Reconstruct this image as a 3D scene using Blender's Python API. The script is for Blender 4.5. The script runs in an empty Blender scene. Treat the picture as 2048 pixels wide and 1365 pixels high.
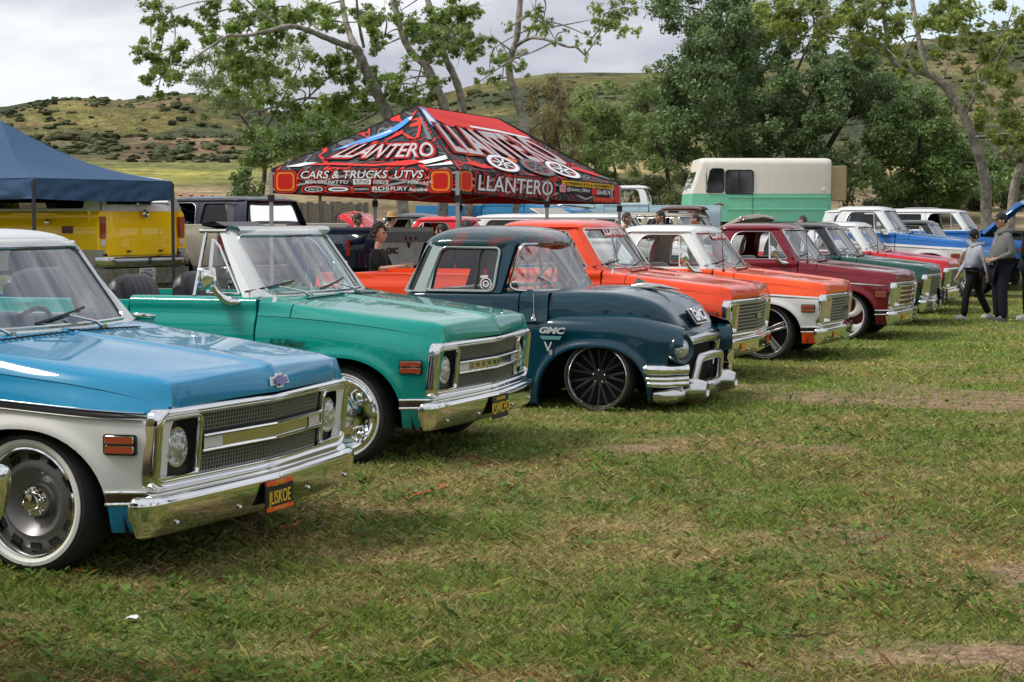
import bpy, math, random
import numpy as np
from mathutils import Vector, Matrix, Euler
R = math.radians; sin, cos, pi = math.sin, math.cos, math.pi
rng = random.Random(7); nr = np.random.default_rng(7)
SC = bpy.context.scene; COL = SC.collection

# ---------------------------------------------------------------- camera, light
FPX, Y0, CH = 3511.6, 442.3, 1.6          # focal length in px of a 2048 px wide frame, horizon row, eye height
cam = bpy.data.cameras.new('camera'); cam_o = bpy.data.objects.new('camera', cam); COL.objects.link(cam_o)
cam.sensor_width = 36; cam.lens = FPX / 2048 * 36; cam.clip_start = .05; cam.clip_end = 3000
PITCH = math.atan((682.5 - Y0) / FPX)
cam_o.location = (0, 0, CH); cam_o.rotation_euler = (pi / 2 - PITCH, 0, 0)
SC.camera = cam_o
SC.view_settings.view_transform = 'Standard'; SC.view_settings.look = 'None'
SC.view_settings.gamma = 1; SC.view_settings.use_curve_mapping = False
SC.view_settings.exposure = 0.92
SUN_EL, SUN_AZ = 52, 258                   # degrees; azimuth clockwise from +Y: light comes from the left and a little from the front
world = bpy.data.worlds.new('World'); SC.world = world; world.use_nodes = True
def build_world():
    nt = world.node_tree; N = nt.nodes; L = nt.links; N.clear()
    out = N.new('ShaderNodeOutputWorld'); bg = N.new('ShaderNodeBackground')
    sky = N.new('ShaderNodeTexSky'); sky.sky_type = 'NISHITA'; sky.sun_disc = False
    sky.sun_elevation = R(SUN_EL); sky.sun_rotation = R(SUN_AZ)
    tc = N.new('ShaderNodeTexCoord'); mp = N.new('ShaderNodeMapping'); mp.inputs['Scale'].default_value = (1.0, 1.0, 2.6)
    mp.inputs['Location'].default_value = (.35, .1, .2)
    n1 = N.new('ShaderNodeTexNoise'); n1.inputs['Scale'].default_value = 2.2; n1.inputs['Detail'].default_value = 7; n1.inputs['Roughness'].default_value = .55
    n2 = N.new('ShaderNodeTexNoise'); n2.inputs['Scale'].default_value = 5.5; n2.inputs['Detail'].default_value = 6
    r1 = N.new('ShaderNodeValToRGB'); r1.color_ramp.elements[0].position = .30; r1.color_ramp.elements[1].position = .44
    r2 = N.new('ShaderNodeValToRGB'); e = r2.color_ramp.elements
    e[0].position = .38; e[0].color = (2.9, 3.05, 3.5, 1); e[1].position = .60; e[1].color = (5.2, 5.3, 5.5, 1)
    mix = N.new('ShaderNodeMix'); mix.data_type = 'RGBA'
    L.new(tc.outputs['Generated'], mp.inputs['Vector'])
    L.new(mp.outputs['Vector'], n1.inputs['Vector']); L.new(mp.outputs['Vector'], n2.inputs['Vector'])
    L.new(n1.outputs['Fac'], r1.inputs['Fac']); L.new(n2.outputs['Fac'], r2.inputs['Fac'])
    L.new(r1.outputs['Color'], mix.inputs['Factor'])
    L.new(sky.outputs['Color'], mix.inputs['A']); L.new(r2.outputs['Color'], mix.inputs['B'])
    L.new(mix.outputs['Result'], bg.inputs['Color']); bg.inputs['Strength'].default_value = .1
    L.new(bg.outputs['Background'], out.inputs['Surface'])
build_world()
sun = bpy.data.lights.new('sun', 'SUN'); sun.energy = 1.5; sun.angle = R(13); sun.color = (1, .95, .87)
sun_o = bpy.data.objects.new('sun', sun); COL.objects.link(sun_o)
_az, _el = R(SUN_AZ), R(SUN_EL)
sun_o.rotation_euler = Vector((sin(_az) * cos(_el), cos(_az) * cos(_el), sin(_el))).to_track_quat('Z', 'Y').to_euler()

def at(u, v, d):
    """point on the sight line of photo pixel (u, v) at distance d along +Y"""
    x = (u - 1024) / FPX; y = -(v - 682.5) / FPX
    D = Vector((x, cos(PITCH) + y * sin(PITCH), -sin(PITCH) + y * cos(PITCH)))
    return Vector((0, 0, CH)) + D * (d / D.y)

# ---------------------------------------------------------------- materials
MAT = {}
def prin(name, col, rough=.5, metal=0, coat=0, spec=.5, bump=0, bscale=40, var=0, vscale=6, emit=None):
    if name in MAT: return MAT[name]
    m = bpy.data.materials.new(name); m.use_nodes = True; nt = m.node_tree; b = nt.nodes['Principled BSDF']
    b.inputs['Base Color'].default_value = (*col, 1); b.inputs['Roughness'].default_value = rough
    b.inputs['Metallic'].default_value = metal; b.inputs['Coat Weight'].default_value = coat; b.inputs['Coat Roughness'].default_value = .03
    b.inputs['Specular IOR Level'].default_value = spec
    if var or bump:
        tc = nt.nodes.new('ShaderNodeTexCoord')
    if var:
        n = nt.nodes.new('ShaderNodeTexNoise'); n.inputs['Scale'].default_value = vscale; n.inputs['Detail'].default_value = 6
        r = nt.nodes.new('ShaderNodeValToRGB'); r.color_ramp.elements[0].position = .3; r.color_ramp.elements[1].position = .7
        r.color_ramp.elements[0].color = (*[c * (1 - var) for c in col], 1); r.color_ramp.elements[1].color = (*[min(1, c * (1 + var)) for c in col], 1)
        nt.links.new(tc.outputs['Object'], n.inputs['Vector']); nt.links.new(n.outputs['Fac'], r.inputs['Fac']); nt.links.new(r.outputs['Color'], b.inputs['Base Color'])
    if bump:
        n = nt.nodes.new('ShaderNodeTexNoise'); n.inputs['Scale'].default_value = bscale; n.inputs['Detail'].default_value = 5
        bp = nt.nodes.new('ShaderNodeBump'); bp.inputs['Strength'].default_value = bump; bp.inputs['Distance'].default_value = .01
        nt.links.new(tc.outputs['Object'], n.inputs['Vector']); nt.links.new(n.outputs['Fac'], bp.inputs['Height']); nt.links.new(bp.outputs['Normal'], b.inputs['Normal'])
    if emit: b.inputs['Emission Color'].default_value = (*emit[:3], 1); b.inputs['Emission Strength'].default_value = emit[3]
    MAT[name] = m; return m
def paint(name, top, low=None, a=.99, b=-.06, lo=.58, rough=.22, rust=0, metal=0.0):
    """car paint; two-tone when low is given: top colour above z = a + b x and below lo"""
    if name in MAT: return MAT[name]
    m = prin(name, top, rough, metal, .8, .12); nt = m.node_tree; N = nt.nodes; L = nt.links; p = N['Principled BSDF']
    p.inputs['Coat Roughness'].default_value = .02
    tc = N.new('ShaderNodeTexCoord'); src = None
    if low:
        sx = N.new('ShaderNodeSeparateXYZ'); L.new(tc.outputs['Object'], sx.inputs[0])
        m1 = N.new('ShaderNodeMath'); m1.operation = 'MULTIPLY_ADD'; m1.inputs[1].default_value = b; m1.inputs[2].default_value = a
        L.new(sx.outputs['X'], m1.inputs[0])
        lt = N.new('ShaderNodeMath'); lt.operation = 'LESS_THAN'; L.new(sx.outputs['Z'], lt.inputs[0]); L.new(m1.outputs[0], lt.inputs[1])
        gt = N.new('ShaderNodeMath'); gt.operation = 'GREATER_THAN'; L.new(sx.outputs['Z'], gt.inputs[0]); gt.inputs[1].default_value = lo
        mu = N.new('ShaderNodeMath'); mu.operation = 'MULTIPLY'; L.new(lt.outputs[0], mu.inputs[0]); L.new(gt.outputs[0], mu.inputs[1])
        mx = N.new('ShaderNodeMix'); mx.data_type = 'RGBA'; mx.inputs['A'].default_value = (*top, 1); mx.inputs['B'].default_value = (*low, 1)
        L.new(mu.outputs[0], mx.inputs['Factor']); src = mx.outputs['Result']
    n = N.new('ShaderNodeTexNoise'); n.inputs['Scale'].default_value = 3; n.inputs['Detail'].default_value = 8
    L.new(tc.outputs['Object'], n.inputs['Vector'])
    mr = N.new('ShaderNodeMapRange'); mr.inputs['To Min'].default_value = rough - .06; mr.inputs['To Max'].default_value = rough + .1
    L.new(n.outputs['Fac'], mr.inputs['Value']); L.new(mr.outputs[0], p.inputs['Roughness'])
    # dust film, thin and uneven
    du = N.new('ShaderNodeTexNoise'); du.inputs['Scale'].default_value = 1.3; du.inputs['Detail'].default_value = 9
    L.new(tc.outputs['Object'], du.inputs['Vector'])
    dr = N.new('ShaderNodeMapRange'); dr.inputs['From Min'].default_value = .45; dr.inputs['From Max'].default_value = .8; dr.inputs['To Max'].default_value = .022
    L.new(du.outputs['Fac'], dr.inputs['Value'])
    md = N.new('ShaderNodeMix'); md.data_type = 'RGBA'; md.inputs['B'].default_value = (.4, .36, .3, 1); md.inputs['A'].default_value = (*top, 1)
    if src: L.new(src, md.inputs['A'])
    L.new(dr.outputs[0], md.inputs['Factor']); L.new(md.outputs['Result'], p.inputs['Base Color'])
    if rust:
        rn = N.new('ShaderNodeTexNoise'); rn.inputs['Scale'].default_value = 2.2; rn.inputs['Detail'].default_value = 12; rn.inputs['Roughness'].default_value = .68
        L.new(tc.outputs['Object'], rn.inputs['Vector'])
        rr = N.new('ShaderNodeMapRange'); rr.inputs['From Min'].default_value = .66 - rust; rr.inputs['From Max'].default_value = .70 - rust
        L.new(rn.outputs['Fac'], rr.inputs['Value'])
        mx2 = N.new('ShaderNodeMix'); mx2.data_type = 'RGBA'; mx2.inputs['B'].default_value = (.11, .035, .03, 1)
        L.new(rr.outputs[0], mx2.inputs['Factor']); L.new(md.outputs['Result'], mx2.inputs['A']); L.new(mx2.outputs['Result'], p.inputs['Base Color'])
    return m
def glassmat(name, tint=(.82, .9, .88), ior=1.5, rough=0.0, dark=1.0):
    if name in MAT: return MAT[name]
    m = bpy.data.materials.new(name); m.use_nodes = True; nt = m.node_tree; N = nt.nodes; L = nt.links; N.clear()
    o = N.new('ShaderNodeOutputMaterial'); t = N.new('ShaderNodeBsdfTransparent'); t.inputs[0].default_value = (*[c * dark for c in tint], 1)
    g = N.new('ShaderNodeBsdfGlossy'); g.inputs['Roughness'].default_value = rough; g.inputs['Color'].default_value = (1, 1, 1, 1)
    lw = N.new('ShaderNodeFresnel'); lw.inputs['IOR'].default_value = ior
    mx = N.new('ShaderNodeMixShader'); L.new(lw.outputs[0], mx.inputs[0]); L.new(t.outputs[0], mx.inputs[1]); L.new(g.outputs[0], mx.inputs[2])
    L.new(mx.outputs[0], o.inputs[0]); MAT[name] = m; return m
CHROME = prin('chrome', (.80, .80, .79), .055, 1, bump=.012, bscale=9)
DULLCHROME = prin('polished_metal', (.62, .62, .61), .16, 1, bump=.05, bscale=14)
ALU = prin('aluminium', (.55, .55, .56), .3, 1)
STEEL = prin('grey_steel', (.17, .165, .16), .38, .6)
BLACK = prin('black_plastic', (.012, .012, .013), .45)
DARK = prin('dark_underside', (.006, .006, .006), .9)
RUBBER = prin('rubber', (.018, .018, .018), .62, bump=.1, bscale=60)
WHITEW = prin('whitewall', (.72, .71, .67), .5, var=.06)
GLASS = glassmat('window_glass', ior=1.7); WSG = glassmat('windshield_glass', ior=3.0)
DGLASS = glassmat('tinted_glass', (.25, .27, .27), ior=1.5)
def lensmat():
    m = prin('headlight_lens', (.82, .85, .87), .10, .75, 1); nt = m.node_tree; N = nt.nodes; L = nt.links
    tc = N.new('ShaderNodeTexCoord'); w = N.new('ShaderNodeTexWave'); w.bands_direction = 'Y'; w.inputs['Scale'].default_value = 22; w.inputs['Distortion'].default_value = 1.5
    v = N.new('ShaderNodeTexVoronoi'); v.inputs['Scale'].default_value = 26; ad = N.new('ShaderNodeMath'); ad.operation = 'ADD'; b = N.new('ShaderNodeBump'); b.inputs['Strength'].default_value = .9; b.inputs['Distance'].default_value = .012
    L.new(tc.outputs['Object'], w.inputs['Vector']); L.new(tc.outputs['Object'], v.inputs['Vector']); L.new(w.outputs['Fac'], ad.inputs[0]); L.new(v.outputs['Distance'], ad.inputs[1]); L.new(ad.outputs[0], b.inputs['Height']); L.new(b.outputs['Normal'], N['Principled BSDF'].inputs['Normal']); return m
LENS = lensmat()
AMBER = prin('amber_lens', (.75, .19, .012), .18, 0, 1)
REDL = prin('red_lens', (.28, .018, .012), .18, 0, 1)
MARKER = prin('marker_lens', (.33, .042, .014), .2, 0, 1)
CLEARL = prin('clear_lens', (.72, .68, .68), .22, .2, 1, bump=.6, bscale=160)
WHITE = prin('white_paint', (.76, .77, .76), .28, 0, .8)
VINYL = prin('black_vinyl', (.022, .022, .024), .42, bump=.06, bscale=70)
TANV = prin('grey_vinyl', (.33, .29, .25), .5, var=.1)
GREYV = prin('pale_vinyl', (.38, .37, .35), .5, var=.08)
BRONZE = prin('woodgrain_strip', (.07, .04, .025), .4, var=.3, vscale=30)
YELL = prin('plate_yellow', (.86, .56, .05), .4)
ORANGEP = prin('plate_orange', (.80, .10, .02), .4)
SILVERB = prin('silver_grille', (.42, .42, .40), .32, .75)

# ---------------------------------------------------------------- mesh helpers
class MB:
    def __init__(s): s.v = []; s.f = []; s.m = []; s.mi = 0
    def add(s, vs, fs):
        o = len(s.v); s.v += [tuple(p) for p in vs]; s.f += [tuple(i + o for i in f) for f in fs]; s.m += [s.mi] * len(fs); return s
    def grid(s, P, cu=False, cv=False):
        n, m = len(P), len(P[0]); fs = []
        for i in range(n if cu else n - 1):
            for j in range(m if cv else m - 1):
                a, b = (i + 1) % n, (j + 1) % m
                fs.append((i * m + j, i * m + b, a * m + b, a * m + j))
        return s.add([p for r in P for p in r], fs)
    def box(s, c, d, rz=0, M=None):
        x, y, z = (k / 2 for k in d)
        vs = [Vector((i, j, k)) for i in (-x, x) for j in (-y, y) for k in (-z, z)]
        if rz: vs = [Matrix.Rotation(rz, 3, 'Z') @ v for v in vs]
        if M is not None: vs = [M @ v for v in vs]
        vs = [v + Vector(c) for v in vs]
        return s.add(vs, [(0, 1, 3, 2), (4, 6, 7, 5), (0, 4, 5, 1), (2, 3, 7, 6), (0, 2, 6, 4), (1, 5, 7, 3)])
    def bar(s, a, b, w, h):
        """box beam from a to b, w wide and h high"""
        a, b = Vector(a), Vector(b); d = b - a; q = d.to_track_quat('X', 'Z').to_matrix()
        return s.box((a + b) / 2, (d.length, w, h), M=q)
    def tube(s, pts, r, n=8, cap=True):
        P = [Vector(p) for p in pts]; k = len(P); rr = r if isinstance(r, (list, tuple)) else [r] * k
        rows = []; prev = None
        for i, p in enumerate(P):
            t = (P[min(i + 1, k - 1)] - P[max(i - 1, 0)])
            if t.length < 1e-9: t = Vector((0, 0, 1))
            t.normalize()
            if prev is None:
                u = t.orthogonal().normalized()
            else:
                u = prev - t * prev.dot(t)
                u = u.normalized() if u.length > 1e-6 else t.orthogonal().normalized()
            prev = u; w = t.cross(u)
            rows.append([p + (u * cos(2 * pi * j / n) + w * sin(2 * pi * j / n)) * rr[i] for j in range(n)])
        o = len(s.v); s.grid(rows, cv=True)
        if cap:
            s.f.append(tuple(range(o, o + n))[::-1]); s.f.append(tuple(range(o + (k - 1) * n, o + k * n))); s.m += [s.mi] * 2
        return s
    def lathe(s, prof, n=40, c=(0, 0, 0), axis='y', a0=0, a1=2 * pi):
        full = abs(a1 - a0 - 2 * pi) < 1e-6; rows = []
        for i in range(n if full else n + 1):
            a = a0 + (a1 - a0) * i / n; row = []
            for r, h in prof:
                p, q = r * cos(a), r * sin(a)
                row.append((c[0] + p, c[1] + h, c[2] + q) if axis == 'y' else (c[0] + p, c[1] + q, c[2] + h) if axis == 'z' else (c[0] + h, c[1] + p, c[2] + q))
            rows.append(row)
        return s.grid(rows, cu=full)
    def ring(s, loops, close=True):
        return s.grid(loops, cv=close)
    def poly(s, pts): return s.add(pts, [tuple(range(len(pts)))])
    def prism(s, pts, off):
        """closed outline pts (3D) extruded by vector off"""
        n = len(pts); off = Vector(off); A = [Vector(p) for p in pts]; B = [p + off for p in A]
        fs = [tuple(range(n))[::-1], tuple(range(n, 2 * n))] + [(i, (i + 1) % n, n + (i + 1) % n, n + i) for i in range(n)]
        return s.add(A + B, fs)
    def ball(s, c, r, n=12, m=8, sq=(1, 1, 1)):
        rows = []
        for i in range(m + 1):
            a = pi * i / m; rows.append([(c[0] + r * sq[0] * sin(a) * cos(2 * pi * j / n), c[1] + r * sq[1] * sin(a) * sin(2 * pi * j / n), c[2] + r * sq[2] * cos(a)) for j in range(n)])
        return s.grid(rows, cv=True)
    def mesh(s, name, sharp=38):
        me = bpy.data.meshes.new(name); me.from_pydata([tuple(v) for v in s.v], [], s.f)
        me.polygons.foreach_set('material_index', s.m)
        me.polygons.foreach_set('use_smooth', [sharp > 0] * len(s.f))
        me.validate()
        if 0 < sharp < 180: me.set_sharp_from_angle(angle=R(sharp))
        me.update(); return me
    def build(s, name, mat, parent=None, sharp=38, bevel=0, loc=None, rot=None, seg=2):
        return link(name, s.mesh(name, sharp), mat, parent, bevel, loc, rot, seg=seg)
def link(name, me, mat, parent=None, bevel=0, loc=None, rot=None, scale=None, seg=2):
    o = bpy.data.objects.new(name, me); COL.objects.link(o)
    mats = mat if isinstance(mat, (list, tuple)) else [mat]
    if not me.materials:
        for m in mats: me.materials.append(m)
    else:
        for i, m in enumerate(mats):
            if me.materials[i] is not m: o.material_slots[i].link = 'OBJECT'; o.material_slots[i].material = m
    if parent: o.parent = parent
    if loc is not None: o.location = loc
    if rot is not None: o.rotation_euler = rot
    if scale is not None: o.scale = scale
    if bevel:
        b = o.modifiers.new('bevel', 'BEVEL'); b.width = bevel; b.segments = seg; b.limit_method = 'ANGLE'; b.angle_limit = R(40); b.harden_normals = False
    return o
CACHE = {}
def shared(key, fn, name, mat, parent, sharp=38, bevel=0, **kw):
    if key not in CACHE: CACHE[key] = fn().mesh(name, sharp)
    return link(name, CACHE[key], mat, parent, bevel, **kw)
def tag(o, label, cat, group=None, kind=None):
    o['label'] = label; o['category'] = cat
    if group: o['group'] = group
    if kind: o['kind'] = kind
    return o
def empty(name, loc, yaw=0, label=None, cat=None, group=None):
    o = bpy.data.objects.new(name, None); COL.objects.link(o); o.location = loc; o.rotation_euler = (0, 0, yaw)
    o.empty_display_size = .2
    if label: tag(o, label, cat, group)
    return o
def rpoly(pts, rad, k=6, m=3):
    """polygon with rounded corners; every corner gives k+1 points and every edge m more, so loops of equal corner count match"""
    n = len(pts); P = [Vector(p) for p in pts]; rr = rad if isinstance(rad, (list, tuple)) else [rad] * n; arcs = []
    for i in range(n):
        p, a, b = P[i], P[i - 1], P[(i + 1) % n]
        ra = min(rr[i], (a - p).length * .49); rb = min(rr[i], (b - p).length * .49)
        A = p + (a - p).normalized() * ra; B = p + (b - p).normalized() * rb
        arcs.append([(A * (1 - t) ** 2 + p * 2 * t * (1 - t) * .98 + p * 2 * t * (1 - t) * .02 + B * t * t) for t in (j / k for j in range(k + 1))])
    out = []
    for i in range(n):
        out += arcs[i]; a, b = arcs[i][-1], arcs[(i + 1) % n][0]
        out += [a.lerp(b, (j + 1) / (m + 1)) for j in range(m)]
    return out
def herm(K):
    xs = [k[0] for k in K]; ys = [k[1] for k in K]; n = len(K)
    ms = []
    for i in range(n):
        a, b = max(i - 1, 0), min(i + 1, n - 1); ms.append((ys[b] - ys[a]) / (xs[b] - xs[a]))
    def f(x):
        if x <= xs[0]: return ys[0]
        if x >= xs[-1]: return ys[-1]
        i = 0
        while xs[i + 1] < x: i += 1
        h = xs[i + 1] - xs[i]; t = (x - xs[i]) / h
        return (2 * t**3 - 3 * t * t + 1) * ys[i] + (t**3 - 2 * t * t + t) * h * ms[i] + (3 * t * t - 2 * t**3) * ys[i + 1] + (t**3 - t * t) * h * ms[i + 1]
    return f
def smooth(t): t = min(1, max(0, t)); return t * t * (3 - 2 * t)
def text_mesh(body, size=1, shear=0, extrude=.01, offset=0, align='CENTER', space=1, bold=0, res=3):
    c = bpy.data.curves.new('lettering', 'FONT'); c.body = body; c.size = size; c.shear = shear; c.extrude = extrude; c.offset = offset + bold
    c.align_x = align; c.align_y = 'CENTER'; c.space_character = space; c.resolution_u = res
    o = bpy.data.objects.new('lettering', c); COL.objects.link(o)
    bpy.context.view_layer.update(); dg = bpy.context.evaluated_depsgraph_get()
    me = bpy.data.meshes.new_from_object(o.evaluated_get(dg)); bpy.data.objects.remove(o); bpy.data.curves.remove(c)
    return me
def text(name, body, mat, parent, org, ux, uy, size, sx=1, off=0, fn=None, **kw):
    """lettering lying in the plane org + s*ux + t*uy; a function fn(s, t, n) may bend it instead"""
    me = text_mesh(body, size, **kw); ux = Vector(ux); uy = Vector(uy); nz = ux.cross(uy).normalized(); o3 = Vector(org)
    for v in me.vertices:
        p = v.co
        v.co = fn(p.x * sx, p.y, p.z + off) if fn else o3 + ux * (p.x * sx) + uy * p.y + nz * (p.z + off)
    return link(name, me, mat, parent)
# ---------------------------------------------------------------- 1967-72 style pickup; local x forward from the front axle, z up, near side is y < 0
XDG = -.62                                             # gap between fender and door
PROF = herm([(.38, .87), (.42, .90), (.47, .922), (.58, .944), (.72, .960), (.87, .969), (1.0, .970), (1.07, .963), (1.115, .948), (1.15, .931), (1.18, .925), (1.21, .931), (1.24, .929), (1.258, .916), (1.268, .898)])
ZS = herm([(-.9, 1.153), (-.62, 1.15), (-.36, 1.14), (0, 1.113), (.3, 1.08), (.52, 1.04), (.62, 1.012), (.68, .996)])
YS = herm([(-.9, .931), (-.62, .931), (-.36, .931), (0, .928), (.3, .908), (.52, .868), (.62, .832), (.68, .812)])
ARW, ARH, ARZ = .455, .435, .45
def arch(x, xc=0):
    t = abs(x - xc) / ARW
    return ARZ + ARH * max(0, 1 - t ** 2.3) ** (1 / 2.3) if t < 1 else .42
def lip(x, z, xc=0):
    dx, dz = abs(x - xc) / ARW, max(0, z - ARZ) / ARH
    r = (dx ** 2.3 + dz ** 2.3) ** (1 / 2.3)
    d = (r - 1) * .44
    return .020 * math.exp(-max(0, d - .012) ** 2 / .0016) if d > -.02 else 0
def side_y(x, z):
    zs = ZS(x); k = min(1, max(0, (z - .7) / (zs - .7)))
    y = PROF(min(z + (1.15 - zs) * k, 1.15))
    if x > .2: y -= .085 * ((x - .2) / .47) ** 2.2
    lo = zs - .17
    if z > lo: y -= max(0, y - YS(x)) * ((z - lo) / .17) ** 2.4
    return y
def fender():
    m = MB()
    xs = [XDG + .008, -.58, -.52] + [-ARW * cos(pi * i / 26) for i in range(27)] + [.48, .51, .54, .57, .60, .63, .65, .66]
    xs[3] -= .0005; xs[29] += .0005
    rows = []
    for i, x in enumerate(xs):
        lb = arch(x) if 3 < i < 29 else (.42 if x < 0 else .43); zs = ZS(x) - .004; row = []
        for j in range(25):
            t = j / 24; t = t ** 1.25; z = lb + (zs - lb) * t
            xx = x
            if x > .3: xx = x + ((.625 + .055 * (z - .6) / .38) - .66) * smooth((x - .3) / .36)
            row.append((xx, -(side_y(x, z) + lip(x, z)), z))
        rows.append(row)
    m.grid(rows)
    # flange turned in along the wheel opening, and the front edge turned in behind the grille shell
    fl = [[(r[0][0], r[0][1], r[0][2]), (r[0][0], r[0][1] + .03, r[0][2] - .004), (r[0][0], r[0][1] + .05, r[0][2])] for r in rows[2:31]]
    m.grid(fl)
    m.grid([[p, (p[0], p[1] + .10, p[2])] for p in rows[-1]])
    m.grid([[p, (p[0] + .0, p[1] + .05, p[2])] for p in rows[0]])
    return m
def hood_pt(x, v):
    """v in [-1, 1] from seam to seam"""
    s = (x + .62) / 1.30; a = abs(v); sg = 1 if v >= 0 else -1
    ysh = .875 - .135 * s; zt = 1.252 - .122 * s - .02 * s * s; ys, zs = YS(x), ZS(x)
    if a < .72:
        q = a / .72; y = ysh * q; z = zt + .020 * (1 - q * q) + .012 * math.exp(-(y / .035) ** 2)
        return Vector((x, sg * y, z))
    q = (a - .72) / .28; A = Vector((ysh, zt)); B = Vector((ysh + .055, zt - .004)); C = Vector((ys - .035, zs + .062)); D = Vector((ys, zs))
    p = A * (1 - q) ** 3 + B * 3 * q * (1 - q) ** 2 + C * 3 * q * q * (1 - q) + D * q ** 3
    return Vector((x, sg * p.x, p.y))
VS = [-1, -.985, -.96, -.93, -.90, -.87, -.84, -.81, -.78, -.76, -.74, -.72, -.69, -.64, -.56, -.46, -.36, -.26, -.16, -.09, -.05, -.03, -.015, 0]
VS = VS + [-v for v in VS[-2::-1]]
def nose_x(y): return .715 - .050 * (abs(y) / .746) ** 1.3
def hood():
    m = MB(); rows = []
    us = [0, .02, .06, .15, .28, .42, .56, .68, .78, .86, .90, .925, .95, .97, .985, 1]
    for u in us:
        row = []
        for v in VS:
            p = hood_pt(.66, v); x1 = nose_x(p.y) if abs(v) < .72 else nose_x(.746) + .015 * (abs(v) - .72) / .28
            x = -.366 + (x1 + .366) * u
            q = hood_pt(min(x, .675), v); q.x = x
            if abs(v) < .80: q.z -= .016 * max(0, (u - .90) / .10) ** 2
            row.append(q)
        rows.append(row)
    N = [p.copy() for p in rows[-1]]
    for w in (.04, .10, .2, .4, .6, .8, .93, 1.0):
        row = []
        for v, p in zip(VS, N):
            y = p.y; yy = y * (1 + .045 * w) if abs(v) < .72 else y
            q = Vector((.772 - .098 * abs(yy / .82) ** 1.05, yy, .996 - .012 * (abs(yy) / .8) ** 2))
            if abs(v) >= .72:
                k = (abs(v) - .72) / .28; q = q.lerp(Vector((.688, p.y, .992)), k ** 1.5); q.z = min(q.z, p.z)
            e = p.lerp(q, w); e.x += .018 * sin(pi * w) ** .7 * (1 if abs(v) < .72 else .4)
            row.append(e)
        rows.append(row)
    m.grid(rows)
    return m
def cowl():
    m = MB(); rows = []
    for x in (XDG + .008, -.58, -.52, -.46, -.41, -.374):
        rows.append([hood_pt(x, v) + Vector((0, 0, .012 * smooth((-.40 - x) / .1) * (abs(v) < .72))) for v in VS])
    m.grid(rows)
    m.grid([[p, p + Vector((0, 0, -.06))] for p in rows[-1]])
    return m
def cowl_vent():
    m = MB()
    for k in range(26):
        y = -.56 + 1.12 * k / 25; z = hood_pt(-.41, y / .86 * .72).z + .014
        m.box((-.425, y, z - .008), (.05, .014, .006))
    return m
def door(top=1.268, x0=XDG - .006, x1=-1.60):
    m = MB(); rows = []
    zs = [.43, .45, .48, .52, .58, .66, .75, .85, .95, 1.03, 1.08, 1.11, 1.13, 1.15, 1.17, 1.19, 1.21, 1.23, 1.245, 1.256, 1.264, top]
    for i in range(9):
        x = x0 + (x1 - x0) * i / 8
        rows.append([(x - .035 * smooth((.62 - z) / .2) * (i == 0), -PROF(z), z) for z in zs])
    m.grid(rows)
    top_in = [[r[-1], (r[-1][0], r[-1][1] + .02, r[-1][2] + .004), (r[-1][0], r[-1][1] + .085, r[-1][2]), (r[-1][0], r[-1][1] + .09, .50)] for r in rows]
    m.grid(top_in)
    for r in (rows[0], rows[-1]): m.grid([[p, (p[0], p[1] + .03, p[2])] for p in r])
    return m
def door_handle():
    m = MB(); y = -PROF(1.13) - .022
    m.tube([(-1.54, y + .03, 1.135), (-1.535, y, 1.137), (-1.50, y - .006, 1.138), (-1.42, y - .004, 1.136), (-1.40, y + .03, 1.135)], [.012, .014, .013, .011, .01], 8)
    m.ball((-1.535, y + .004, 1.137), .018, 10, 6)
    return m
def yside(z):
    t = (z - 1.262) / .45
    return .902 - .15 * t - .045 * t * t
def to_side(P, inn=0): return [(p[0], -(yside(p[1]) - inn), p[1]) for p in P]
OUT = [(-.655, 1.262), (-.985, 1.705), (-1.715, 1.705), (-1.835, 1.262)]
HOLE = [(-.765, 1.288), (-1.045, 1.660), (-1.545, 1.660), (-1.625, 1.288)]
def cab_side(out=OUT, hole=HOLE, ro=(.02, .03, .17, .02), rh=(.04, .05, .13, .05)):
    m = MB()
    a = rpoly(out, ro, 6, 5); b = rpoly(hole, rh, 6, 5)
    mid = [p.lerp(q, .5) for p, q in zip(a, b)]
    m.ring([to_side(a), to_side(mid), to_side([p.lerp(q, .93) for p, q in zip(a, b)]), to_side(b, .012), to_side(b, .06), to_side(mid, .07), to_side(a, .06)])
    return m
def window_trim(hole=HOLE, rh=(.04, .05, .13, .05)):
    m = MB(); b = rpoly(hole, rh, 6, 5); P = to_side(b, .006)
    P.append(P[0]); m.tube(P, .007, 6, cap=False); return m
def door_glass(hole=HOLE):
    m = MB(); m.poly(to_side(rpoly(hole, .04, 4, 0), .03)); return m
def vent_frame():
    m = MB(); a = (-.775, 1.29); b = (-1.005, 1.610); c = (-1.06, 1.655); d = (-1.02, 1.29)
    P = to_side([a, b, c, d, a], .02); m.tube(P[:3], .009, 6); m.tube(to_side([c, d], .02), [.014, .014], 6); m.tube(to_side([d, a], .02), .008, 6)
    return m
def vent_glass():
    m = MB(); m.poly(to_side([(-.785, 1.292), (-1.05, 1.645), (-1.02, 1.292)], .022)); return m
def xw(y, z): return -.628 - .745 * (z - 1.27) + .150 * (1 - (abs(y) / .765) ** 2)
WSI = [(-.762, 1.280), (.762, 1.280), (.688, 1.688), (-.688, 1.688)]
def ws_map(P, dx=0): return [(xw(p[0], p[1]) + dx, p[0], p[1]) for p in P]
def ws_loop(g, k=6, m=13):
    q = [(WSI[0][0] - g, WSI[0][1] - g), (WSI[1][0] + g, WSI[1][1] - g), (WSI[2][0] + g, WSI[2][1] + g), (WSI[3][0] - g, WSI[3][1] + g)]
    return rpoly(q, (.085, .085, .05, .05), k, m)
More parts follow.
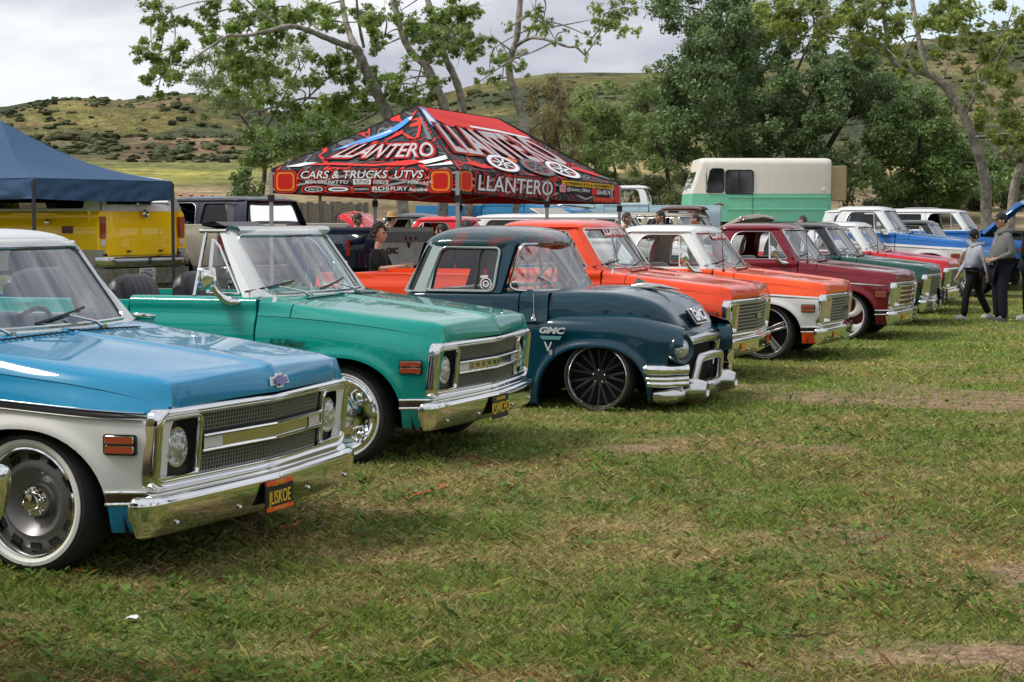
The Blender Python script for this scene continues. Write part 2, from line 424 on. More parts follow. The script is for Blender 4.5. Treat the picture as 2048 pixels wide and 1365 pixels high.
def ws_frame():
    m = MB(); a = ws_loop(0); n = len(a)
    outer = []
    for p in ws_loop(.02):
        y, z = p[0], p[1]; z2 = 1.25 if z < 1.30 else (1.722 if z > 1.68 else z)
        ye = yside(min(z2, 1.70)); f = (abs(y) / (.782 - .074 * (z - 1.26) / .43)); y2 = ye * min(1, f) * (1 if y > 0 else -1)
        if abs(y2) > ye * .985: x2 = -.655 - .745 * (z2 - 1.262)
        else: x2 = min(xw(y2 * .86, z2) , xw(y2 * .86, z2))
        xe = -.655 - .745 * (z2 - 1.262); w = min(1, f) ** 6
        x2 = (xw(y2 * .85, z2)) * (1 - w) + xe * w
        outer.append((x2, y2, z2))
    mid = [tuple(.5 * (Vector(p) + Vector(q)) + Vector((.012, 0, 0))) for p, q in zip(outer, ws_map(a, .004))]
    inner = ws_map(a, -.02)
    back = [(p[0] - .05, p[1], p[2]) for p in inner]
    m.ring([outer, mid, ws_map(a, .006), inner, back]); return m
def ws_trim():
    m = MB(); P = ws_map(ws_loop(-.004), .006); P.append(P[0]); m.tube(P, .011, 6, cap=False); return m
def windshield():
    m = MB(); rows = []
    for i in range(9):
        z = 1.275 + (1.692 - 1.275) * i / 8; h = .765 - (.765 - .69) * i / 8
        rows.append([(xw(h * t, z) - .008, h * t, z) for t in [-1 + j / 10 for j in range(21)]])
    m.grid(rows); return m
def wiper(y0):
    m = MB()
    for _ in (0,):
        b = Vector((xw(y0, 1.27) + .05, y0, 1.262)); t = Vector((xw(y0 - .2, 1.33) + .02, y0 - .22, 1.335))
        m.tube([b, b.lerp(t, .3) + Vector((.012, 0, .012)), t], [.012, .009, .006], 6)
        m.box(b, (.03, .03, .03))
    return m
def wiper_blade(y0):
    m = MB()
    for _ in (0,):
        P = [(xw(y, z) + .012, y, z) for y, z in [(y0 - .50 + .06 * i, 1.305 + .0075 * i) for i in range(9)]]
        m.tube(P, .007, 5)
    return m
def roof(x0=-.90, x1=-1.80, hy=.722, zb=1.698, h=.082, vis=.05):
    m = MB(); rows = []; n, k = 22, 26; hx = (x0 - x1) / 2; xc = (x0 + x1) / 2
    for i in range(n + 1):
        a = sin(pi * (i / n - .5)); row = []
        for j in range(k + 1):
            b = sin(pi * (j / k - .5))
            x = xc + hx * a * (1 - .045 * b ** 8) + (vis * (1 - b * b) * max(0, a) ** 2)
            y = hy * b * (1 - .05 * a ** 8)
            z = zb + h * (1 - abs(a) ** 5) ** .45 * (1 - b ** 4) ** .5
            row.append((x, y, z))
        rows.append(row)
    m.grid(rows)
    edge = [r[0] for r in rows] + rows[-1][1:] + [r[-1] for r in rows[::-1]][1:] + rows[0][::-1][1:-1]
    m.ring([edge, [(p[0], p[1], p[2] - .012) for p in edge], [(xc + (p[0] - xc) * .93, p[1] * .93, p[2] - .02) for p in edge]])
    return m
def roof_liner():
    m = MB(); m.poly([(-.95, -.68, 1.70), (-.95, .68, 1.70), (-1.76, .68, 1.70), (-1.76, -.68, 1.70)]); return m
def drip_rail(x0=-.93, x1=-1.74, s=-1):
    m = MB()
    for _ in (0,): m.tube([(x0, s * .715, 1.698), (x0 - .1, s * .732, 1.699), (x1 + .1, s * .732, 1.699), (x1, s * .70, 1.69)], .010, 6)
    return m
def cab_back(xb=-1.825):
    m = MB(); a = rpoly([(-.90, .60), (.90, .60), (.895, 1.27), (.735, 1.69), (-.735, 1.69), (-.895, 1.27)], .03, 4, 4)
    b = rpoly([(-.55, 1.30), (0, 1.30), (.55, 1.30), (.52, 1.60), (0, 1.60), (-.52, 1.60)], (.06, .01, .06, .06, .01, .06), 4, 4)
    f = lambda P, dx: [(xb + dx + .16 * smooth((p[1] - 1.27) / .5) * max(0, (p[1] - 1.27) / .45), p[0], p[1]) for p in P]
    b = b[-9:] + b[:-9] if False else b
    m.ring([f(a, 0), f([p.lerp(q, .9) for p, q in zip(a, b)], 0), f(b, .02)]); return m
def back_glass(xb=-1.825):
    m = MB(); m.poly([(xb + .02, -.55, 1.29), (xb + .02, .55, 1.29), (xb + .1, .53, 1.61), (xb + .1, -.53, 1.61)]); return m
def bed_side(xa=-1.865, xb=-3.80, xc=-2.92, top=1.215):
    m = MB(); ks = [xa, xa - .05, xc + ARW + .2, xc + ARW + .06] + [xc + ARW * cos(pi * i / 20) for i in range(21)] + [xc - ARW - .06, xc - ARW - .2, xb + .04, xb]
    if xc < xb - .5: ks = [xa + (xb - xa) * i / 8 for i in range(9)]
    rows = []
    for i, x in enumerate(ks):
        lb = arch(x, xc) if 4 < i < 24 and len(ks) > 9 else .44; row = []
        for j in range(21):
            z = lb + (top - lb) * (j / 20) ** 1.1; zz = z
            y = PROF(zz) + lip(x, z, xc)
            if z > top - .02: y -= .012
            row.append((x, -y, z))
        rows.append(row)
    m.grid(rows)
    m.grid([[r[-1], (r[-1][0], r[-1][1] + .01, top + .006), (r[-1][0], -.83, top + .004), (r[-1][0], -.82, top - .05), (r[-1][0], -.815, .70)] for r in rows])
    for r in (rows[0], rows[-1]): m.grid([[p, (p[0], -.815, p[2])] for p in r])
    return m
def bed_tub(xa=-1.865, xb=-3.80, xc=-2.92):
    m = MB(); m.poly([(xa, -.83, .70), (xa, .83, .70), (xb, .83, .70), (xb, -.83, .70)])
    m.box((xa - .012, 0, .94), (.03, 1.64, .52))
    for s in (-1, 1): m.lathe([(.001, -.1), (.40, -.1), (.43, -.06), (.43, .1)], 20, (xc, s * .70, .62), a0=0, a1=pi)
    return m
def tailgate(xb=-3.80):
    m = MB(); m.box((xb + .02, 0, .93), (.05, 1.60, .53)); m.box((xb - .006, 0, .93), (.012, 1.40, .30)); return m
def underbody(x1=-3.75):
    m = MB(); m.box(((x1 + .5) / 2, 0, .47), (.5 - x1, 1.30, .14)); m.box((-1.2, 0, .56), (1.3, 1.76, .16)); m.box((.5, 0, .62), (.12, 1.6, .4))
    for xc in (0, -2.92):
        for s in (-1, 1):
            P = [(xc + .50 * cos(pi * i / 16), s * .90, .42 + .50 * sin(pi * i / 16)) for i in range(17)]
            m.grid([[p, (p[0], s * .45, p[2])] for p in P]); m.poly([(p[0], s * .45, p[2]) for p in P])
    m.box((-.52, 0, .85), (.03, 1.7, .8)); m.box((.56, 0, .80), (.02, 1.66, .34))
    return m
def dash():
    m = MB(); m.box((-.70, 0, 1.20), (.26, 1.66, .13)); m.box((-.80, 0, 1.10), (.12, 1.66, .16)); return m
def steering(y=.38):
    m = MB(); c = Vector((-1.02, y, 1.17)); M = Matrix.Rotation(R(-62), 3, 'Y')
    P = [c + M @ Vector((.20 * cos(a), .20 * sin(a), 0)) for a in [2 * pi * i / 28 for i in range(29)]]
    m.tube(P, .013, 8, cap=False); m.tube([c + M @ Vector((0, -.2, 0)), c + M @ Vector((0, 0, -.03)), c + M @ Vector((0, .2, 0))], .012, 6)
    m.tube([c + M @ Vector((0, 0, -.04)), c + Vector((.34, 0, -.16))], .02, 8); return m
def bench():
    m = MB(); rows = []
    for j in range(49):
        y = -.70 + 1.40 * j / 48; e = min(1, (.70 - abs(y)) / .06); r = .010 * abs(sin(pi * j / 3)) if 4 < j < 44 else 0
        e = e ** .5 if e > 0 else 0
        rows.append([(-1.20, y, .80), (-1.18, y, .88 + .04 * e + r), (-1.38, y, .92 + .03 * e + r), (-1.50, y, .98), (-1.54 + .0 * e + r, y, 1.10), (-1.58 + .02 * e + r, y, 1.24), (-1.61, y, 1.27 + .035 * e), (-1.67, y, 1.28 + .03 * e), (-1.70, y, 1.24), (-1.70, y, .8)])
    m.grid(rows); return m
def bucket(cx, cy, top=1.36):
    m = MB(); rows = []
    for j in range(25):
        t = -1 + j / 12; y = cy + .27 * t; e = max(0, 1 - abs(t) ** 4) ** .5; r = .008 * abs(sin(pi * j / 1.5)) if 5 < j < 19 else 0
        h = top - .10 + .10 * e
        rows.append([(cx + .38, y, .80), (cx + .40, y, .90 + .03 * e + r), (cx + .12, y, .90 + .02 * e + r), (cx + .02, y, .97), (cx - .03 + .02 * e + r, y, 1.08), (cx - .08 + .02 * e + r, y, h - .10), (cx - .10, y, h - .02), (cx - .14, y, h), (cx - .19, y, h - .03), (cx - .20 - .02 * e, y, 1.1), (cx - .17 - .02 * e, y, .8)])
    m.grid(rows)
    for r in (rows[0], rows[-1]): m.poly(r)
    return m
# front end ------------------------------------------------------------
def xb(y, z=.8): return .655 + .088 * (1 - math.sqrt(y * y + .0009) / .9) + .10 * (z - .80)
def rr_loop(cy, cz, hw, hh, r, k=6, m=8): return rpoly([(cy - hw, cz - hh), (cy + hw, cz - hh), (cy + hw, cz + hh), (cy - hw, cz + hh)], r, k, m)
def rr_ring(cy, cz, hw, hh, r, prof, bow=xb, m=10):
    """rounded-rectangle moulding; prof is a list of (inset, forward)"""
    loops = []
    for d, fx in prof:
        P = rr_loop(cy, cz, hw - d, hh - d, max(.006, r - d * .7), 6, m)
        loops.append([(bow(p[0], p[1]) + fx, p[0], p[1]) for p in P])
    b = MB(); b.ring(loops); return b
def shell():
    b = rr_ring(0, .805, .905, .187, .075, [(0, -.05), (0, -.012), (.004, .004), (.012, .016), (.022, .020), (.030, .014), (.034, .006), (.038, .008), (.046, .004), (.048, -.02), (.049, -.06)], m=15)
    return b
def shell_back():
    b = MB(); b.grid([[(xb(y, z) - .06, y, z) for y in [-.86 + 1.72 * j / 16 for j in range(17)]] for z in (.64, .97)]); return b
def lowpan():
    b = MB()
    Y = [-.925 + 1.85 * j / 36 for j in range(37)]
    b.grid([[(xb(y, .62) * (1 - w) + (BPATH(abs(y)) - .03) * w + .004 * k, y, .622 - .018 * w - .006 * k) for y in Y] for w, k in ((-.3, 0), (.1, 0), (.12, 1), (.4, 1), (.42, 2), (.7, 2), (.72, 3), (1, 3))])
    return b
def bezel(s): return rr_ring(s * .725, .805, .150, .142, .035, [(0, -.03), (0, .004), (.006, .012), (.013, .011), (.018, .003), (.019, -.008)], m=3)
def bezel_egg(s): return rr_ring(s * .735, .805, .135, .150, .04, [(0, -.05), (0, .012), (.01, .024), (.02, .022), (.035, -.01), (.042, -.035)], m=3)
def lamp_cup(s):
    b = MB(); b.grid([[(xb(s * .725) - .045, s * .725 + y, z) for y in (-.14, .14)] for z in (.67, .94)]); return b
def headlight(s, y=.712):
    c = (xb(y) - .036, s * y, .802)
    b = MB(); b.lathe([(.0005, .030), (.03, .029), (.055, .025), (.072, .018), (.081, .008), (.083, .0)], 28, c, axis='x'); return b
def headlight_ring(s, y=.712):
    c = (xb(y) - .036, s * y, .802); b = MB(); b.lathe([(.082, .0), (.085, .014), (.090, .014), (.095, -.01)], 28, c, axis='x'); return b
def mesh_grille():
    b = MB()
    for z0, z1 in ((.862, .938), (.668, .742)):
        for k in range(5):
            z = z0 + (z1 - z0) * k / 4
            for s in (-1, 1): b.bar((xb(0, z) - .026, 0, z), (xb(.555, z) - .026, s * .555, z), .006, .005)
        for k in range(53):
            y = -.55 + 1.10 * k / 52; b.bar((xb(y, z0) - .022, y, z0), (xb(y, z1) - .022, y, z1), .0045, .008)
    return b
def mesh_black():
    b = MB()
    for z0, z1 in ((.845, .86), (.744, .758)):
        b.grid([[(xb(y, z) - .020, y, z) for y in (-.56, 0, .56)] for z in (z0, z1)])
    return b
def center_bar():
    b = MB()
    for z in (.768, .838):
        for s in (-1, 1): b.tube([(xb(0, z) + .008, 0, z), (xb(.565, z) + .004, s * .565, z)], .010, 8)
    return b
def center_panel():
    b = MB(); b.grid([[(xb(y, .8) - .002, y, z) for y in (-.405, -.2, 0, .2, .405)] for z in (.779, .827)]); return b
def park_lamp(s):
    b = MB(); b.grid([[(xb(y, .8) + .002, s * y, z) for y in (.412, .48, .55)] for z in (.779, .827)]); return b
def egg_grille():
    b = MB()
    for k in range(9):
        z = .668 + .272 * k / 8
        for s in (-1, 1): b.bar((xb(0, z) + .004, 0, z), (xb(.60, z) + .004, s * .60, z), .035, .010)
    for k in range(31):
        y = -.59 + 1.18 * k / 30; b.bar((xb(y, .665) - .004, y, .665), (xb(y, .943) - .004, y, .943), .007, .030)
    return b
def gmc_bars():
    b = MB()
    for k in range(5):
        z = .678 + .248 * k / 4
        for s in (-1, 1): b.bar((xb(0, z) + .006, 0, z), (xb(.60, z) + .006, s * .60, z), .03, .020)
    for s in (-1, 1): b.bar((xb(.595, .67) + .006, s * .595, .67), (xb(.595, .935) + .006, s * .595, .935), .02, .03)
    return b
def gmc_back():
    b = MB(); b.grid([[(xb(y, z) - .02, y, z) for y in (-.6, -.3, 0, .3, .6)] for z in (.665, .94)]); return b
BOWP = [(-1, -.25), (-.42, -.25), (-.42, -.42), (.26, -.42), (.34, -.22), (1, -.22), (.92, .25), (.38, .25), (.42, .42), (-.26, .42), (-.32, .25), (-.9, .25)]
def bowtie(sc, org, rot=0, th=.006):
    b = MB(); b.prism([(org[0] + p[1] * sc * sin(rot), org[1] + p[0] * sc, org[2] + p[1] * sc * cos(rot)) for p in BOWP], (th, 0, th * .3)); return b
BPATH = herm([(0, .768), (.40, .740), (.75, .710), (.88, .694), (.95, .672), (.985, .636)])
def bumper():
    b = MB(); Y = [0, .02, .06, .15, .3, .45, .6, .75, .84, .9, .94, .965, .98, .988]
    pts = [(BPATH(y), y) for y in Y] + [(.615, .994), (.598, .996), (.585, .99)]
    full = [(x, -y) for x, y in pts[::-1]] + pts[1:]
    sec = [(-.085, .596), (-.05, .606), (-.015, .607), (.002, .600), (.010, .585), (.010, .56), (.004, .52), (-.004, .48), (-.014, .448), (-.028, .428), (-.06, .418)]
    rows = []
    for i, (x, y) in enumerate(full):
        a = Vector(full[max(0, i - 1)]); c = Vector(full[min(len(full) - 1, i + 1)]); t = (c - a).normalized(); n = Vector((t.y, -t.x))
        end = .02 * (i in (0, len(full) - 1))
        rows.append([(x + n.x * d, y + n.y * d, z - (end if z > .5 else -end)) for d, z in sec])
    b.grid(rows); return b
BOLTS = ((-.80, .475), (-.33, .475), (.33, .475), (.80, .475), (-.33, .565), (.33, .565))
def bumper_bolt(): return MB().ball((0, 0, 0), .013, 8, 6, (.6, 1, 1))
def amber_lamp(s):
    b = MB(); b.grid([[(BPATH(.52) + .014 + (.53 - y) * .09, s * y, z) for y in (.46, .53, .60)] for z in (.480, .552)]); return b
def marker_frame(two=True):
    b = MB(); x, z = .505, .832; y = -side_y(x, z)
    b.prism([(p[0], y + .004 + .13 * (p[0] - x), p[1]) for p in rpoly([(x - .078, z - .046), (x + .078, z - .046), (x + .078, z + .046), (x - .078, z + .046)], .014, 4, 0)], (0, -.014, 0)); return b
def marker_lens(k, two=True):
    b = MB(); x, z = .505, .832 + (.021 if k else -.021); y = -side_y(x, .832)
    b.prism([(p[0], y - .008 + .13 * (p[0] - x), p[1]) for p in rpoly([(x - .066, z - .014), (x + .066, z - .014), (x + .066, z + .014), (x - .066, z + .014)], .008, 3, 0)], (0, -.008, 0)); return b
def marker_rim(k):
    b = MB(); x, z = .505, .832 + (.021 if k else -.021); y = -side_y(x, .832)
    P = [(p[0], y - .014 + .13 * (p[0] - x), p[1]) for p in rpoly([(x - .068, z - .016), (x + .068, z - .016), (x + .068, z + .016), (x - .068, z + .016)], .008, 3, 0)]
    P.append(P[0]); b.tube(P, .0028, 5, cap=False); return b
def strip(f0, f1, x0, x1, off=.006, n=24, nose=False):
    """thin strip following the near body side between the heights f0(x) and f1(x)"""
    b = MB(); rows = []
    for i in range(n + 1):
        x = x0 + (x1 - x0) * i / n; za, zb = f0(x), f1(x)
        if nose: w = min(1, (1 - i / n) * 6 + .02) ** .6; c = (za + zb) / 2; za, zb = c + (za - c) * w, c + (zb - c) * w
        xx = x
        def y(z):
            base = side_y(x, z) if x > XDG else PROF(z)
            return -(base + off + (lip(x, z) if x > XDG - .1 else 0))
        xx = lambda z: x + (((.625 + .055 * (z - .6) / .38) - .66) * smooth((x - .3) / .36) if x > .3 else 0)
        zm = (za + zb) / 2
        rows.append([(xx(za), y(za) + off, za), (xx(za), y(za), za), (xx(zm), y(zm) - off * .6, zm), (xx(zb), y(zb), zb), (xx(zb), y(zb) + off, zb)])
    b.grid(rows); return b
def mirror_head():
    b = MB(); c = Vector((-.93, -1.03, 1.395))
    q = [(-.012, .105, .075), (-.012, -.105, .075), (-.012, -.105, -.075), (-.012, .105, -.075)]
    fr = rpoly([(-.095, -.075), (.095, -.075), (.095, .075), (-.095, .075)], .02, 4, 0)
    b.ring([[(c.x - .02, c.y + p[0], c.z + p[1]) for p in fr], [(c.x + .005, c.y + p[0], c.z + p[1]) for p in fr], [(c.x + .015, c.y + p[0] * .92, c.z + p[1] * .92) for p in fr], [(c.x + .055, c.y + p[0] * .18, c.z + p[1] * .18) for p in fr]])
    b.poly([(c.x + .055, c.y + p[0] * .18, c.z + p[1] * .18) for p in fr]); b.poly([(c.x - .02, c.y + p[0], c.z + p[1]) for p in fr])
    return b
def mirror_arm():
    b = MB(); b.tube([(-.90, -1.02, 1.345), (-.885, -.99, 1.30), (-.85, -.95, 1.255), (-.81, -.94, 1.238)], [.018, .022, .026, .03], 10)
    b.ball((-.80, -.935, 1.236), .035, 12, 8, (1.8, .8, .7)); return b
# wheels ---------------------------------------------------------------
def tyre(r0, r1, w=.23, wall=.0):
    b = MB(); h = w / 2
    b.lathe([(r0 - .004, -h + .025), (r0 + .004, -h + .006), (r0 + (r1 - r0) * .35, -h - .004), (r0 + (r1 - r0) * .65, -h + .002), (r1 - .018, -h + .02), (r1 - .004, -h + .045), (r1, -h + .07), (r1, h - .07), (r1 - .018, h - .02), (r0, h)], 56); return b
def whitewall(r0, r1, w=.23):
    b = MB(); h = w / 2; b.lathe([(r0 + .003, -h + .002), (r0 + (r1 - r0) * .5, -h - .008), (r1 - .003, -h - .006), (r1, -h + .002)], 56); return b
def barrel(r, w=.22):
    b = MB(); h = w / 2
    b.lathe([(r + .003, -h + .012), (r + .001, -h - .004), (r - .006, -h - .008), (r - .016, -h + .004), (r - .020, -h + .03), (r - .03, -h + .06), (r - .035, h - .02)], 56); return b
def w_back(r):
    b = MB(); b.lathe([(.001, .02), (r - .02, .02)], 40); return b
def w_rally(r):
    b = MB(); b.lathe([(r - .02, -.05), (r - .055, -.062), (r - .075, -.078), (r - .095, -.080), (r - .14, -.040), (.085, -.03), (.075, -.04), (.001, -.04)], 56); return b
def w_slot(r, k):
    b = MB()
    for _ in (0,):
        a = 2 * pi * k / 12; rad = r - .048; c = Vector((rad * cos(a), -.062, rad * sin(a)))
        M = Matrix.Rotation(-a, 3, 'Y'); b.box(c, (.026, .014, .052), M=M)
    return b
def w_cap(r):
    b = MB(); b.lathe([(.075, -.03), (.074, -.055), (.066, -.066), (.045, -.068), (.042, -.09), (.036, -.098), (.001, -.10)], 36)
    for k in range(6):
        a = 2 * pi * k / 6 + .2; b.lathe([(.011, -.05), (.011, -.082), (.006, -.088), (.001, -.088)], 8, (.058 * cos(a), 0, .058 * sin(a)))
    return b
def w_dish(r):
    b = MB(); P = [(r - .012, -.10), (r - .03, -.108), (r - .045, -.10), (r - .055, -.085), (.17, -.072), (.12, -.070), (.088, -.078)]
    q = .085; y = -.085
    for k in range(7): P += [(q, y), (q - .004, y - .006), (q - .009, y - .004)]; q -= .0115; y -= .005
    P += [(.001, y)]; b.lathe(P, 60)
    for k in range(4):
        a = pi / 4 + pi / 2 * k; c = Vector((.178 * cos(a), -.092, .178 * sin(a))); b.ball(c, .026, 12, 8, (1, .6, 1)); M = Matrix.Rotation(-a, 3, 'Y')
        P = [c + M @ Vector(p) for p in ((.02, 0, .045), (-.03, -.006, .05), (-.055, -.01, 0), (-.03, -.006, -.05), (.02, 0, -.045))]
        b.tube(P, .010, 8)
    return b
def w_spoke5(r):
    b = MB(); b.lathe([(.07, -.03), (.07, -.075), (.055, -.085), (.04, -.085), (.036, -.10), (.001, -.105)], 30)
    for k in range(5):
        a = 2 * pi * k / 5 + .35; ca, sa = cos(a), sin(a)
        for d in (-1, 1):
            p0 = Vector((.05 * ca - d * .020 * sa, -.072, .05 * sa + d * .020 * ca)); p1 = Vector(((r - .02) * ca - d * .030 * sa, -.086, (r - .02) * sa + d * .030 * ca))
            M = Matrix.Rotation(-a, 3, 'Y'); dv = p1 - p0
            b.bar(p0, p1, .030, .022) if False else b.box((p0 + p1) / 2, (dv.length, .030, .026), M=Matrix.Rotation(-math.atan2(dv.z, dv.x), 3, 'Y'))
        b.box((.5 * r * ca, -.068, .5 * r * sa), (r - .08, .02, .05), M=Matrix.Rotation(-a, 3, 'Y'))
        a2 = a + pi / 5; b.lathe([(.009, -.06), (.009, -.09), (.001, -.092)], 8, (.055 * cos(a2), 0, .055 * sin(a2)))
    return b
def w_blade(r, n=5, tw=.55):
    b = MB(); b.lathe([(.075, -.03), (.075, -.07), (.05, -.085), (.001, -.09)], 30)
    for k in range(n):
        a = 2 * pi * k / n + .1; rows = []
        for i in range(9):
            t = i / 8; rr = .05 + (r - .02 - .05) * t; aa = a + tw * t * t; hw = .028 + .055 * t * t
            row = []
            for d in (-1, -.5, 0, .5, 1):
                al = aa + d * hw / max(rr, .06); row.append((rr * cos(al), -.070 - .018 * t - .012 * (1 - d * d), rr * sin(al)))
            rows.append(row)
        b.grid(rows); b.grid([[r_[0], (r_[0][0], -.04, r_[0][2])] for r_ in rows]); b.grid([[r_[-1], (r_[-1][0], -.04, r_[-1][2])] for r_ in rows])
    return b
def w_mesh(r):
    b = MB(); b.lathe([(.07, -.02), (.07, -.05), (.03, -.055), (.001, -.055)], 24)
    for k in range(9):
        a = 2 * pi * k / 9
        for d in (-.16, .16): b.bar((.06 * cos(a), -.045, .06 * sin(a)), ((r - .03) * cos(a + d), -.07, (r - .03) * sin(a + d)), .016, .02)
    return b
def w_bolts(r):
    b = MB()
    for k in range(5): a = 2 * pi * k / 5 + .3; b.ball((.052 * cos(a), -.062, .052 * sin(a)), .008, 8, 6)
    return b
WHEELS = {  # rim radius, whitewall outer radius, tyre radius
    'rally': (.252, .291, .338), 'dish': (.262, .281, .332), 'spoke5': (.277, 0, .342), 'blade': (.288, 0, .345), 'mesh': (.262, 0, .305), 'steel': (.20, 0, .345), 'chrome5': (.22, 0, .37)}
def wheel(kind, parent, x, side, yc=.82, w=.23, simple=False):
    r, ww, R1 = WHEELS[kind]
    o = shared(('tyre', kind), lambda: tyre(max(r, ww * 0 + r), R1, w), 'wheel', RUBBER, parent)
    o.location = (x, side * yc, R1 - .012); o.scale = (1, -side, 1)
    W = lambda k, fn, n, mt, **q: shared((k, kind), fn, n, mt, o, **q)
    rimm = {'rally': CHROME, 'dish': CHROME, 'spoke5': ALU, 'blade': prin('wheel_white', (.6, .58, .56), .3, 0, .5), 'mesh': DULLCHROME, 'steel': CHROME, 'chrome5': CHROME}[kind]
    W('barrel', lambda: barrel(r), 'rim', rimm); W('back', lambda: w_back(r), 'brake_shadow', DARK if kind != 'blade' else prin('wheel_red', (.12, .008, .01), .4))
    if ww: W('ww', lambda: whitewall(r, ww), 'whitewall', WHITEW)
    if kind == 'rally':
        W('disc', lambda: w_rally(r), 'wheel_disc', STEEL); [W(('slot', k), lambda: w_slot(r, k), 'wheel_slot', DARK) for k in range(12)]; W('cap', lambda: w_cap(r), 'hub_cap', CHROME)
    elif kind == 'dish': W('dish', lambda: w_dish(r), 'hub_cap', CHROME, sharp=25)
    elif kind == 'spoke5': W('spk', lambda: w_spoke5(r), 'spokes', ALU, bevel=.005)
    elif kind == 'blade': W('spk', lambda: w_blade(r), 'spokes', rimm)
    elif kind == 'mesh': W('spk', lambda: w_mesh(r), 'spokes', BLACK, bevel=.003); W('blt', lambda: w_bolts(r), 'lug_nuts', CHROME)
    elif kind == 'chrome5': W('spk', lambda: w_spoke5(r), 'spokes', CHROME, bevel=.005)
    else: W('cap', lambda: w_rally(r), 'hub_cap', CHROME)
    return o
def engine():
    b = MB(); b.box((.0, 0, .85), (.6, .5, .35)); b.lathe([(.001, .10), (.18, .10), (.19, .08), (.19, 0), (.001, 0)], 24, (-.02, 0, 1.04), axis='z'); b.box((.45, 0, .85), (.06, .6, .4)); b.box((-.2, .6, .9), (.3, .2, .2)); return b
def longroof(t, S, P, roofP, xr):
    k = round(xr, 2)
    for s in (1, -1):
        q = dict(scale=(1, s, 1)); b = S(('lside', k), lambda: bed_side(-1.606, xr, -2.92 if xr < -3.5 else -9, 1.262), 'body_side', P, **q)
        c = S(('lup', k), lambda: cab_side([(-1.622, 1.262), (-1.622, 1.705), (xr + .12, 1.705), (xr + .01, 1.262)], [(-1.72, 1.30), (-1.72, 1.645), (xr + .36, 1.645), (xr + .30, 1.30)], (.01, .01, .06, .01)), 'upper_side', roofP, **q)
        S(('lgl', k), lambda: MB().poly(to_side([(-1.70, 1.29), (-1.70, 1.66), (xr + .34, 1.66), (xr + .28, 1.29)], .03)), 'side_glass', DGLASS, c)
        S('wtrim', window_trim, 'window_trim', prin('dull_trim', (.45, .44, .43), .3, .6), c)
    S(('lroof', k), lambda: roof(-.90, xr + .05), 'roof', roofP, sharp=60); [S(('ldrip', k), lambda: drip_rail(-.93, xr + .1), 'drip_rail', roofP, scale=(1, s, 1)) for s in (1, -1)]
    def gate():
        m = MB(); zs = [.60, .62, .7, .85, 1.0, 1.12, 1.2, 1.25, 1.262]; m.grid([[(xr - .02 + .16 * smooth((abs(y) - .70) / .27) + .03 * smooth((z - 1.0) / .3), y, z) for y in [-.955, -.94, -.90, -.85, -.8, -.74, -.6, -.3, 0, .3, .6, .74, .8, .85, .9, .94, .955]] for z in zs]); return m
    g = S(('gate', k), gate, 'tailgate', P, sharp=60)
    def upper():
        m = MB(); f = lambda Q, d: [(xr + .015 + d + .12 * (p[1] - 1.262) / .44 + .10 * (abs(p[0]) / .88) ** 4, p[0], p[1]) for p in Q]
        a = rpoly([(-.89, 1.264), (.89, 1.264), (.72, 1.705), (-.72, 1.705)], .02, 5, 8); b = rpoly([(-.66, 1.36), (.66, 1.36), (.60, 1.62), (-.60, 1.62)], .05, 5, 8)
        m.ring([f(a, 0), f([p.lerp(r, .9) for p, r in zip(a, b)], -.004), f(b, .02)]); return m
    u = S(('upper', k), upper, 'lift_gate', roofP)
    S(('ugl', k), lambda: MB().poly([(xr + .04 + .12 * (z - 1.262) / .44, y, z) for y, z in ((-.68, 1.35), (.68, 1.35), (.62, 1.63), (-.62, 1.63))]), 'rear_window', DGLASS, u)
    S(('lseam', k), lambda: MB().grid([[(xr - .024, y, z) for y in (-.74, .74)] for z in (.652, .658)]), 'tailgate_seam', DARK, g)
    S(('ltub', k), lambda: MB().box(((xr - 1.7) / 2, 0, .66), (abs(xr + 1.7), 1.7, .05)), 'floor', DARK)
def plate(parent, x, y, z, state, number, dz, frame=None, sc=1, kx=1):
    b = MB(); b.prism([(x, y + p[0] * sc, z + p[1] * sc) for p in rpoly([(-.155, -.08), (.155, -.08), (.155, .08), (-.155, .08)], .012, 4, 0)], (.008, 0, 0))
    o = b.build('license_plate', frame[0] if frame else BLACK, parent); o.location = (0, 0, dz)
    ux, uy = (0, 1, 0), (0, 0, 1)
    if frame:
        text('plate_number', number, frame[1], o, (x + .010, y, z - .012), ux, uy, .108 * sc, sx=.66, extrude=.0015)
        text('plate_state', state, frame[1], o, (x + .010, y, z + .055), ux, uy, .03 * sc, extrude=.001)
    return o
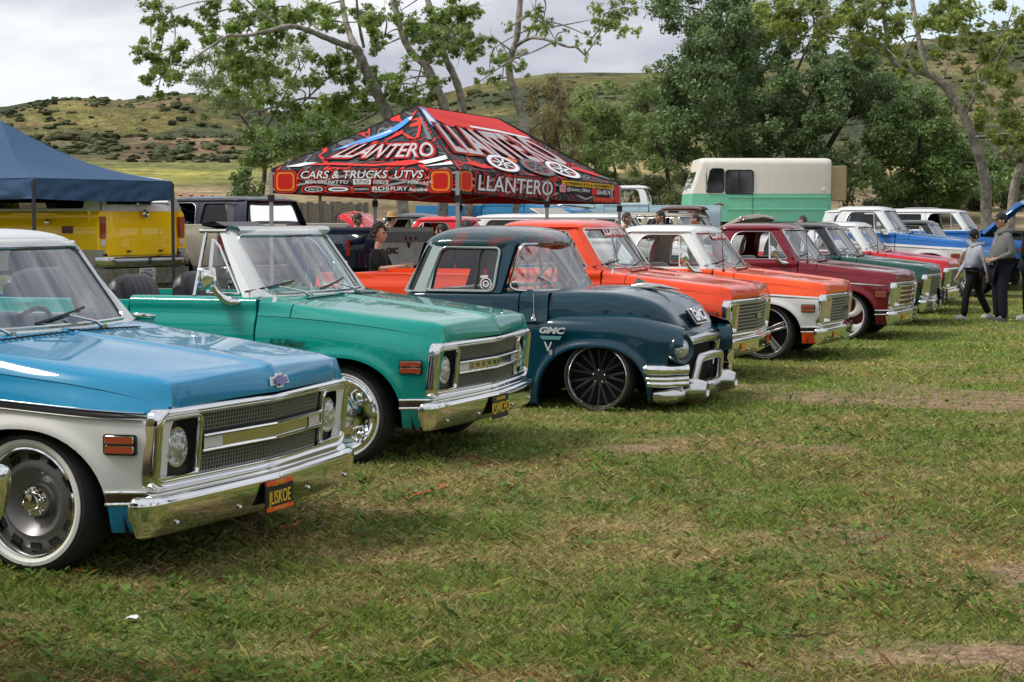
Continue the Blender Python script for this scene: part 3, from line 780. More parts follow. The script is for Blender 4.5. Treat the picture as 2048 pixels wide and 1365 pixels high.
def c10(name, label, pose, dz, P, roofP=None, inner=None, grille='mesh69', wheels='rally', body='pickup', seat=TANV, group='classic pickups parked in a row on the grass', low=False, cat='pickup truck', glass=False, mirrors=True, trim=None, badge=None, sticker=False, simple=False, antenna=False, ws=None, hood_up=0, xr=-4.05, extra=None, shellmat=None):
    X, Y, yaw = pose[:3]
    t = empty(name, (X, Y, pose[3] if len(pose) > 3 else 0), R(yaw), label, cat, group)
    roofP = roofP or P; inner = inner or P
    S = lambda key, fn, nm, mt, parent=t, **k: _loc(shared(key, fn, nm, mt, parent, **k), parent, t, dz)
    h_ = S('hood', hood, 'hood', P, sharp=80)
    if hood_up:
        a_ = R(hood_up); hx, hz = -.37, 1.24; h_.rotation_euler = (0, -a_, 0)
        h_.location = (hx - (hx * cos(a_) - hz * sin(a_)), 0, dz + hz - (hx * sin(a_) + hz * cos(a_)))
        S('engine', engine, 'engine', prin('engine_metal', (.10, .09, .085), .5, .4), bevel=.01)
    S('cowl', cowl, 'cowl_panel', P); S('cowlv', cowl_vent, 'cowl_vents', DARK, sharp=0)['kind'] = 'stuff'
    for s in (1, -1):
        q = dict(scale=(1, s, 1)); f = S('fender', fender, 'front_fender', P, **q)
        d = S('door', door, 'door', P, **q)
        if not simple: S('handle', door_handle, 'door_handle', CHROME, d)
        if body != 'blazer':
            c = S('cside', cab_side, 'cab_side', roofP, **q) if body == 'pickup' else S('cside2', lambda: cab_side([(-.655, 1.262), (-.985, 1.705), (-1.615, 1.705), (-1.615, 1.262)], HOLE, (.02, .03, .01, .01)), 'cab_side', roofP, **q); S('wtrim', window_trim, 'window_trim', prin('dull_trim', (.45, .44, .43), .3, .6), c)
            if glass: S('dglass', door_glass, 'side_glass', GLASS, c)
        v = S('vent', vent_frame, 'vent_window', CHROME, d); S('ventg', vent_glass, 'vent_glass', GLASS, v)
        mk = S('mkf', marker_frame, 'side_marker', BLACK, f); S('mk0', lambda: marker_lens(0), 'marker_lens', MARKER, mk); S('mk1', lambda: marker_lens(1), 'marker_lens', MARKER, mk)
        if not simple:
            for k in (0, 1): S(('mkr', k), lambda: marker_rim(k), 'marker_rim', CHROME, mk)
        if low:
            lo = S('lowstrip0', lambda: strip(lambda x: .570, lambda x: .612, .44, .655, .004), 'lower_molding', low, f)
            for k, z in enumerate((.556, .61)): S(('lows', k), lambda: strip(lambda x: z, lambda x: z + .014, .44, .657, .007), 'molding_trim', CHROME, lo)
        if trim:
            tr = S(('trim', trim[0]), lambda: strip(lambda x: .985 - .055 * (x + .3), lambda x: .985 + trim[1] - .055 * (x + .3), -1.6, .60, .006, 40, nose=True), 'side_molding', trim[2], f)
            if trim[3]:
                for k in (0, 1): S(('trimc', k, trim[1]), lambda: strip(lambda x: .985 + k * trim[1] - .003 - .055 * (x + .3), lambda x: .985 + k * trim[1] + .004 - .055 * (x + .3), -1.6, .585, .010, 40), 'molding_trim', CHROME, tr)
        if mirrors and not simple:
            a = S('marm', mirror_arm, 'mirror', CHROME, **q); S('mhead', mirror_head, 'mirror_head', CHROME, a)
    S('wsf', ws_frame, 'windshield_frame', roofP, sharp=50); w = S('ws', windshield, 'windshield', ws or WSG); S('wst', ws_trim, 'windshield_trim', DULLCHROME, w)
    [S(('wipb', y0), lambda: wiper_blade(y0), 'wiper_blade', BLACK, S(('wip', y0), lambda: wiper(y0), 'wiper', DULLCHROME)) for y0 in (-.42, .30)]
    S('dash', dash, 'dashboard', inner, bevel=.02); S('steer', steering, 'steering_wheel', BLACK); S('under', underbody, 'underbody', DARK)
    if body in ('pickup', 'suburban'):
        if body == 'pickup':
            S('roof', roof, 'roof', roofP, sharp=60); [S('drip', drip_rail, 'drip_rail', roofP, scale=(1, s, 1)) for s in (1, -1)]; S('liner', roof_liner, 'roof_liner', inner)
            S('cback', cab_back, 'cab_back', roofP); S('bglass', back_glass, 'rear_window', GLASS)
            for s in (1, -1): S('ccorner', lambda: door(1.262, -1.606, -1.835), 'cab_corner', P, scale=(1, s, 1))
            for s in (1, -1): S('bed', bed_side, 'bed_side', P, scale=(1, s, 1))
            S('tub', bed_tub, 'bed_floor', P); S('tail', tailgate, 'tailgate', P, bevel=.008); S('bench', bench, 'bench_seat', seat)
        else:
            longroof(t, S, P, roofP, xr); S('bench', bench, 'bench_seat', seat)
    g = S('shell', shell, 'grille_shell', CHROME, sharp=55); S('shellb', shell_back, 'grille_recess', DARK, g); S('lowpan', lowpan, 'gravel_pan', CHROME, g)
    egg = grille != 'mesh69'
    for s in (1, -1):
        bz = S(('bz', egg, s), lambda: (bezel_egg if egg else bezel)(s), 'headlight_bezel', CHROME, sharp=50); S(('cup', egg, s), lambda: lamp_cup(s), 'lamp_housing', CHROME if egg else BLACK, bz)
        h = S(('hl', s), lambda: headlight(s), 'headlight', LENS); S(('hlr', s), lambda: headlight_ring(s), 'headlight_ring', CHROME, h)
    if grille == 'mesh69':
        gm = S('mesh69', mesh_grille, 'grille_mesh', SILVERB, sharp=0); S('meshk', mesh_black, 'grille_band', BLACK, gm)
        cb = S('cbar', center_bar, 'grille_bar', CHROME); S('cpan', center_panel, 'grille_panel', prin('brushed_panel', (.66, .62, .5), .12, .95), cb)
        for s in (1, -1): S(('park', s), lambda: park_lamp(s), 'parking_lamp', CLEARL, cb)
    elif grille == 'egg':
        S('egg', egg_grille, 'grille', SILVERB, sharp=0)
        S('bowg', lambda: bowtie(.075, (xb(0) + .03, 0, .805)), 'grille_emblem', CHROME)
    else:
        gb = S('gbars', gmc_bars, 'grille', CHROME, bevel=.006); S('gback', gmc_back, 'grille_insert', prin('brown_insert', (.20, .075, .035), .5), gb)
    bm = S('bump', bumper, 'front_bumper', CHROME, sharp=60); [S('bolt', bumper_bolt, 'bumper_bolt', DULLCHROME, bm, loc=(BPATH(abs(y)) + .002, y, z)) for y, z in BOLTS if not simple]
    if egg:
        for s in (1, -1): S(('amb', s), lambda: amber_lamp(s), 'turn_lamp', AMBER, bm)
    for x in (0, -2.92):
        for s in (1, -1): wheel(wheels, t, x, s)
    if badge: badge(t, S)
    if extra: extra(t, S)
    if sticker:
        def wf(s_, t_, n): y = s_; z = 1.655 + t_; return (xw(y, z) + .006 + n, y, z)
        k = text('windshield_sticker', 'LLANTERO', prin('sticker_white', (.8, .8, .8), .5), w, (0, 0, 0), (0, 1, 0), (0, 0, 1), .105, sx=1.35, fn=wf, extrude=.001, bold=.004, shear=.2)
        k2 = text('sticker_line', 'LLANTERO', prin('sticker_red', (.6, .04, .03), .5), w, (0, 0, 0), (0, 1, 0), (0, 0, 1), .105, sx=1.35, fn=lambda a, b_, n: wf(a, b_ - .012, n - .003), extrude=.001, bold=.010, shear=.2)
        k.location = k2.location = (0, 0, 0)
    if antenna:
        a = MB(); a.tube([(-.50, -.86, 1.24), (-.53, -.86, 1.80)], [.006, .003], 5); a.ball((-.50, -.86, 1.25), .018, 8, 6); _loc(a.build('antenna', BLACK, t), t, t, dz)
    else:
        S('antb', lambda: MB().lathe([(.02, 0), (.018, .02), (.012, .03), (.010, .05), (.001, .055)], 12, (-.52, -.86, 1.235), axis='z'), 'antenna_base', CHROME)
    return t
def _loc(o, parent, root, dz):
    if parent is root: o.location.z += dz
    elif False and parent.scale.y < 0 and parent.type == 'MESH': pass
    return o
# ---------------------------------------------------------------- ground and terrain
def vnoise(x, y, f, seed=0):
    """smooth value noise on numpy arrays, 0..1"""
    g = np.random.default_rng(seed).random((256, 256)); x = np.asarray(x) * f + 37.3 + seed; y = np.asarray(y) * f + 11.7 - seed
    xi = np.floor(x).astype(int); yi = np.floor(y).astype(int); tx = x - xi; ty = y - yi
    tx = tx * tx * (3 - 2 * tx); ty = ty * ty * (3 - 2 * ty)
    a = g[xi % 256, yi % 256]; b = g[(xi + 1) % 256, yi % 256]; c = g[xi % 256, (yi + 1) % 256]; d = g[(xi + 1) % 256, (yi + 1) % 256]
    return (a * (1 - tx) + b * tx) * (1 - ty) + (c * (1 - tx) + d * tx) * ty
def fbm(x, y, f, o=4, seed=0):
    s = 0; a = 1; n = 0
    for k in range(o): s = s + a * vnoise(x, y, f * 2 ** k, seed + k); n += a; a *= .5
    return s / n
def sst(x, a, b): t = np.clip((np.asarray(x, float) - a) / (b - a), 0, 1); return t * t * (3 - 2 * t)
RPX = [-3000, -1500, -400, 0, 95, 160, 250, 310, 365, 420, 480, 560, 640, 750, 870, 950, 1100, 1300, 1450, 1600, 1750, 1900, 2048, 2400, 3500, 6000]
RPY = [230, 190, 205, 219, 201, 212, 223, 218, 204, 212, 226, 228, 214, 205, 195, 172, 149, 149, 146, 120, 98, 76, 58, 50, 70, 160]
def hterr(x, y):
    x = np.asarray(x, float); y = np.asarray(y, float); yy = np.maximum(y, 1); px = 1024 + FPX * x / yy
    px = np.where(y < 5, np.where(x > 0, 6000, -3000), px)
    el = (442.3 - np.interp(px, RPX, RPY)) / FPX
    hr = CH + el * 420
    lf = 1 - sst(px, 700, 1300)
    prof_l = np.interp(y, [0, 40, 55, 75, 100, 125, 138, 160, 190, 215, 420, 600], [0, 0, 1.2, 2.2, 3.7, 5.5, 6.3, 9.2, 9.9, 10.6, 0, 0])
    prof_r = np.interp(y, [0, 40, 55, 90, 140, 215, 420, 600], [0, 0, 1.2, 2.6, 4.5, 9, 0, 0])
    base = prof_l * lf + prof_r * (1 - lf)
    k = sst(y, 205, 420)
    b215 = 10.6 * lf + 9 * (1 - lf)
    far = b215 + (hr - b215) * ((y - 215) / 205.0) ** 1.25 if np.ndim(y) == 0 else b215 + (hr - b215) * np.clip((y - 215) / 205, 0, 1) ** 1.25
    gul = (fbm(x, y, .018, 4, 3) - .5) * 16 * np.clip((y - 215) / 60, 0, 1) * np.clip((418 - y) / 50, 0, 1)
    h = np.where(y < 215, base, far + gul)
    h = np.where(y > 420, hr - (y - 420) * .25, h)
    h = h + (fbm(x, y, .12, 3, 9) - .5) * .5 * np.clip((y - 42) / 20, 0, 1)
    return h
def hground(x, y): return (fbm(x, y, .8, 3, 5) - .5) * .05 + (fbm(x, y, 4, 2, 6) - .5) * .02
def dryness(x, y):
    """0 lush green, 1 straw and bare soil"""
    d = .35 * fbm(x, y, .5, 3, 20) + .40 * fbm(x, y, 2.1, 3, 27) + .25 * fbm(x, y, 7.5, 2, 28); near = 1 - sst(y, 6, 17)
    return np.clip((d - .5) * 3.4 + .37 * near + .12, 0, 1)
def bare(x, y):
    b = fbm(x * .6, y, .42, 5, 31)
    return sst(b, .60, .68) * (1 - .75 * sst(y, 13, 22))
def color_mesh(name, V, F, C, mat, kind, label=None, cat=None, smooth_=True):
    me = bpy.data.meshes.new(name); V = np.asarray(V, np.float32); F = np.asarray(F, np.int32); k = F.shape[1]
    me.vertices.add(len(V)); me.vertices.foreach_set('co', V.ravel()); me.loops.add(F.size); me.loops.foreach_set('vertex_index', F.ravel())
    me.polygons.add(len(F)); me.polygons.foreach_set('loop_start', np.arange(0, F.size, k, dtype=np.int32))
    try: me.polygons.foreach_set('loop_total', np.full(len(F), k, np.int32))
    except Exception: pass
    me.polygons.foreach_set('use_smooth', np.full(len(F), smooth_)); me.update(calc_edges=True)
    if C is not None:
        a = me.color_attributes.new('Col', 'FLOAT_COLOR', 'POINT'); a.data.foreach_set('color', np.concatenate([C, np.ones((len(C), 1))], 1).astype(np.float32).ravel())
    o = bpy.data.objects.new(name, me); COL.objects.link(o); me.materials.append(mat)
    if kind: o['kind'] = kind
    if label: o['label'] = label
    if cat: o['category'] = cat
    return o
def vcmat(name, rough=.8, trans=0, bump=0, scales=(), spec=.3, hue=0):
    m = bpy.data.materials.new(name); m.use_nodes = True; nt = m.node_tree; N = nt.nodes; L = nt.links; p = N['Principled BSDF']
    p.inputs['Roughness'].default_value = rough; p.inputs['Specular IOR Level'].default_value = spec
    at_ = N.new('ShaderNodeAttribute'); at_.attribute_name = 'Col'; src = at_.outputs['Color']
    tc = N.new('ShaderNodeTexCoord')
    for sc, lo, hi in scales:
        n = N.new('ShaderNodeTexNoise'); n.inputs['Scale'].default_value = sc; n.inputs['Detail'].default_value = 8; n.inputs['Roughness'].default_value = .65
        L.new(tc.outputs['Object'], n.inputs['Vector'])
        mr = N.new('ShaderNodeMapRange'); mr.inputs['From Min'].default_value = .3; mr.inputs['From Max'].default_value = .7; mr.inputs['To Min'].default_value = lo; mr.inputs['To Max'].default_value = hi
        L.new(n.outputs['Fac'], mr.inputs['Value'])
        mx = N.new('ShaderNodeMix'); mx.data_type = 'RGBA'; mx.blend_type = 'MULTIPLY'; mx.inputs['Factor'].default_value = 1
        L.new(src, mx.inputs['A']); L.new(mr.outputs[0], mx.inputs['B']); src = mx.outputs['Result']
    L.new(src, p.inputs['Base Color'])
    if bump:
        n = N.new('ShaderNodeTexNoise'); n.inputs['Scale'].default_value = bump[0]; n.inputs['Detail'].default_value = 8; L.new(tc.outputs['Object'], n.inputs['Vector'])
        b = N.new('ShaderNodeBump'); b.inputs['Strength'].default_value = bump[1]; b.inputs['Distance'].default_value = bump[2]
        L.new(n.outputs['Fac'], b.inputs['Height']); L.new(b.outputs['Normal'], p.inputs['Normal'])
    if trans:
        o = N['Material Output']; tr = N.new('ShaderNodeBsdfTranslucent'); L.new(src, tr.inputs['Color']); ms = N.new('ShaderNodeMixShader'); ms.inputs[0].default_value = trans
        L.new(p.outputs[0], ms.inputs[1]); L.new(tr.outputs[0], ms.inputs[2]); L.new(ms.outputs[0], o.inputs['Surface'])
    return m
def lerp3(a, b, t): return np.asarray(a) * (1 - t[:, None]) + np.asarray(b) * t[:, None]
GREEN, STRAW, SOIL = (.115, .150, .040), (.25, .185, .085), (.25, .165, .105)
GX0, GX1, GY0, GY1 = -15, 18, 0, 39
def build_ground():
    st = .15; xs = np.arange(GX0, GX1 + st / 2, st); ys = np.arange(GY0, GY1 + st / 2, st); X, Y = np.meshgrid(xs, ys); n, m = X.shape
    ed = sst(np.minimum(np.minimum(X - GX0, GX1 - X), np.minimum(Y - GY0, GY1 - Y)), 0, 1.5)
    Z = hground(X, Y) * ed; x, y = X.ravel(), Y.ravel(); d = dryness(x, y); b = bare(x, y)
    C = lerp3(GREEN, STRAW, np.clip(d * 1.0, 0, 1)); C = C * (1 - b[:, None]) + np.array(SOIL) * b[:, None]
    i = np.arange(n * m).reshape(n, m); F = np.stack([i[:-1, :-1].ravel(), i[:-1, 1:].ravel(), i[1:, 1:].ravel(), i[1:, :-1].ravel()], 1)
    color_mesh('ground', np.stack([x, y, Z.ravel()], 1), F, C, vcmat('grass_ground', .95, bump=(55, .8, .02), scales=((5, .55, 1.45), (26, .45, 1.55), (90, .5, 1.5)), spec=.15), 'structure', 'grassy show field with patches of bare soil', 'ground')
    # farther land
    xs = np.concatenate([np.arange(-420, GX0, 5.0), [GX0], np.arange(-10, GX1, 4.0), [GX1], np.arange(22, 560, 5.0)]); ys = np.concatenate([np.arange(-120, 0, 6.0), [0], [13, 26, GY1], np.arange(42, 200, 2.5), np.arange(200, 470, 4.0)])
    X, Y = np.meshgrid(xs, ys); n, m = X.shape; Z = hterr(X, Y); x, y, z = X.ravel(), Y.ravel(), Z.ravel()
    px = 1024 + FPX * x / np.maximum(y, 1); left = 1 - sst(px, 700, 1300)
    nz = fbm(x, y, .05, 5, 40); n2 = fbm(x, y, .02, 4, 50)
    C = lerp3((.085, .105, .046), (.14, .130, .060), sst(nz, .35, .65))                       # scrub grass
    rock = sst(fbm(x, y, .035, 5, 60), .56, .64) * (y > 205); C = lerp3(C, (.26, .15, .085), rock * .5)
    brush = sst(fbm(x, y, .07, 4, 70), .44, .56) * (y > 205); C = lerp3(C, (.050, .062, .034), brush * .9)
    yel = sst(fbm(x, y, .04, 4, 80), .58, .66) * (y > 205); C = lerp3(C, (.22, .18, .05), yel * .4)
    fl = np.where(y < 45, 1.0, 0.0); C = lerp3(C, np.array(GREEN) * .8, fl)
    dry = sst(y, 44, 50) * (1 - sst(y, 96, 104)); C = lerp3(C, (.26, .20, .115), dry * .9)
    mus = sst(y, 92, 102) * (1 - sst(y, 134, 138)) * left; C = lerp3(C, lerp3((.17, .18, .06), (.30, .28, .075), sst(nz, .4, .6)), mus * .95)
    bank = sst(y, 136, 140) * (1 - sst(y, 160, 168)) * left; C = lerp3(C, lerp3((.12, .125, .065), (.20, .135, .08), sst(fbm(x, y, .12, 4, 90), .42, .58)), bank * .95)
    ter = sst(y, 160, 168) * (1 - sst(y, 196, 206)); C = lerp3(C, (.36, .29, .14), ter * .9)
    i = np.arange(n * m).reshape(n, m); F = np.stack([i[:-1, :-1].ravel(), i[:-1, 1:].ravel(), i[1:, 1:].ravel(), i[1:, :-1].ravel()], 1)
    cx, cy = x[F].mean(1), y[F].mean(1); keep = ~((cx > GX0) & (cx < GX1) & (cy > GY0) & (cy < GY1)); F = F[keep]
    color_mesh('hills', np.stack([x, y, z], 1), F, C, vcmat('hill_scrub', .95, bump=(.8, .6, .5), scales=((.11, .6, 1.4), (.45, .5, 1.5), (1.8, .6, 1.4)), spec=.1), 'structure', 'dry scrub hills rising beyond the field', 'hills')
    # bushes on the slopes, one mass
    V = []; Fs = []; Cs = []; o = 0; nb = 0
    ico = bpy.data.meshes.new('x'); import bmesh; bm = bmesh.new(); bmesh.ops.create_icosphere(bm, subdivisions=2, radius=1); bm.to_mesh(ico); bm.free()
    base = np.array([v.co for v in ico.vertices]); tri = np.array([p.vertices[:] for p in ico.polygons]); bpy.data.meshes.remove(ico)
    for k in range(9000):
        yy = nr.uniform(138, 412) if nr.random() < .85 else nr.uniform(136, 165); xx = yy * nr.uniform(-.42, .44)
        dens = float(fbm(np.array([xx]), np.array([yy]), .03, 3, 77)[0])
        if nr.random() > (dens - .38) * 3: continue
        if 160 < yy < 205 and nr.random() < .8: continue
        r = nr.uniform(.14, .50) * (1.5 if nr.random() < .12 else 1) * (1 + (yy - 140) / 500); nn = base + nr.normal(0, .22, base.shape); zz = float(hterr(np.array([xx]), np.array([yy]))[0])
        V.append(nn * [r * nr.uniform(.9, 1.7), r, r * nr.uniform(.4, .8)] + [xx, yy, zz + r * .25]); Fs.append(tri + o); o += len(base)
        c = np.array([.062, .082, .036]) * nr.uniform(.6, 1.6) + np.array([.02, .008, .0]) * nr.random(); Cs.append(np.tile(c, (len(base), 1)) * nr.uniform(.8, 1.2, (len(base), 1)))
    color_mesh('shrubs', np.concatenate(V), np.concatenate(Fs), np.concatenate(Cs), vcmat('shrub_leaves', .9, bump=(3, 1, .4), scales=((2.5, .5, 1.5),)), 'stuff', 'dark chaparral bushes dotted over the hills', 'shrubs')
build_ground()
def blades(n, name, label, cat, hmin, hmax, wmul, greenbias, y0, y1, seed):
    g = np.random.default_rng(seed)
    # density falls with distance; a margin is kept on both sides for other viewpoints
    u = g.random(n); y = y0 * (y1 / y0) ** u; x = g.uniform(-1, 1, n) * (.37 * y + 1.9)
    d = dryness(x, y); b = bare(x, y); clump = fbm(x, y, 2.2, 3, 44)
    keep = (g.random(n) > b * .93) & (g.random(n) < .35 + 1.1 * clump) & (x > GX0) & (x < GX1); x, y, d, clump = x[keep], y[keep], d[keep], clump[keep]; n = len(x)
    z = hground(x, y); h = g.uniform(hmin, hmax, n) * (.55 + .9 * clump) * (1 - .35 * d); w = (.0006 + .00030 * y) * wmul * g.uniform(.7, 1.3, n)
    a = g.uniform(0, 2 * pi, n); lean = g.uniform(.4, 1.9, n) * h * (1 + .8 * d); la = g.uniform(0, 2 * pi, n)
    dx, dy = np.cos(a) * w, np.sin(a) * w; lx, ly = np.cos(la) * lean, np.sin(la) * lean
    P0 = np.stack([x - dx, y - dy, z - .005], 1); P1 = np.stack([x + dx, y + dy, z - .005], 1)
    P2 = np.stack([x + dx * .7 + lx * .4, y + dy * .7 + ly * .4, z + h * .62], 1); P3 = np.stack([x + lx, y + ly, z + h], 1)
    V = np.stack([P0, P1, P2, P3], 1).reshape(-1, 3); i = np.arange(n)[:, None] * 4; F = np.concatenate([i + 0, i + 1, i + 2, i + 3], 1)
    t = np.clip(d + g.normal(0, .33, n) - greenbias, 0, 1)
    C = lerp3((.200, .285, .050), (.50, .385, .170), t); lush = sst(y, 10, 20); C = C * (1 + .25 * lush[:, None] * np.array([.9, 1.0, .3])); C = C * g.uniform(.45, 1.5, (n, 1))
    red = (g.random(n) < .10 * d)[:, None]; C = np.where(red, np.array([.22, .10, .045]) * g.uniform(.7, 1.3, (n, 1)), C)
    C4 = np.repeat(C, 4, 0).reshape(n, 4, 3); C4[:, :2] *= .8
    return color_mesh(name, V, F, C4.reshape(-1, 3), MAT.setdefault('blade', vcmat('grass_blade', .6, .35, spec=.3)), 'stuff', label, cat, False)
def weeds():
    g = np.random.default_rng(99); V = []; F = []; C = []; o = 0
    ctr = []
    for k in range(5200):
        y = 3.6 * (26 / 3.6) ** g.random(); x = g.uniform(-1, 1) * (.34 * y + 1.2)
        s = float(fbm(np.array([x]), np.array([y]), .9, 3, 123)[0])
        if s < .56 and g.random() < .97: continue
        ctr.append((x, y))
    for x, y in ctr:
        col = np.array([.095, .165, .032]) * g.uniform(.6, 1.3) + np.array([.02, .02, 0]) * g.random(); z = float(hground(np.array([x]), np.array([y]))[0])
        for j in range(g.integers(5, 12)):
            a = g.uniform(0, 2 * pi); r = g.uniform(.01, .085); L = g.uniform(.016, .042); W = L * g.uniform(.35, .55); hz = g.uniform(.012, .05); tl = g.uniform(-.3, .6)
            ca, sa = cos(a), sin(a); q = [(0, 0, -.3), (.3, -.8, 0), (.7, -.85, .3), (1, 0, .2), (.7, .85, .3), (.3, .8, 0)]
            V += [(x + ca * (r + L * p) - sa * W * s_, y + sa * (r + L * p) + ca * W * s_, z + hz + (c_ * .012 + p * L * tl)) for p, s_, c_ in q]
            F.append([o, o + 1, o + 2, o + 3]); F.append([o, o + 3, o + 4, o + 5]); o += 6; C += [col * g.uniform(.75, 1.25)] * 6
    color_mesh('weeds', V, F, np.array(C), vcmat('weed_leaf', .65, .3, spec=.15), 'stuff', 'broad leaved weeds growing flat in the grass', 'weeds', False)
blades(690000, 'grass', 'short mixed green and straw grass on the show field', 'grass', .012, .036, 1.0, .0, 3.2, 38, 11)
blades(16000, 'tall_grass', 'scattered taller green grass blades in the field', 'grass', .035, .075, .9, .35, 3.2, 30, 12)
weeds()
# ---------------------------------------------------------------- front row
BLUE, TEAL, ORANGE, MAROON = (.014, .245, .45), (.0, .27, .22), (.80, .060, .008), (.165, .002, .010)
LIN_WHITE = (.74, .76, .74)
P_blue = paint('blue_and_white', BLUE, (.72, .72, .69), .995, -.055, .585)
P_teal = paint('teal_paint', TEAL)
P_orange = paint('orange_paint', ORANGE)
P_orwh = paint('orange_and_white', (.88, .085, .010), (.70, .71, .68), .995, -.055, .585)
P_maroon = paint('maroon_paint', MAROON)
P_white = paint('white_paint_gloss', LIN_WHITE)
ROW = 'classic pickups parked in the front row on the grass'
def badge_blue(t, S):
    e = S('bow_out', lambda: bowtie(.085, (.768, 0, 1.048), -.25), 'hood_emblem', prin('emblem_silver', (.72, .72, .72), .25, .3)); S('bow_in', lambda: bowtie(.058, (.780, 0, 1.048), -.25), 'emblem_fill', prin('emblem_blue', (.02, .02, .22), .25, 0, 1), e)
    f = plate(t, .778, -.03, .498, 'CALIFORNIA', 'JLISKOE', -.217, (BLACK, YELL), .84)
    for z, s in ((.062, 'BURGER'), (-.062, 'IN-N-OUT')):
        b = MB(); b.prism([(.784, -.03 + p[0], .498 + z + p[1]) for p in rpoly([(-.128, -.010), (.128, -.010), (.128, .010), (-.128, .010)], .004, 2, 0)], (.006, 0, 0))
        w = b.build('plate_frame', ORANGEP, f); text('frame_lettering', s, prin('frame_yellow', (.8, .5, .03), .5), w, (.7915, -.03, .498 + z), (0, 1, 0), (0, 0, 1), .022, extrude=.0008, space=1.2)
T1 = c10('pickup_truck', 'blue and white pickup with mesh grille and whitewall tyre, nearest the camera', (-1.84, 8.75, -22.2), -.217, P_blue, P_white, paint('blue_inner', BLUE), 'mesh69', 'rally', group=ROW, low=BRONZE, trim=('wide', .034, BLACK, True), badge=badge_blue, mirrors=False, ws=glassmat('windshield_glass_blue', (.86, .93, .95), ior=2.6))
def blazer_side():
    return bed_side(-1.612, -3.62, -2.72, 1.235)
def badge_blazer(t, S):
    for s in (1, -1): S('bzside', blazer_side, 'rear_quarter_panel', P_teal, scale=(1, s, 1))
    b = MB(); b.box((-2.6, 0, .70), (2.1, 1.62, .04)); b.box((-1.2, 0, .66), (1.1, 1.7, .04)); b.build('floor', VINYL, t).location.z = -.18
    b = MB(); b.box((-3.60, 0, .93), (.05, 1.62, .56)); b.build('tailgate', P_teal, t, bevel=.01).location.z = -.18
    for i, (x, y, h) in enumerate(((-1.72, -.47, 1.40), (-1.72, .42, 1.40), (-2.75, -.0, 1.43))):
        w = shared(('bkt', i), lambda: bucket(x, y, h), 'rear_seat' if i == 2 else 'bucket_seat', VINYL, t); w.location.z = -.18
        if i == 2: w.scale = (1, 1.9, 1)
    b = MB(); b.poly([p for p in [(-.95, -.69, 1.735), (-1.01, -.70, 1.765), (-1.30, -.66, 1.79), (-1.30, .66, 1.79), (-1.01, .70, 1.765), (-.95, .69, 1.735)]])
    b2 = MB(); rows = [[(x, y, z) for y in [-.70 + 1.4 * j / 12 for j in range(13)]] for x, z in ((-1.00, 1.715), (-.965, 1.735), (-.93, 1.745), (-.88, 1.74), (-.86, 1.715), (-.88, 1.69))]
    b2.grid(rows); h = b2.build('windshield_header', P_white, t); h.location.z = -.18
    b3 = MB(); rows = [[(x, y, z) for y in (-.70, -.5, -.3, -.1)] for x, z in ((-.98, 1.745), (-1.06, 1.775), (-1.16, 1.765), (-1.16, 1.745), (-1.0, 1.72))]
    b3.grid(rows); o = b3.build('folded_top_edge', VINYL, t); o.location.z = -.18
    for s in (1, -1):
        b4 = MB(); b4.tube(to_side([(-1.12, 1.27), (-1.13, 1.70)], .02), .014, 8); b4.tube(to_side([(-.96, 1.712), (-1.17, 1.712)], .0), .016, 8)
        o = b4.build('vent_post', CHROME, t); o.location.z = -.18; o.scale = (1, s, 1)
    for s in (1, -1):   # slim screen pillars
        m = MB(); a = rpoly([(-.655, 1.262), (-.985, 1.712), (-1.02, 1.712), (-.735, 1.262)], .01, 3, 3); m.ring([to_side(a), to_side(a, .05)]); m.poly(to_side(a)); m.poly(to_side(a, .05))
        o = m.build('screen_pillar', P_white, t); o.location.z = -.18; o.scale = (1, s, 1)
    plate(t, .778, -.02, .50, 'CALIFORNIA', 'K5WICHO', -.18, (BLACK, YELL))
    cp = [c for c in t.children if c.name.startswith('grille_bar')]
    for i, ch in enumerate('CHEVROLET'):
        y = -.36 + .72 * i / 8
        text('grille_letter', ch, BLACK, cp[0], (xb(y, .8) + .003, y, .803), (-.09 if y < 0 else .0, 1, 0), (0, 0, 1), .042, extrude=.0015)
    text('fender_script', 'K/5 Blazer', BLACK, t, (-.37, -.985, .975 - .18), (1, 0, -.03), (0, 0, 1), .062, shear=.35, extrude=.002)
T2 = c10('open_top_truck', 'teal open-top truck with black bucket seats and white windshield frame', (-.81, 12.40, -20), -.18, P_teal, P_white, P_teal, 'mesh69', 'dish', 'blazer', group=ROW, low=BRONZE, badge=badge_blazer, cat='off-road truck', ws=glassmat('windshield_glass_light', (.86, .93, .92), ior=3.2))
T4 = c10('pickup_truck', 'solid orange pickup with egg-crate grille and a long orange bed, beside the dark green pickup', (1.80, 18.16, -21.3), -.163, P_orange, P_orange, prin('dark_red_trim', (.05, .006, .006), .5), 'egg', 'spoke5', group=ROW, sticker=True, mirrors=False)
T5 = c10('pickup_truck', 'orange pickup with white roof and white lower fender on five-spoke wheels', (3.22, 20.96, -20.7), -.223, P_orwh, P_white, prin('orange_trim', (.30, .03, .01), .5), 'egg', 'spoke5', group=ROW, low=BLACK, trim=('chrome', .018, CHROME, False), sticker=True, antenna=True)
T6 = c10('pickup_truck', 'maroon pickup with brown-barred grille and white swirl wheels', (4.78, 24.36, -21.9), -.205, P_maroon, P_maroon, prin('maroon_trim', (.06, .004, .006), .5), 'gmc', 'blade', seat=GREYV, group=ROW, low=BLACK, trim=('chrome2', .018, CHROME, False), antenna=True)
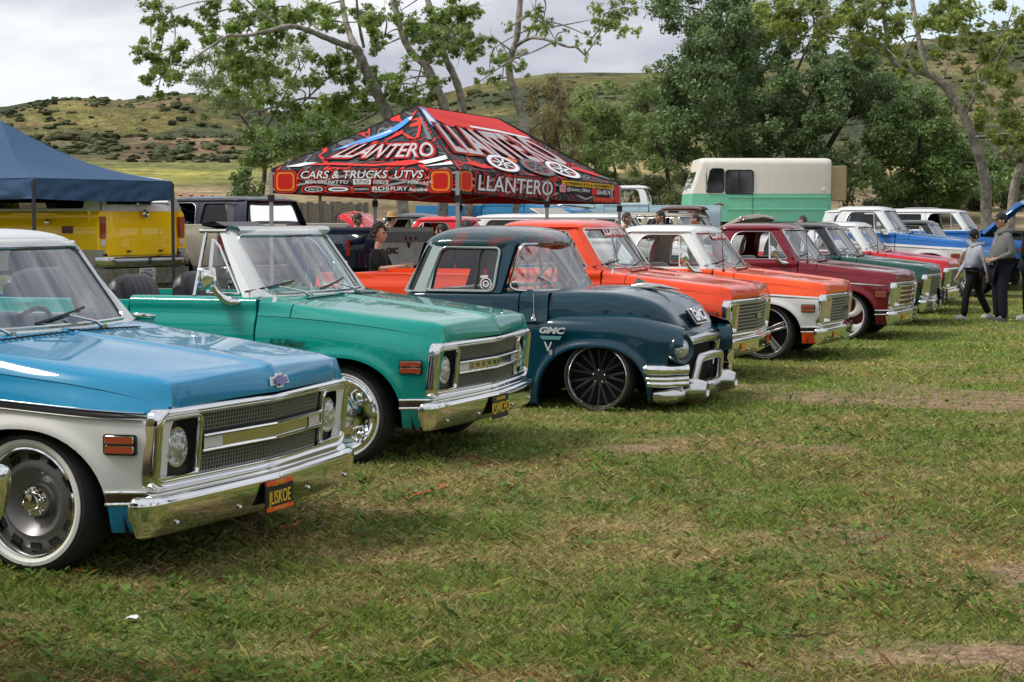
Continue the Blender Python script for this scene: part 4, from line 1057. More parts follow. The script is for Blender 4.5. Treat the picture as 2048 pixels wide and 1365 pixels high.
# ---------------------------------------------------------------- mid-fifties pickup, dropped to the ground; z is height above the ground
def gmc55():
    P = paint('dark_teal_patina', (.002, .034, .056), rough=.2, rust=.0); PR = paint('dark_teal_rusty', (.008, .042, .050), rough=.25, rust=.16)
    PALE = paint('pale_grey_green', (.36, .42, .41), rough=.3)
    t = empty('pickup_truck', (1.04, 15.54, 0), R(-21), 'dark teal fifties pickup with rust-stained roof and bullet chrome bumper, sitting on the ground', 'pickup truck', ROW)
    prof = herm([(.03, .85), (.08, .885), (.2, .915), (.4, .928), (.6, .925), (.75, .905), (.84, .885), (.9, .878), (.95, .870), (.972, .86), (.985, .84)])
    def arch3(x):
        w = .455 if x > 0 else .54; q = abs(x) / w
        return max(.05, .545 * max(0, 1 - q ** 2.5) ** (1 / 2.5)) if q < 1 else .05
    YS3 = herm([(-.72, .895), (-.3, .92), (.1, .93), (.4, .905), (.55, .885), (.66, .86), (.72, .83)])
    ZT3 = herm([(-.72, .825), (-.3, .835), (.1, .828), (.35, .80), (.5, .755), (.62, .715), (.70, .69)])
    def fend():
        m = MB(); xs = [-.715, -.64, -.58] + [(-.54 if c < 0 else .455) * abs(c) for c in [-cos(pi * i / 28) for i in range(29)]] + [.48, .52, .56, .60, .63, .655]
        xs = sorted(set(round(x, 4) for x in xs)); rows = []
        for x in xs:
            lb = arch3(x) if -.54 < x < .455 else .05; lb = max(lb, .05 + .20 * smooth((x - .44) / .07)); ys, zt = YS3(x), ZT3(x); zc = zt - .17; row = []
            for j in range(15):
                z = lb + (zc - lb) * (j / 14) ** 1.2
                r = ((abs(x) / (.54 if x < 0 else .455)) ** 2.5 + (z / .545) ** 2.5) ** .4; d = (r - 1) * .5
                lp = .024 * math.exp(-max(0, d - .012) ** 2 / .0009) if d > -.03 else 0
                tuck = .05 * max(0, (.25 - z) / .25) ** 2
                fx = (.60 + .13 * smooth((z - .48) / .18) - .655) * smooth((x - .40) / .25)
                row.append((x + fx, -(ys + lp - tuck), z))
            for j in range(1, 11):
                a = pi / 2 * j / 10; yi = .70; fx = (.075 * cos(a * .6)) * smooth((x - .40) / .25)
                row.append((x + fx, -(yi + (ys - yi) * cos(a)), zc + .17 * sin(a)))
            rows.append(row)
        m.grid(rows); m.grid([[r[0], (r[0][0], r[0][1] + .06, r[0][2] + .003)] for r in rows]); m.grid([[p, (p[0] - .05, p[1] + .02, p[2])] for p in rows[-1]])
        return m
    HZ = herm([(-.45, 1.0), (-.2, 1.003), (.1, .990), (.3, .953), (.42, .898), (.5, .830), (.56, .752), (.60, .685), (.625, .635)])
    HB = herm([(-.45, .775), (.1, .775), (.35, .76), (.5, .73), (.60, .66), (.63, .61)])
    HW = herm([(-.45, .832), (0, .785), (.3, .705), (.5, .62), (.63, .56)])
    def hood3():
        m = MB(); rows = []
        for x in [-.45, -.44, -.38, -.3, -.15, 0, .12, .22, .3, .36, .42, .46, .5, .53, .56, .585, .605, .62, .63]:
            zt, zb, w = HZ(x), min(HB(x), HZ(x) - .01), HW(x); row = []
            for j in range(37):
                a = -1 + j / 18; s = abs(a); sg = 1 if a > 0 else -1
                if s < .6: y = w * .86 * s / .6; z = zt + .028 * (1 - (s / .6) ** 2) * smooth((.62 - x) / .3)
                else:
                    q = (s - .6) / .4; th_ = q * pi / 2; y = w * (.86 + .17 * sin(th_)); z = zb + (zt - zb) * cos(th_) ** .8 if th_ < pi / 2 else zb
                row.append((x + .035 * (1 - s * s) * smooth((x - .2) / .4), sg * y, z))
            rows.append(row)
        m.grid(rows); return m
    def cab_low():
        m = MB(); zs = [.05, .08, .12, .2, .3, .4, .5, .6, .7, .78, .84, .88, .92, .95, .97, .985]; rows = []
        for x in [-.715 - .005, -.74, -.9, -1.2, -1.5, -1.58]: rows.append([(x, -prof(z), z) for z in zs])
        m.grid(rows); m.grid([[r[-1], (r[-1][0], -.76, .985), (r[-1][0], -.76, .4)] for r in rows]); return m
    def quarter():
        m = MB(); zs = [.05, .08, .12, .2, .3, .4, .5, .6, .7, .78, .84, .88, .92, .95, .97, .985]; rows = []
        for x, k in [(-1.588, 0), (-1.66, 0), (-1.74, .01), (-1.79, .04), (-1.81, .09), (-1.815, .2)]: rows.append([(x, -(prof(z) - k), z) for z in zs])
        m.grid(rows); return m
    def cowl3():
        m = MB(); zs = [.74, .80, .84, .88, .92, .95, .97, .985]; rows = []
        for x in (-.708, -.6, -.52, -.456): rows.append([(x, -(prof(z) - .012 * smooth((x + .72) / .3)), z) for z in zs] + [(x, -.6, 1.0), (x, -.3, 1.012), (x, 0, 1.016)])
        m.grid(rows); return m
    ys3 = lambda z: .862 - .115 * (z - .985) / .42 - .01 * ((z - .985) / .42) ** 2
    sd = lambda Pp, inn=0: [(p[0], -(ys3(p[1]) - inn), p[1]) for p in Pp]
    HO = [(-.955, 1.0), (-.93, 1.365), (-1.485, 1.372), (-1.60, 1.0)]
    def side3(o, rads, hole=HO, rh=(.05, .05, .07, .05)):
        m = MB(); a = rpoly(o, rads, 6, 5); b = rpoly(hole, rh, 6, 5)
        m.ring([sd(a), sd([p.lerp(q, .6) for p, q in zip(a, b)]), sd(b, .012), sd(b, .06), sd(a, .07)]); return m
    # wrap-around screen
    def xs_(y, z):
        k = (z - .99) / .43; h = .80 - .10 * k; xc = -.40 - .30 * k; xe = -.86 + .10 * k
        return xc + (xe - xc) * min(1, abs(y) / h) ** 3.2
    def wloop(g=0):
        pts = []
        q = [(-.795 - g, 1.0 - g), (.795 + g, 1.0 - g), (.705 + g, 1.40 + g), (-.705 - g, 1.40 + g)]
        return rpoly(q, (.07, .07, .06, .06), 6, 19)
    def screen():
        m = MB(); rows = []
        for i in range(7):
            k = i / 6; z = .995 + .415 * k; h = .795 - .09 * k; rows.append([(xs_(h * s, z), h * s, z) for s in [sin(pi / 2 * (-1 + j / 14)) for j in range(29)]])
        m.grid(rows); return m
    def strim():
        m = MB(); P_ = [(xs_(p[0], p[1]) + .006, p[0], p[1]) for p in wloop()]; P_.append(P_[0]); m.tube(P_, .013, 6, cap=False); return m
    def roof3():
        m = MB(); rows = []
        for i in range(25):
            a = sin(pi * (i / 24 - .5)); row = []
            for j in range(29):
                b = sin(pi * (j / 28 - .5)); x = -1.225 + .475 * a * (1 - .08 * b ** 6) + .12 * max(0, a) ** 2 * (1 - b * b); y = .762 * b * (1 - .10 * a ** 6)
                z = 1.405 + .155 * (1 - abs(a) ** 3.4) ** .55 * (1 - abs(b) ** 3.2) ** .55
                row.append((x, y, z))
            rows.append(row)
        m.grid(rows); e = [r[0] for r in rows] + rows[-1][1:] + [r[-1] for r in rows[::-1]][1:] + rows[0][::-1][1:-1]
        m.ring([e, [(p[0], p[1], p[2] - .02) for p in e], [(-1.225 + (p[0] + 1.225) * .93, p[1] * .93, p[2] - .03) for p in e]]); return m
    B = lambda fn, n, mt, par=t, **k: shared(('g55', n, k.pop('key', 0)), fn, n, mt, par, **k)
    B(hood3, 'hood', P); B(screen, 'windshield', WSG); B(strim, 'windshield_trim', DULLCHROME); B(roof3, 'roof', PR)
    for s in (1, -1):
        q = dict(scale=(1, s, 1)); f = B(fend, 'front_fender', P, **q); d = B(cab_low, 'door', P, **q); B(quarter, 'cab_corner', P, **q); B(cowl3, 'cowl_panel', P, **q)
        front = [(-.885, .985), (-.79, 1.425), (-1.50, 1.425), (-1.608, .985)]
        B(lambda: side3(front, .02), 'door_frame', P, d)
        cp = B(lambda: side3([(-1.55, .985), (-1.50, 1.425), (-1.60, 1.425), (-1.80, .985)], .02, [(-1.68, 1.0), (-1.625, 1.38), (-1.64, 1.38), (-1.76, 1.0)], .01), 'rear_pillar', PALE, **q)
        def cpil():
            m = MB(); a = [(-1.585, .985), (-1.47, 1.41), (-1.56, 1.41), (-1.705, .985)]; aa = rpoly(a, .01, 2, 6); m.ring([sd(aa, -.006), sd(aa, .05)]); n = len(aa); L = sd(aa, -.006); m.poly(L); return m
        B(cpil, 'pillar_panel', PALE, cp)
        def win_trim():
            m = MB(); b = sd(rpoly([(-.958, .998), (-.932, 1.367), (-1.488, 1.375), (-1.602, .998)], (.05, .05, .07, .05), 6, 5), -.004); b.append(b[0]); m.tube(b, .011, 6, cap=False); return m
        B(win_trim, 'window_trim', PALE, d)
        def vpost():
            m = MB(); m.tube(sd([(-1.135, 1.0), (-1.125, 1.372)], .012), .013, 6); b = sd(rpoly([(-.965, 1.01), (-.945, 1.358), (-1.12, 1.36), (-1.125, 1.01)], .05, 5, 3), .014); b.append(b[0]); m.tube(b, .010, 6, cap=False); return m
        v = B(vpost, 'vent_window', BLACK, d); B(lambda: MB().poly(sd([(-.965, 1.01), (-.945, 1.358), (-1.12, 1.36), (-1.125, 1.01)], .02)), 'vent_glass', GLASS, v)
        B(lambda: MB().poly(sd([(-1.14, 1.0), (-1.13, 1.37), (-1.48, 1.37), (-1.60, 1.0)], .025)), 'side_glass', GLASS, d)
        def qglass():
            m = MB(); rows = [[(x, -(ys3(z) - k * (1 - .3 * (z - 1) / .4)), z) for z, zz in ((1.0, 0), (1.2, 0), (1.385, 0))] for x, k in ((-1.70, -.004), (-1.75, .01), (-1.79, .05), (-1.81, .12))]
            rows = [[(p[0] + .14 * (p[2] - 1) / .385, p[1], p[2]) for p in r] for r in rows]; m.grid(rows); return m
        B(qglass, 'corner_window', DGLASS, **q)
        def bar(zc, r, x0, x1):
            m = MB(); P_ = [(x, -(YS3(min(x, .66)) + .012) + .30 * smooth((x - .56) / .2) * .5, zc) for x in [x0 + (x1 - x0) * i / 14 for i in range(15)]]
            m.tube(P_, [r * .7] + [r] * 13 + [r * .9], 14); return m
        for k, (zc, r, x0, x1) in enumerate(((.365, .047, .41, .74), (.285, .028, .43, .74), (.245, .028, .44, .74))): B(lambda: bar(zc, r, x0, x1), 'side_bar', CHROME, f, key=k)
        def ebulb():
            m = MB(); m.ball((.55, -.74, .15), .1, 24, 16, (1.75, 1.7, .88)); return m
        B(ebulb, 'bumper_end', DULLCHROME, **q)
        def bullet():
            m = MB(); m.lathe([(.001, -.10), (.07, -.06), (.108, 0), (.112, .06), (.105, .13), (.084, .20), (.068, .245), (.056, .25), (.048, .235), (.001, .23)], 32, (.60, -.50, .175), axis='x'); return m
        B(bullet, 'bumper_bullet', DULLCHROME, **q)
        def lampring():
            m = MB(); m.lathe([(.132, -.10), (.130, .0), (.120, .018), (.104, .012), (.090, -.01)], 32, (0, 0, 0), axis='x'); return m
        lr = B(lampring, 'headlight_bezel', P, f); lr.location = (.700, -.775, .54); lr.rotation_euler = (0, -.06, R(-27))
        B(lambda: MB().lathe([(.001, .045), (.04, .04), (.07, .025), (.09, 0)], 28, (-.012, 0, 0), axis='x'), 'headlight', LENS, lr)
        wheel('mesh', t, 0, s, .80, .24); wheel('mesh', t, -2.9, s, .80, .24)
        def bedside():
            m = MB(); rows = [[(x, -y, z) for y, z in ((.86, .06), (.90, .2), (.91, .5), (.90, .8), (.88, .86), (.80, .865), (.79, .4))] for x in (-1.84, -2.4, -3.0, -3.6)]; m.grid(rows); return m
        B(bedside, 'bed_side', P, **q)
    def horse(y, z0, z1, x, r):
        m = MB(); P_ = rpoly([(x - .05, -y - .06, z0), (x, -y, z1), (x + .03, 0, z1 + .01), (x, y, z1), (x - .05, y + .06, z0)], .08, 5, 3); P_ = P_[:-3]
        P2 = []
        for p in P_: P2.append(p)
        m.tube(P2, r, 14); return m
    def horse2(pts, r):
        m = MB(); rows = []; P_ = [Vector(p) for p in pts]; Q = []
        for i, p in enumerate(P_):
            if 0 < i < len(P_) - 1:
                a, b = P_[i - 1], P_[i + 1]; ra = min(.06, (a - p).length * .4)
                A, Bq = p + (a - p).normalized() * ra, p + (b - p).normalized() * ra
                Q += [A * (1 - u) ** 2 + p * 2 * u * (1 - u) + Bq * u * u for u in (0, .25, .5, .75, 1)]
            else: Q.append(p)
        m.tube(Q, r, 14); return m
    g = B(lambda: horse2([(.60, -.60, .33), (.66, -.50, .575), (.69, 0, .59), (.66, .50, .575), (.60, .60, .33)], .046), 'grille_bar', DULLCHROME)
    B(lambda: horse2([(.69, -.44, .18), (.73, -.36, .43), (.75, 0, .44), (.73, .36, .43), (.69, .44, .18)], .042), 'grille_bar', DULLCHROME, key=1)
    B(lambda: horse2([(.60, -.62, .15), (.68, -.35, .15), (.70, 0, .15), (.68, .35, .15), (.60, .62, .15)], .075), 'center_bumper', DULLCHROME)
    def face():
        m = MB(); m.grid([[(.585 + .03 * (1 - (y / .85) ** 2), y, z) for y in [-.84 + 1.68 * j / 16 for j in range(17)]] for z in (.10, .3, .5, .66)]); return m
    B(face, 'grille_panel', DARK)
    def brow():
        m = MB(); m.grid([[(.60 + .055 * k + .03 * (1 - (y / .62) ** 2), y, z) for y in [-.62 + 1.24 * j / 16 for j in range(17)]] for k, z in ((0, .66), (.8, .645), (1, .625), (.6, .60))]); return m
    B(brow, 'nose_panel', P)
    # emblem panel on the nose
    M_ = Matrix.Translation((.572, 0, .742)) @ Matrix.Rotation(R(-32), 4, 'Y')
    vp = B(lambda: MB().prism([M_ @ Vector((.045, p[0], p[1])) for p in rpoly([(-.20, -.075), (.20, -.075), (.235, .075), (-.235, .075)], .012, 3, 0)], M_.to_3x3() @ Vector((.02, 0, 0))), 'nose_vent', BLACK)
    tb = MB(); PP = [M_ @ Vector((.066, p[0], p[1])) for p in rpoly([(-.20, -.075), (.20, -.075), (.235, .075), (-.235, .075)], .012, 3, 0)]; PP.append(PP[0]); tb.tube(PP, .006, 6, cap=False); tb.build('vent_rim', CHROME, vp)
    text('nose_lettering', 'GMC', CHROME, vp, M_ @ Vector((.068, 0, 0)), M_.to_3x3() @ Vector((0, 1, 0)), M_.to_3x3() @ Vector((0, 0, 1)), .15, extrude=.008, bold=.006)
    EMB = prin('emblem_silver', (.72, .72, .72), .25, .3)
    text('fender_emblem', 'GMC', EMB, t, (-.40, -.945, .675), (1, 0, -.02), (0, 0, 1), .072, sx=1.4, shear=.3, extrude=.006, bold=.003)
    b = MB(); b.prism([(-.50, -.94, .63), (-.30, -.945, .63), (-.32, -.945, .60), (-.48, -.94, .60)], (0, -.008, 0)); b.build('emblem_bar', prin('emblem_teal', (.10, .28, .30), .35), t)
    text('engine_emblem', 'V', EMB, t, (-.425, -.945, .535), (1, 0, -.02), (0, 0, 1), .12, extrude=.005); text('engine_emblem', '8', EMB, t, (-.40, -.945, .49), (1, 0, -.02), (0, 0, 1), .06, extrude=.005)
    # jet ornament
    b = MB(); b.tube([(.02, 0, 1.025), (.14, 0, 1.040), (.30, 0, 1.025), (.46, 0, 1.000)], [.012, .02, .018, .004], 10)
    for s in (1, -1): b.prism([(.08, s * .01, 1.032), (.30, s * .01, 1.022), (.20, s * .13, 1.012), (.05, s * .14, 1.018)], (0, 0, .010))
    b.prism([(.04, -.004, 1.05), (.16, -.004, 1.06), (.08, -.004, 1.10)], (0, .008, 0)); b.build('hood_ornament', DULLCHROME, t)
    b = MB(); b.tube([(-.57, -.90, .79), (-.575, -.90, .99)], [.006, .003], 6); b.lathe([(.03, 0), (.028, .02), (.014, .03), (.012, .05), (.001, .06)], 12, (-.57, -.90, .755), axis='z'); b.build('antenna', DULLCHROME, t)
    # sticker on the vent window
    b = MB(); c = sd([(-1.035, 1.06)], .008)[0]
    for r0, r1 in ((.018, .030), (.045, .055)):
        b.ring([[(c[0] + r * cos(a), c[1] - .002, c[2] + r * sin(a)) for a in [2 * pi * i / 20 for i in range(20)]] for r in (r0, r1)])
    b.prism([(c[0] - .05, c[1], c[2] + .05), (c[0] + .02, c[1], c[2] + .055), (c[0] + .02, c[1], c[2] + .075), (c[0] - .05, c[1], c[2] + .07)], (0, -.003, 0)); b.build('turbo_sticker', prin('sticker_white', (.8, .8, .8), .5), t)
    # inside
    s_ = shared('bench', bench, 'bench_seat', GREYV, t); s_.location = (.12, 0, -.30); s_.scale = (1, .92, 1)
    b = MB(); b.box((-.80, 0, .96), (.3, 1.45, .1)); b.build('dashboard', P, t, bevel=.02)
    st = shared('steer', steering, 'steering_wheel', BLACK, t); st.location = (.05, 0, -.16)
    b = MB(); b.box((-1.2, 0, .2), (1.2, 1.6, .2)); b.box((.2, 0, .35), (.7, 1.1, .3)); b.box((-2.7, 0, .3), (1.9, 1.5, .3)); b.build('underbody', DARK, t)
    b = MB(); b.grid([[(-1.80 + .14 * max(0, (z - .99)) / .4 + .0, y, z) for y in (-.75, -.55)] for z in (.5, .99, 1.41)]); b.grid([[(-1.80 + .14 * max(0, (z - .99)) / .4, y, z) for y in (.55, .75)] for z in (.5, .99, 1.41)]); b.box((-1.81, 0, .75), (.02, 1.5, .46)); b.build('cab_back', P, t)
    b = MB(); b.tube([(-.43, -.25, 1.015), (-.55, -.50, 1.06), (-.62, -.6, 1.12)], .008, 6); b.tube([(-.43, .25, 1.015), (-.52, .0, 1.06), (-.56, -.1, 1.12)], .008, 6); b.build('wiper', DULLCHROME, t)
    return t
T3 = gmc55()
# ---------------------------------------------------------------- trees
STAR = [(0, -.5), (.14, -.12), (.55, -.22), (.26, .08), (.52, .42), (.12, .26), (0, .62), (-.12, .26), (-.52, .42), (-.26, .08), (-.55, -.22), (-.14, -.12)]
QUAD = [(0, -.6), (.34, 0), (0, .6), (-.34, 0)]
SLIM = [(0, -.9), (.16, 0), (0, .9), (-.16, 0)]
def leaves(P, Nrm, size, shape, col, g, var=.35):
    n = len(P); k = len(shape); S = np.array(shape)
    nz = Nrm + g.normal(0, .55, (n, 3)); nz /= np.linalg.norm(nz, axis=1)[:, None] + 1e-9
    a = g.normal(0, 1, (n, 3)); ux = np.cross(nz, a); ux /= np.linalg.norm(ux, axis=1)[:, None] + 1e-9; uy = np.cross(nz, ux)
    sz = size * g.uniform(.6, 1.3, n)
    V = P[:, None, :] + (ux[:, None, :] * S[None, :, 0, None] + uy[:, None, :] * S[None, :, 1, None]) * sz[:, None, None]
    V += nz[:, None, :] * (np.abs(S[None, :, 0, None]) * .35 * sz[:, None, None])
    F = np.arange(n * k).reshape(n, k); C = np.array(col)[None, :] * g.uniform(1 - var, 1 + var, (n, 1)) * np.array([1, 1, 1]) + g.uniform(0, .02, (n, 1)) * np.array([1.0, .6, 0])
    return V.reshape(-1, 3), F, np.repeat(C, k, 0)
LEAFM = {}
def leafmat(name, tr): return LEAFM.setdefault(name, vcmat('leaf_' + name, .42, tr, spec=.5))
def bark(name, col, dark, sc=6):
    if name in MAT: return MAT[name]
    m = prin(name, col, .85, bump=.6, bscale=25); nt = m.node_tree; N = nt.nodes; L = nt.links
    tc = N.new('ShaderNodeTexCoord'); n = N.new('ShaderNodeTexNoise'); n.inputs['Scale'].default_value = sc; n.inputs['Detail'].default_value = 7; n.inputs['Roughness'].default_value = .6
    r = N.new('ShaderNodeValToRGB'); r.color_ramp.elements[0].position = .38; r.color_ramp.elements[1].position = .6; r.color_ramp.elements[0].color = (*dark, 1); r.color_ramp.elements[1].color = (*col, 1)
    L.new(tc.outputs['Object'], n.inputs['Vector']); L.new(n.outputs['Fac'], r.inputs['Fac']); L.new(r.outputs['Color'], N['Principled BSDF'].inputs['Base Color']); return m
SYC = bark('sycamore_bark', (.34, .31, .26), (.13, .115, .09), 5)
DKB = bark('dark_bark', (.075, .06, .045), (.03, .024, .018), 5)
def smoothline(P, n=4):
    out = []
    for i in range(len(P) - 1):
        a = P[max(i - 1, 0)]; b = P[i]; c = P[i + 1]; d = P[min(i + 2, len(P) - 1)]
        for j in range(n):
            t = j / n; out.append(.5 * ((2 * b) + (c - a) * t + (2 * a - 5 * b + 4 * c - d) * t * t + (3 * b - a - 3 * c + d) * t ** 3))
    return out + [P[-1]]
def tree(name, label, limbs, clumps, D, leaf, shape, col, lm, barkm, dens=1.0, seed=1, tw=.02, group='trees standing behind the trucks', base=True, cat='tree', up=.5, depth=1.0, cov=.9, core=0):
    """limbs: list of (photo polyline, start radius, end radius); clumps: (u, v, radius) in photo pixels, all at about distance D"""
    g = np.random.default_rng(seed); r_ = random.Random(seed); col = [c * 1.15 for c in col]
    b0 = at(*limbs[0][0][0][:2], D); b0.z = float(hterr(np.array([b0.x]), np.array([b0.y]))[0]) - .1
    root = empty(name, b0, 0, label, cat, group); pts = []
    for i, (pl, ra, rb) in enumerate(limbs):
        P = [at(p[0], p[1], D + (p[2] if len(p) > 2 else 0)) for p in pl]
        if i == 0 and base: P[0] = Vector((P[0].x, P[0].y, b0.z))
        P = smoothline(P); k = len(P); m = MB(); rr = [(ra + (rb - ra) * j / (k - 1)) * .62 for j in range(k)]
        rr = [x * (1 + .10 * sin(j * 2.3 + i)) for j, x in enumerate(rr)]
        if i == 0 and base: rr[0] *= 1.35
        m.tube([p - b0 for p in P], rr, 10); m.build('trunk' if i == 0 else 'limb', barkm, root)
        pts += [(p, rr[j]) for j, p in enumerate(P)]
    PV = np.array([p[0][:] for p in pts]); sc = D / FPX; tm = MB(); AP = []; AN = []; AT = []
    for (u, v, R_) in clumps:
        c = at(u, v, D + g.normal(0, 1) * depth * 1.6); rad = R_ * sc * (1.35 if shape is STAR else 1.4)
        d = np.linalg.norm(PV - np.array(c[:]), axis=1); j = int(d.argmin()); s = Vector(PV[j]); PV = np.concatenate([PV, [c[:], s.lerp(c, .5)[:]]])
        if d[j] < rad * 12:
            mid = s.lerp(c, .5) + Vector((r_.uniform(-1, 1), r_.uniform(-1, 1), r_.uniform(-.2, 1))) * d[j] * .12
            tm.tube([q - b0 for q in smoothline([s, mid, c], 4)], [tw * 1.4 - tw * j_ / 9 for j_ in range(9)], 5, cap=False)
        for q in range(5):
            e = c + Vector(g.normal(0, .6, 3)) * rad; tm.tube([(c - b0), (c.lerp(e, .5) + Vector(g.normal(0, .08, 3)) * rad - b0), (e - b0)], [tw * .45, tw * .3, tw * .15], 4, cap=False)
        area = leaf * leaf * .42; ns = 4; r0 = rad; c0 = np.array(c[:])
        subs = [(c0 + g.normal(0, .62, 3) * r0 * [1, depth, .8], r0 * g.uniform(.40, .72)) for _ in range(ns)]
        for sc_, rad in subs:
            n = int(dens * cov * pi * rad * rad / area * (4.3 if shape is STAR else 6.8)); c = Vector(sc_); tint = g.uniform(.72, 1.30)
            q = g.normal(0, 1, (n, 3)); q /= np.linalg.norm(q, axis=1)[:, None]
            rr = rad * g.random((n, 1)) ** .55 * g.uniform(.7, 1.35, (n, 1)); pos = sc_ + q * rr * [1, depth, .8]
            h = vnoise(pos[:, 0] + pos[:, 1] * .7, pos[:, 2], 1.0 / max(.2, rad * .5), seed); keep = g.random(n) < np.clip((h - .15) * 2.6, .08, 1)
            AP.append(pos[keep]); AN.append(q[keep] * .6 + np.array([0, 0, up])); AT.append(np.full(int(keep.sum()), tint))
        continue
        n = 0
        q = g.normal(0, 1, (n, 3)); q /= np.linalg.norm(q, axis=1)[:, None]
        rr = rad * g.random((n, 1)) ** .42 * g.uniform(.75, 1.2, (n, 1)); pos = np.array(c[:]) + q * rr * [1, depth, .85]
        # ragged: drop leaves in noise holes
        h = vnoise(pos[:, 0] + pos[:, 1] * .7, pos[:, 2], 1.0 / max(.25, rad * .55), seed); keep = g.random(n) < np.clip((h - .18) * 3, .08, 1); pos, q = pos[keep], q[keep]
        AP.append(pos); AN.append(q * .6 + np.array([0, 0, up]))
    if tm.v: tm.build('twigs', barkm, root, sharp=0)['kind'] = 'stuff'
    P = np.concatenate(AP); V, F, C = leaves(P, np.concatenate(AN), leaf, shape, col, g); C = C * np.repeat(np.concatenate(AT), len(shape))[:, None]
    V = V - np.array(b0[:]); o = color_mesh('crown', V, F, C, lm, None, smooth_=False); o.parent = root; o['kind'] = 'stuff'
    return root
def zc(L, sc, ox, oy=0): return [(ox + x / sc, oy + y / sc, r / sc) for x, y, r in L]
def zp(L, sc, ox, oy=0): return [(ox + p[0] / sc, oy + p[1] / sc) + tuple(p[2:]) for p in L]
CA = zc([(150,40,60),(230,60,50),(170,90,50),(200,150,50),(120,110,25),(390,155,35),(430,60,60),(480,120,50),(460,190,40),(120,240,40),(180,260,55),(250,280,45),(120,330,45),(200,340,60),(280,360,50),(140,420,45),(230,420,50),(120,480,35),(150,535,25),(330,390,40),(40,350,15),(620,60,60),(680,130,70),(600,150,50),(760,60,60),(820,120,70),(880,80,70),(950,60,60),(1010,120,60),(1080,60,70),(1150,120,60),(560,240,60),(640,250,60),(720,240,50),(800,230,60),(880,200,60),(560,330,60),(640,340,60),(700,380,60),(600,410,60),(680,450,60),(760,430,60),(820,350,50),(880,430,60),(930,500,50),(700,540,60),(800,540,50),(620,520,50),(860,580,50),(960,600,45),(880,650,45),(820,700,35),(900,680,35),(1010,480,60),(1080,440,50),(1100,360,50),(1180,320,50),(1240,340,50),(1200,430,50),(1250,480,50),(1150,540,60),(1200,600,60),(1130,620,50),(1250,640,50),(1330,560,60),(1420,500,60),(1400,420,50),(1450,560,50),(1380,120,60),(1320,60,60)], 2.844, 260)
CB = zc([(1530,480,50),(1560,560,50),(1620,500,40),(1480,440,40),(1580,620,50),(1680,560,50),(1400,280,40),(1450,200,50),(1440,90,60),(1540,60,50),(1600,100,50),(1620,190,50),(1570,350,40),(1640,250,40),(1700,180,60),(1760,100,70),(1830,60,70),(1900,40,60),(1960,50,50),(1840,130,60),(1900,110,50),(1780,220,60),(1850,220,60),(1920,220,50),(1960,280,40),(1720,300,50),(1790,300,50),(1880,300,50),(1700,420,40),(1750,480,40),(1690,500,40),(1960,210,30)], 2.844, 260)
SYG = (.175, .255, .058)
tree('sycamore_tree', 'mottled sycamore whose long limb reaches left above the printed canopy', [
    ([(822, 440), (790, 300)] + zp([(1480,690),(1390,500),(1330,370),(1290,280)], 2.844, 260), .27, .19),
    (zp([(1290,280),(1200,250,-.5),(1100,210,-1),(1000,170,-1.4),(900,150,-1.8),(760,185,-2),(650,205,-2.2),(560,205,-2.4),(460,265,-2.6),(330,360,-3)], 2.844, 260), .15, .03),
    (zp([(1290,280),(1250,200,.5),(1220,90,.8),(1195,-60,1.2)], 2.844, 260), .16, .10), (zp([(1330,270),(1300,120,-.5),(1285,-60,-1)], 2.844, 260), .07, .05),
    (zp([(1330,385),(1220,400,-.6),(1120,450,-1),(1060,510,-1.3),(990,580,-1.6)], 2.844, 260), .08, .03),
    (zp([(1400,640),(1290,700,.8),(1200,720,1.2)], 2.844, 260), .08, .04), (zp([(1130,570,1),(990,560,.6),(830,610,0),(650,645,-.6)], 2.844, 260), .07, .03),
    (zp([(820,130,-1.6),(730,60,-1.8),(650,-10,-2)], 2.844, 260), .05, .03)], CA, 46, .13, STAR, SYG, leafmat('sycamore', .5), SYC, seed=3, dens=1.0)
tree('sycamore_tree', 'twin-stemmed sycamore rising directly behind the printed canopy peak', [
    ([(884, 440), (888, 330)] + zp([(1790,630),(1740,500),(1680,370),(1600,300),(1540,170),(1490,-40)], 2.844, 260), .24, .13),
    ([(940, 440, .8), (932, 320, .8)] + zp([(1890,600,.8),(1850,450,.9),(1790,320,1),(1740,150,1.1),(1680,-40,1.2)], 2.844, 260), .20, .12),
    (zp([(1690,380,0),(1760,260,-.6),(1850,140,-1)], 2.844, 260), .06, .03)], CB, 46.5, .13, STAR, (.165, .245, .055), leafmat('sycamore', .5), SYC, seed=4, dens=1.0)
CC = zc([(480,180,40),(700,160,50),(720,220,40),(640,60,40),(680,200,40),(790,280,26),(350,260,30),(370,330,35),(400,430,40),(440,400,30),(540,400,40),(570,480,36),(340,500,36),(360,540,35),(270,560,36),(430,570,36),(560,350,24),(930,280,22),(1040,260,40),(1060,130,40),(1120,100,50),(1180,60,60),(1240,60,50),(1180,200,50),(1250,200,46),(1300,60,40),(1200,150,46),(1090,170,36),(990,370,24),(1000,420,15),(860,215,15)], 3.413, 880)
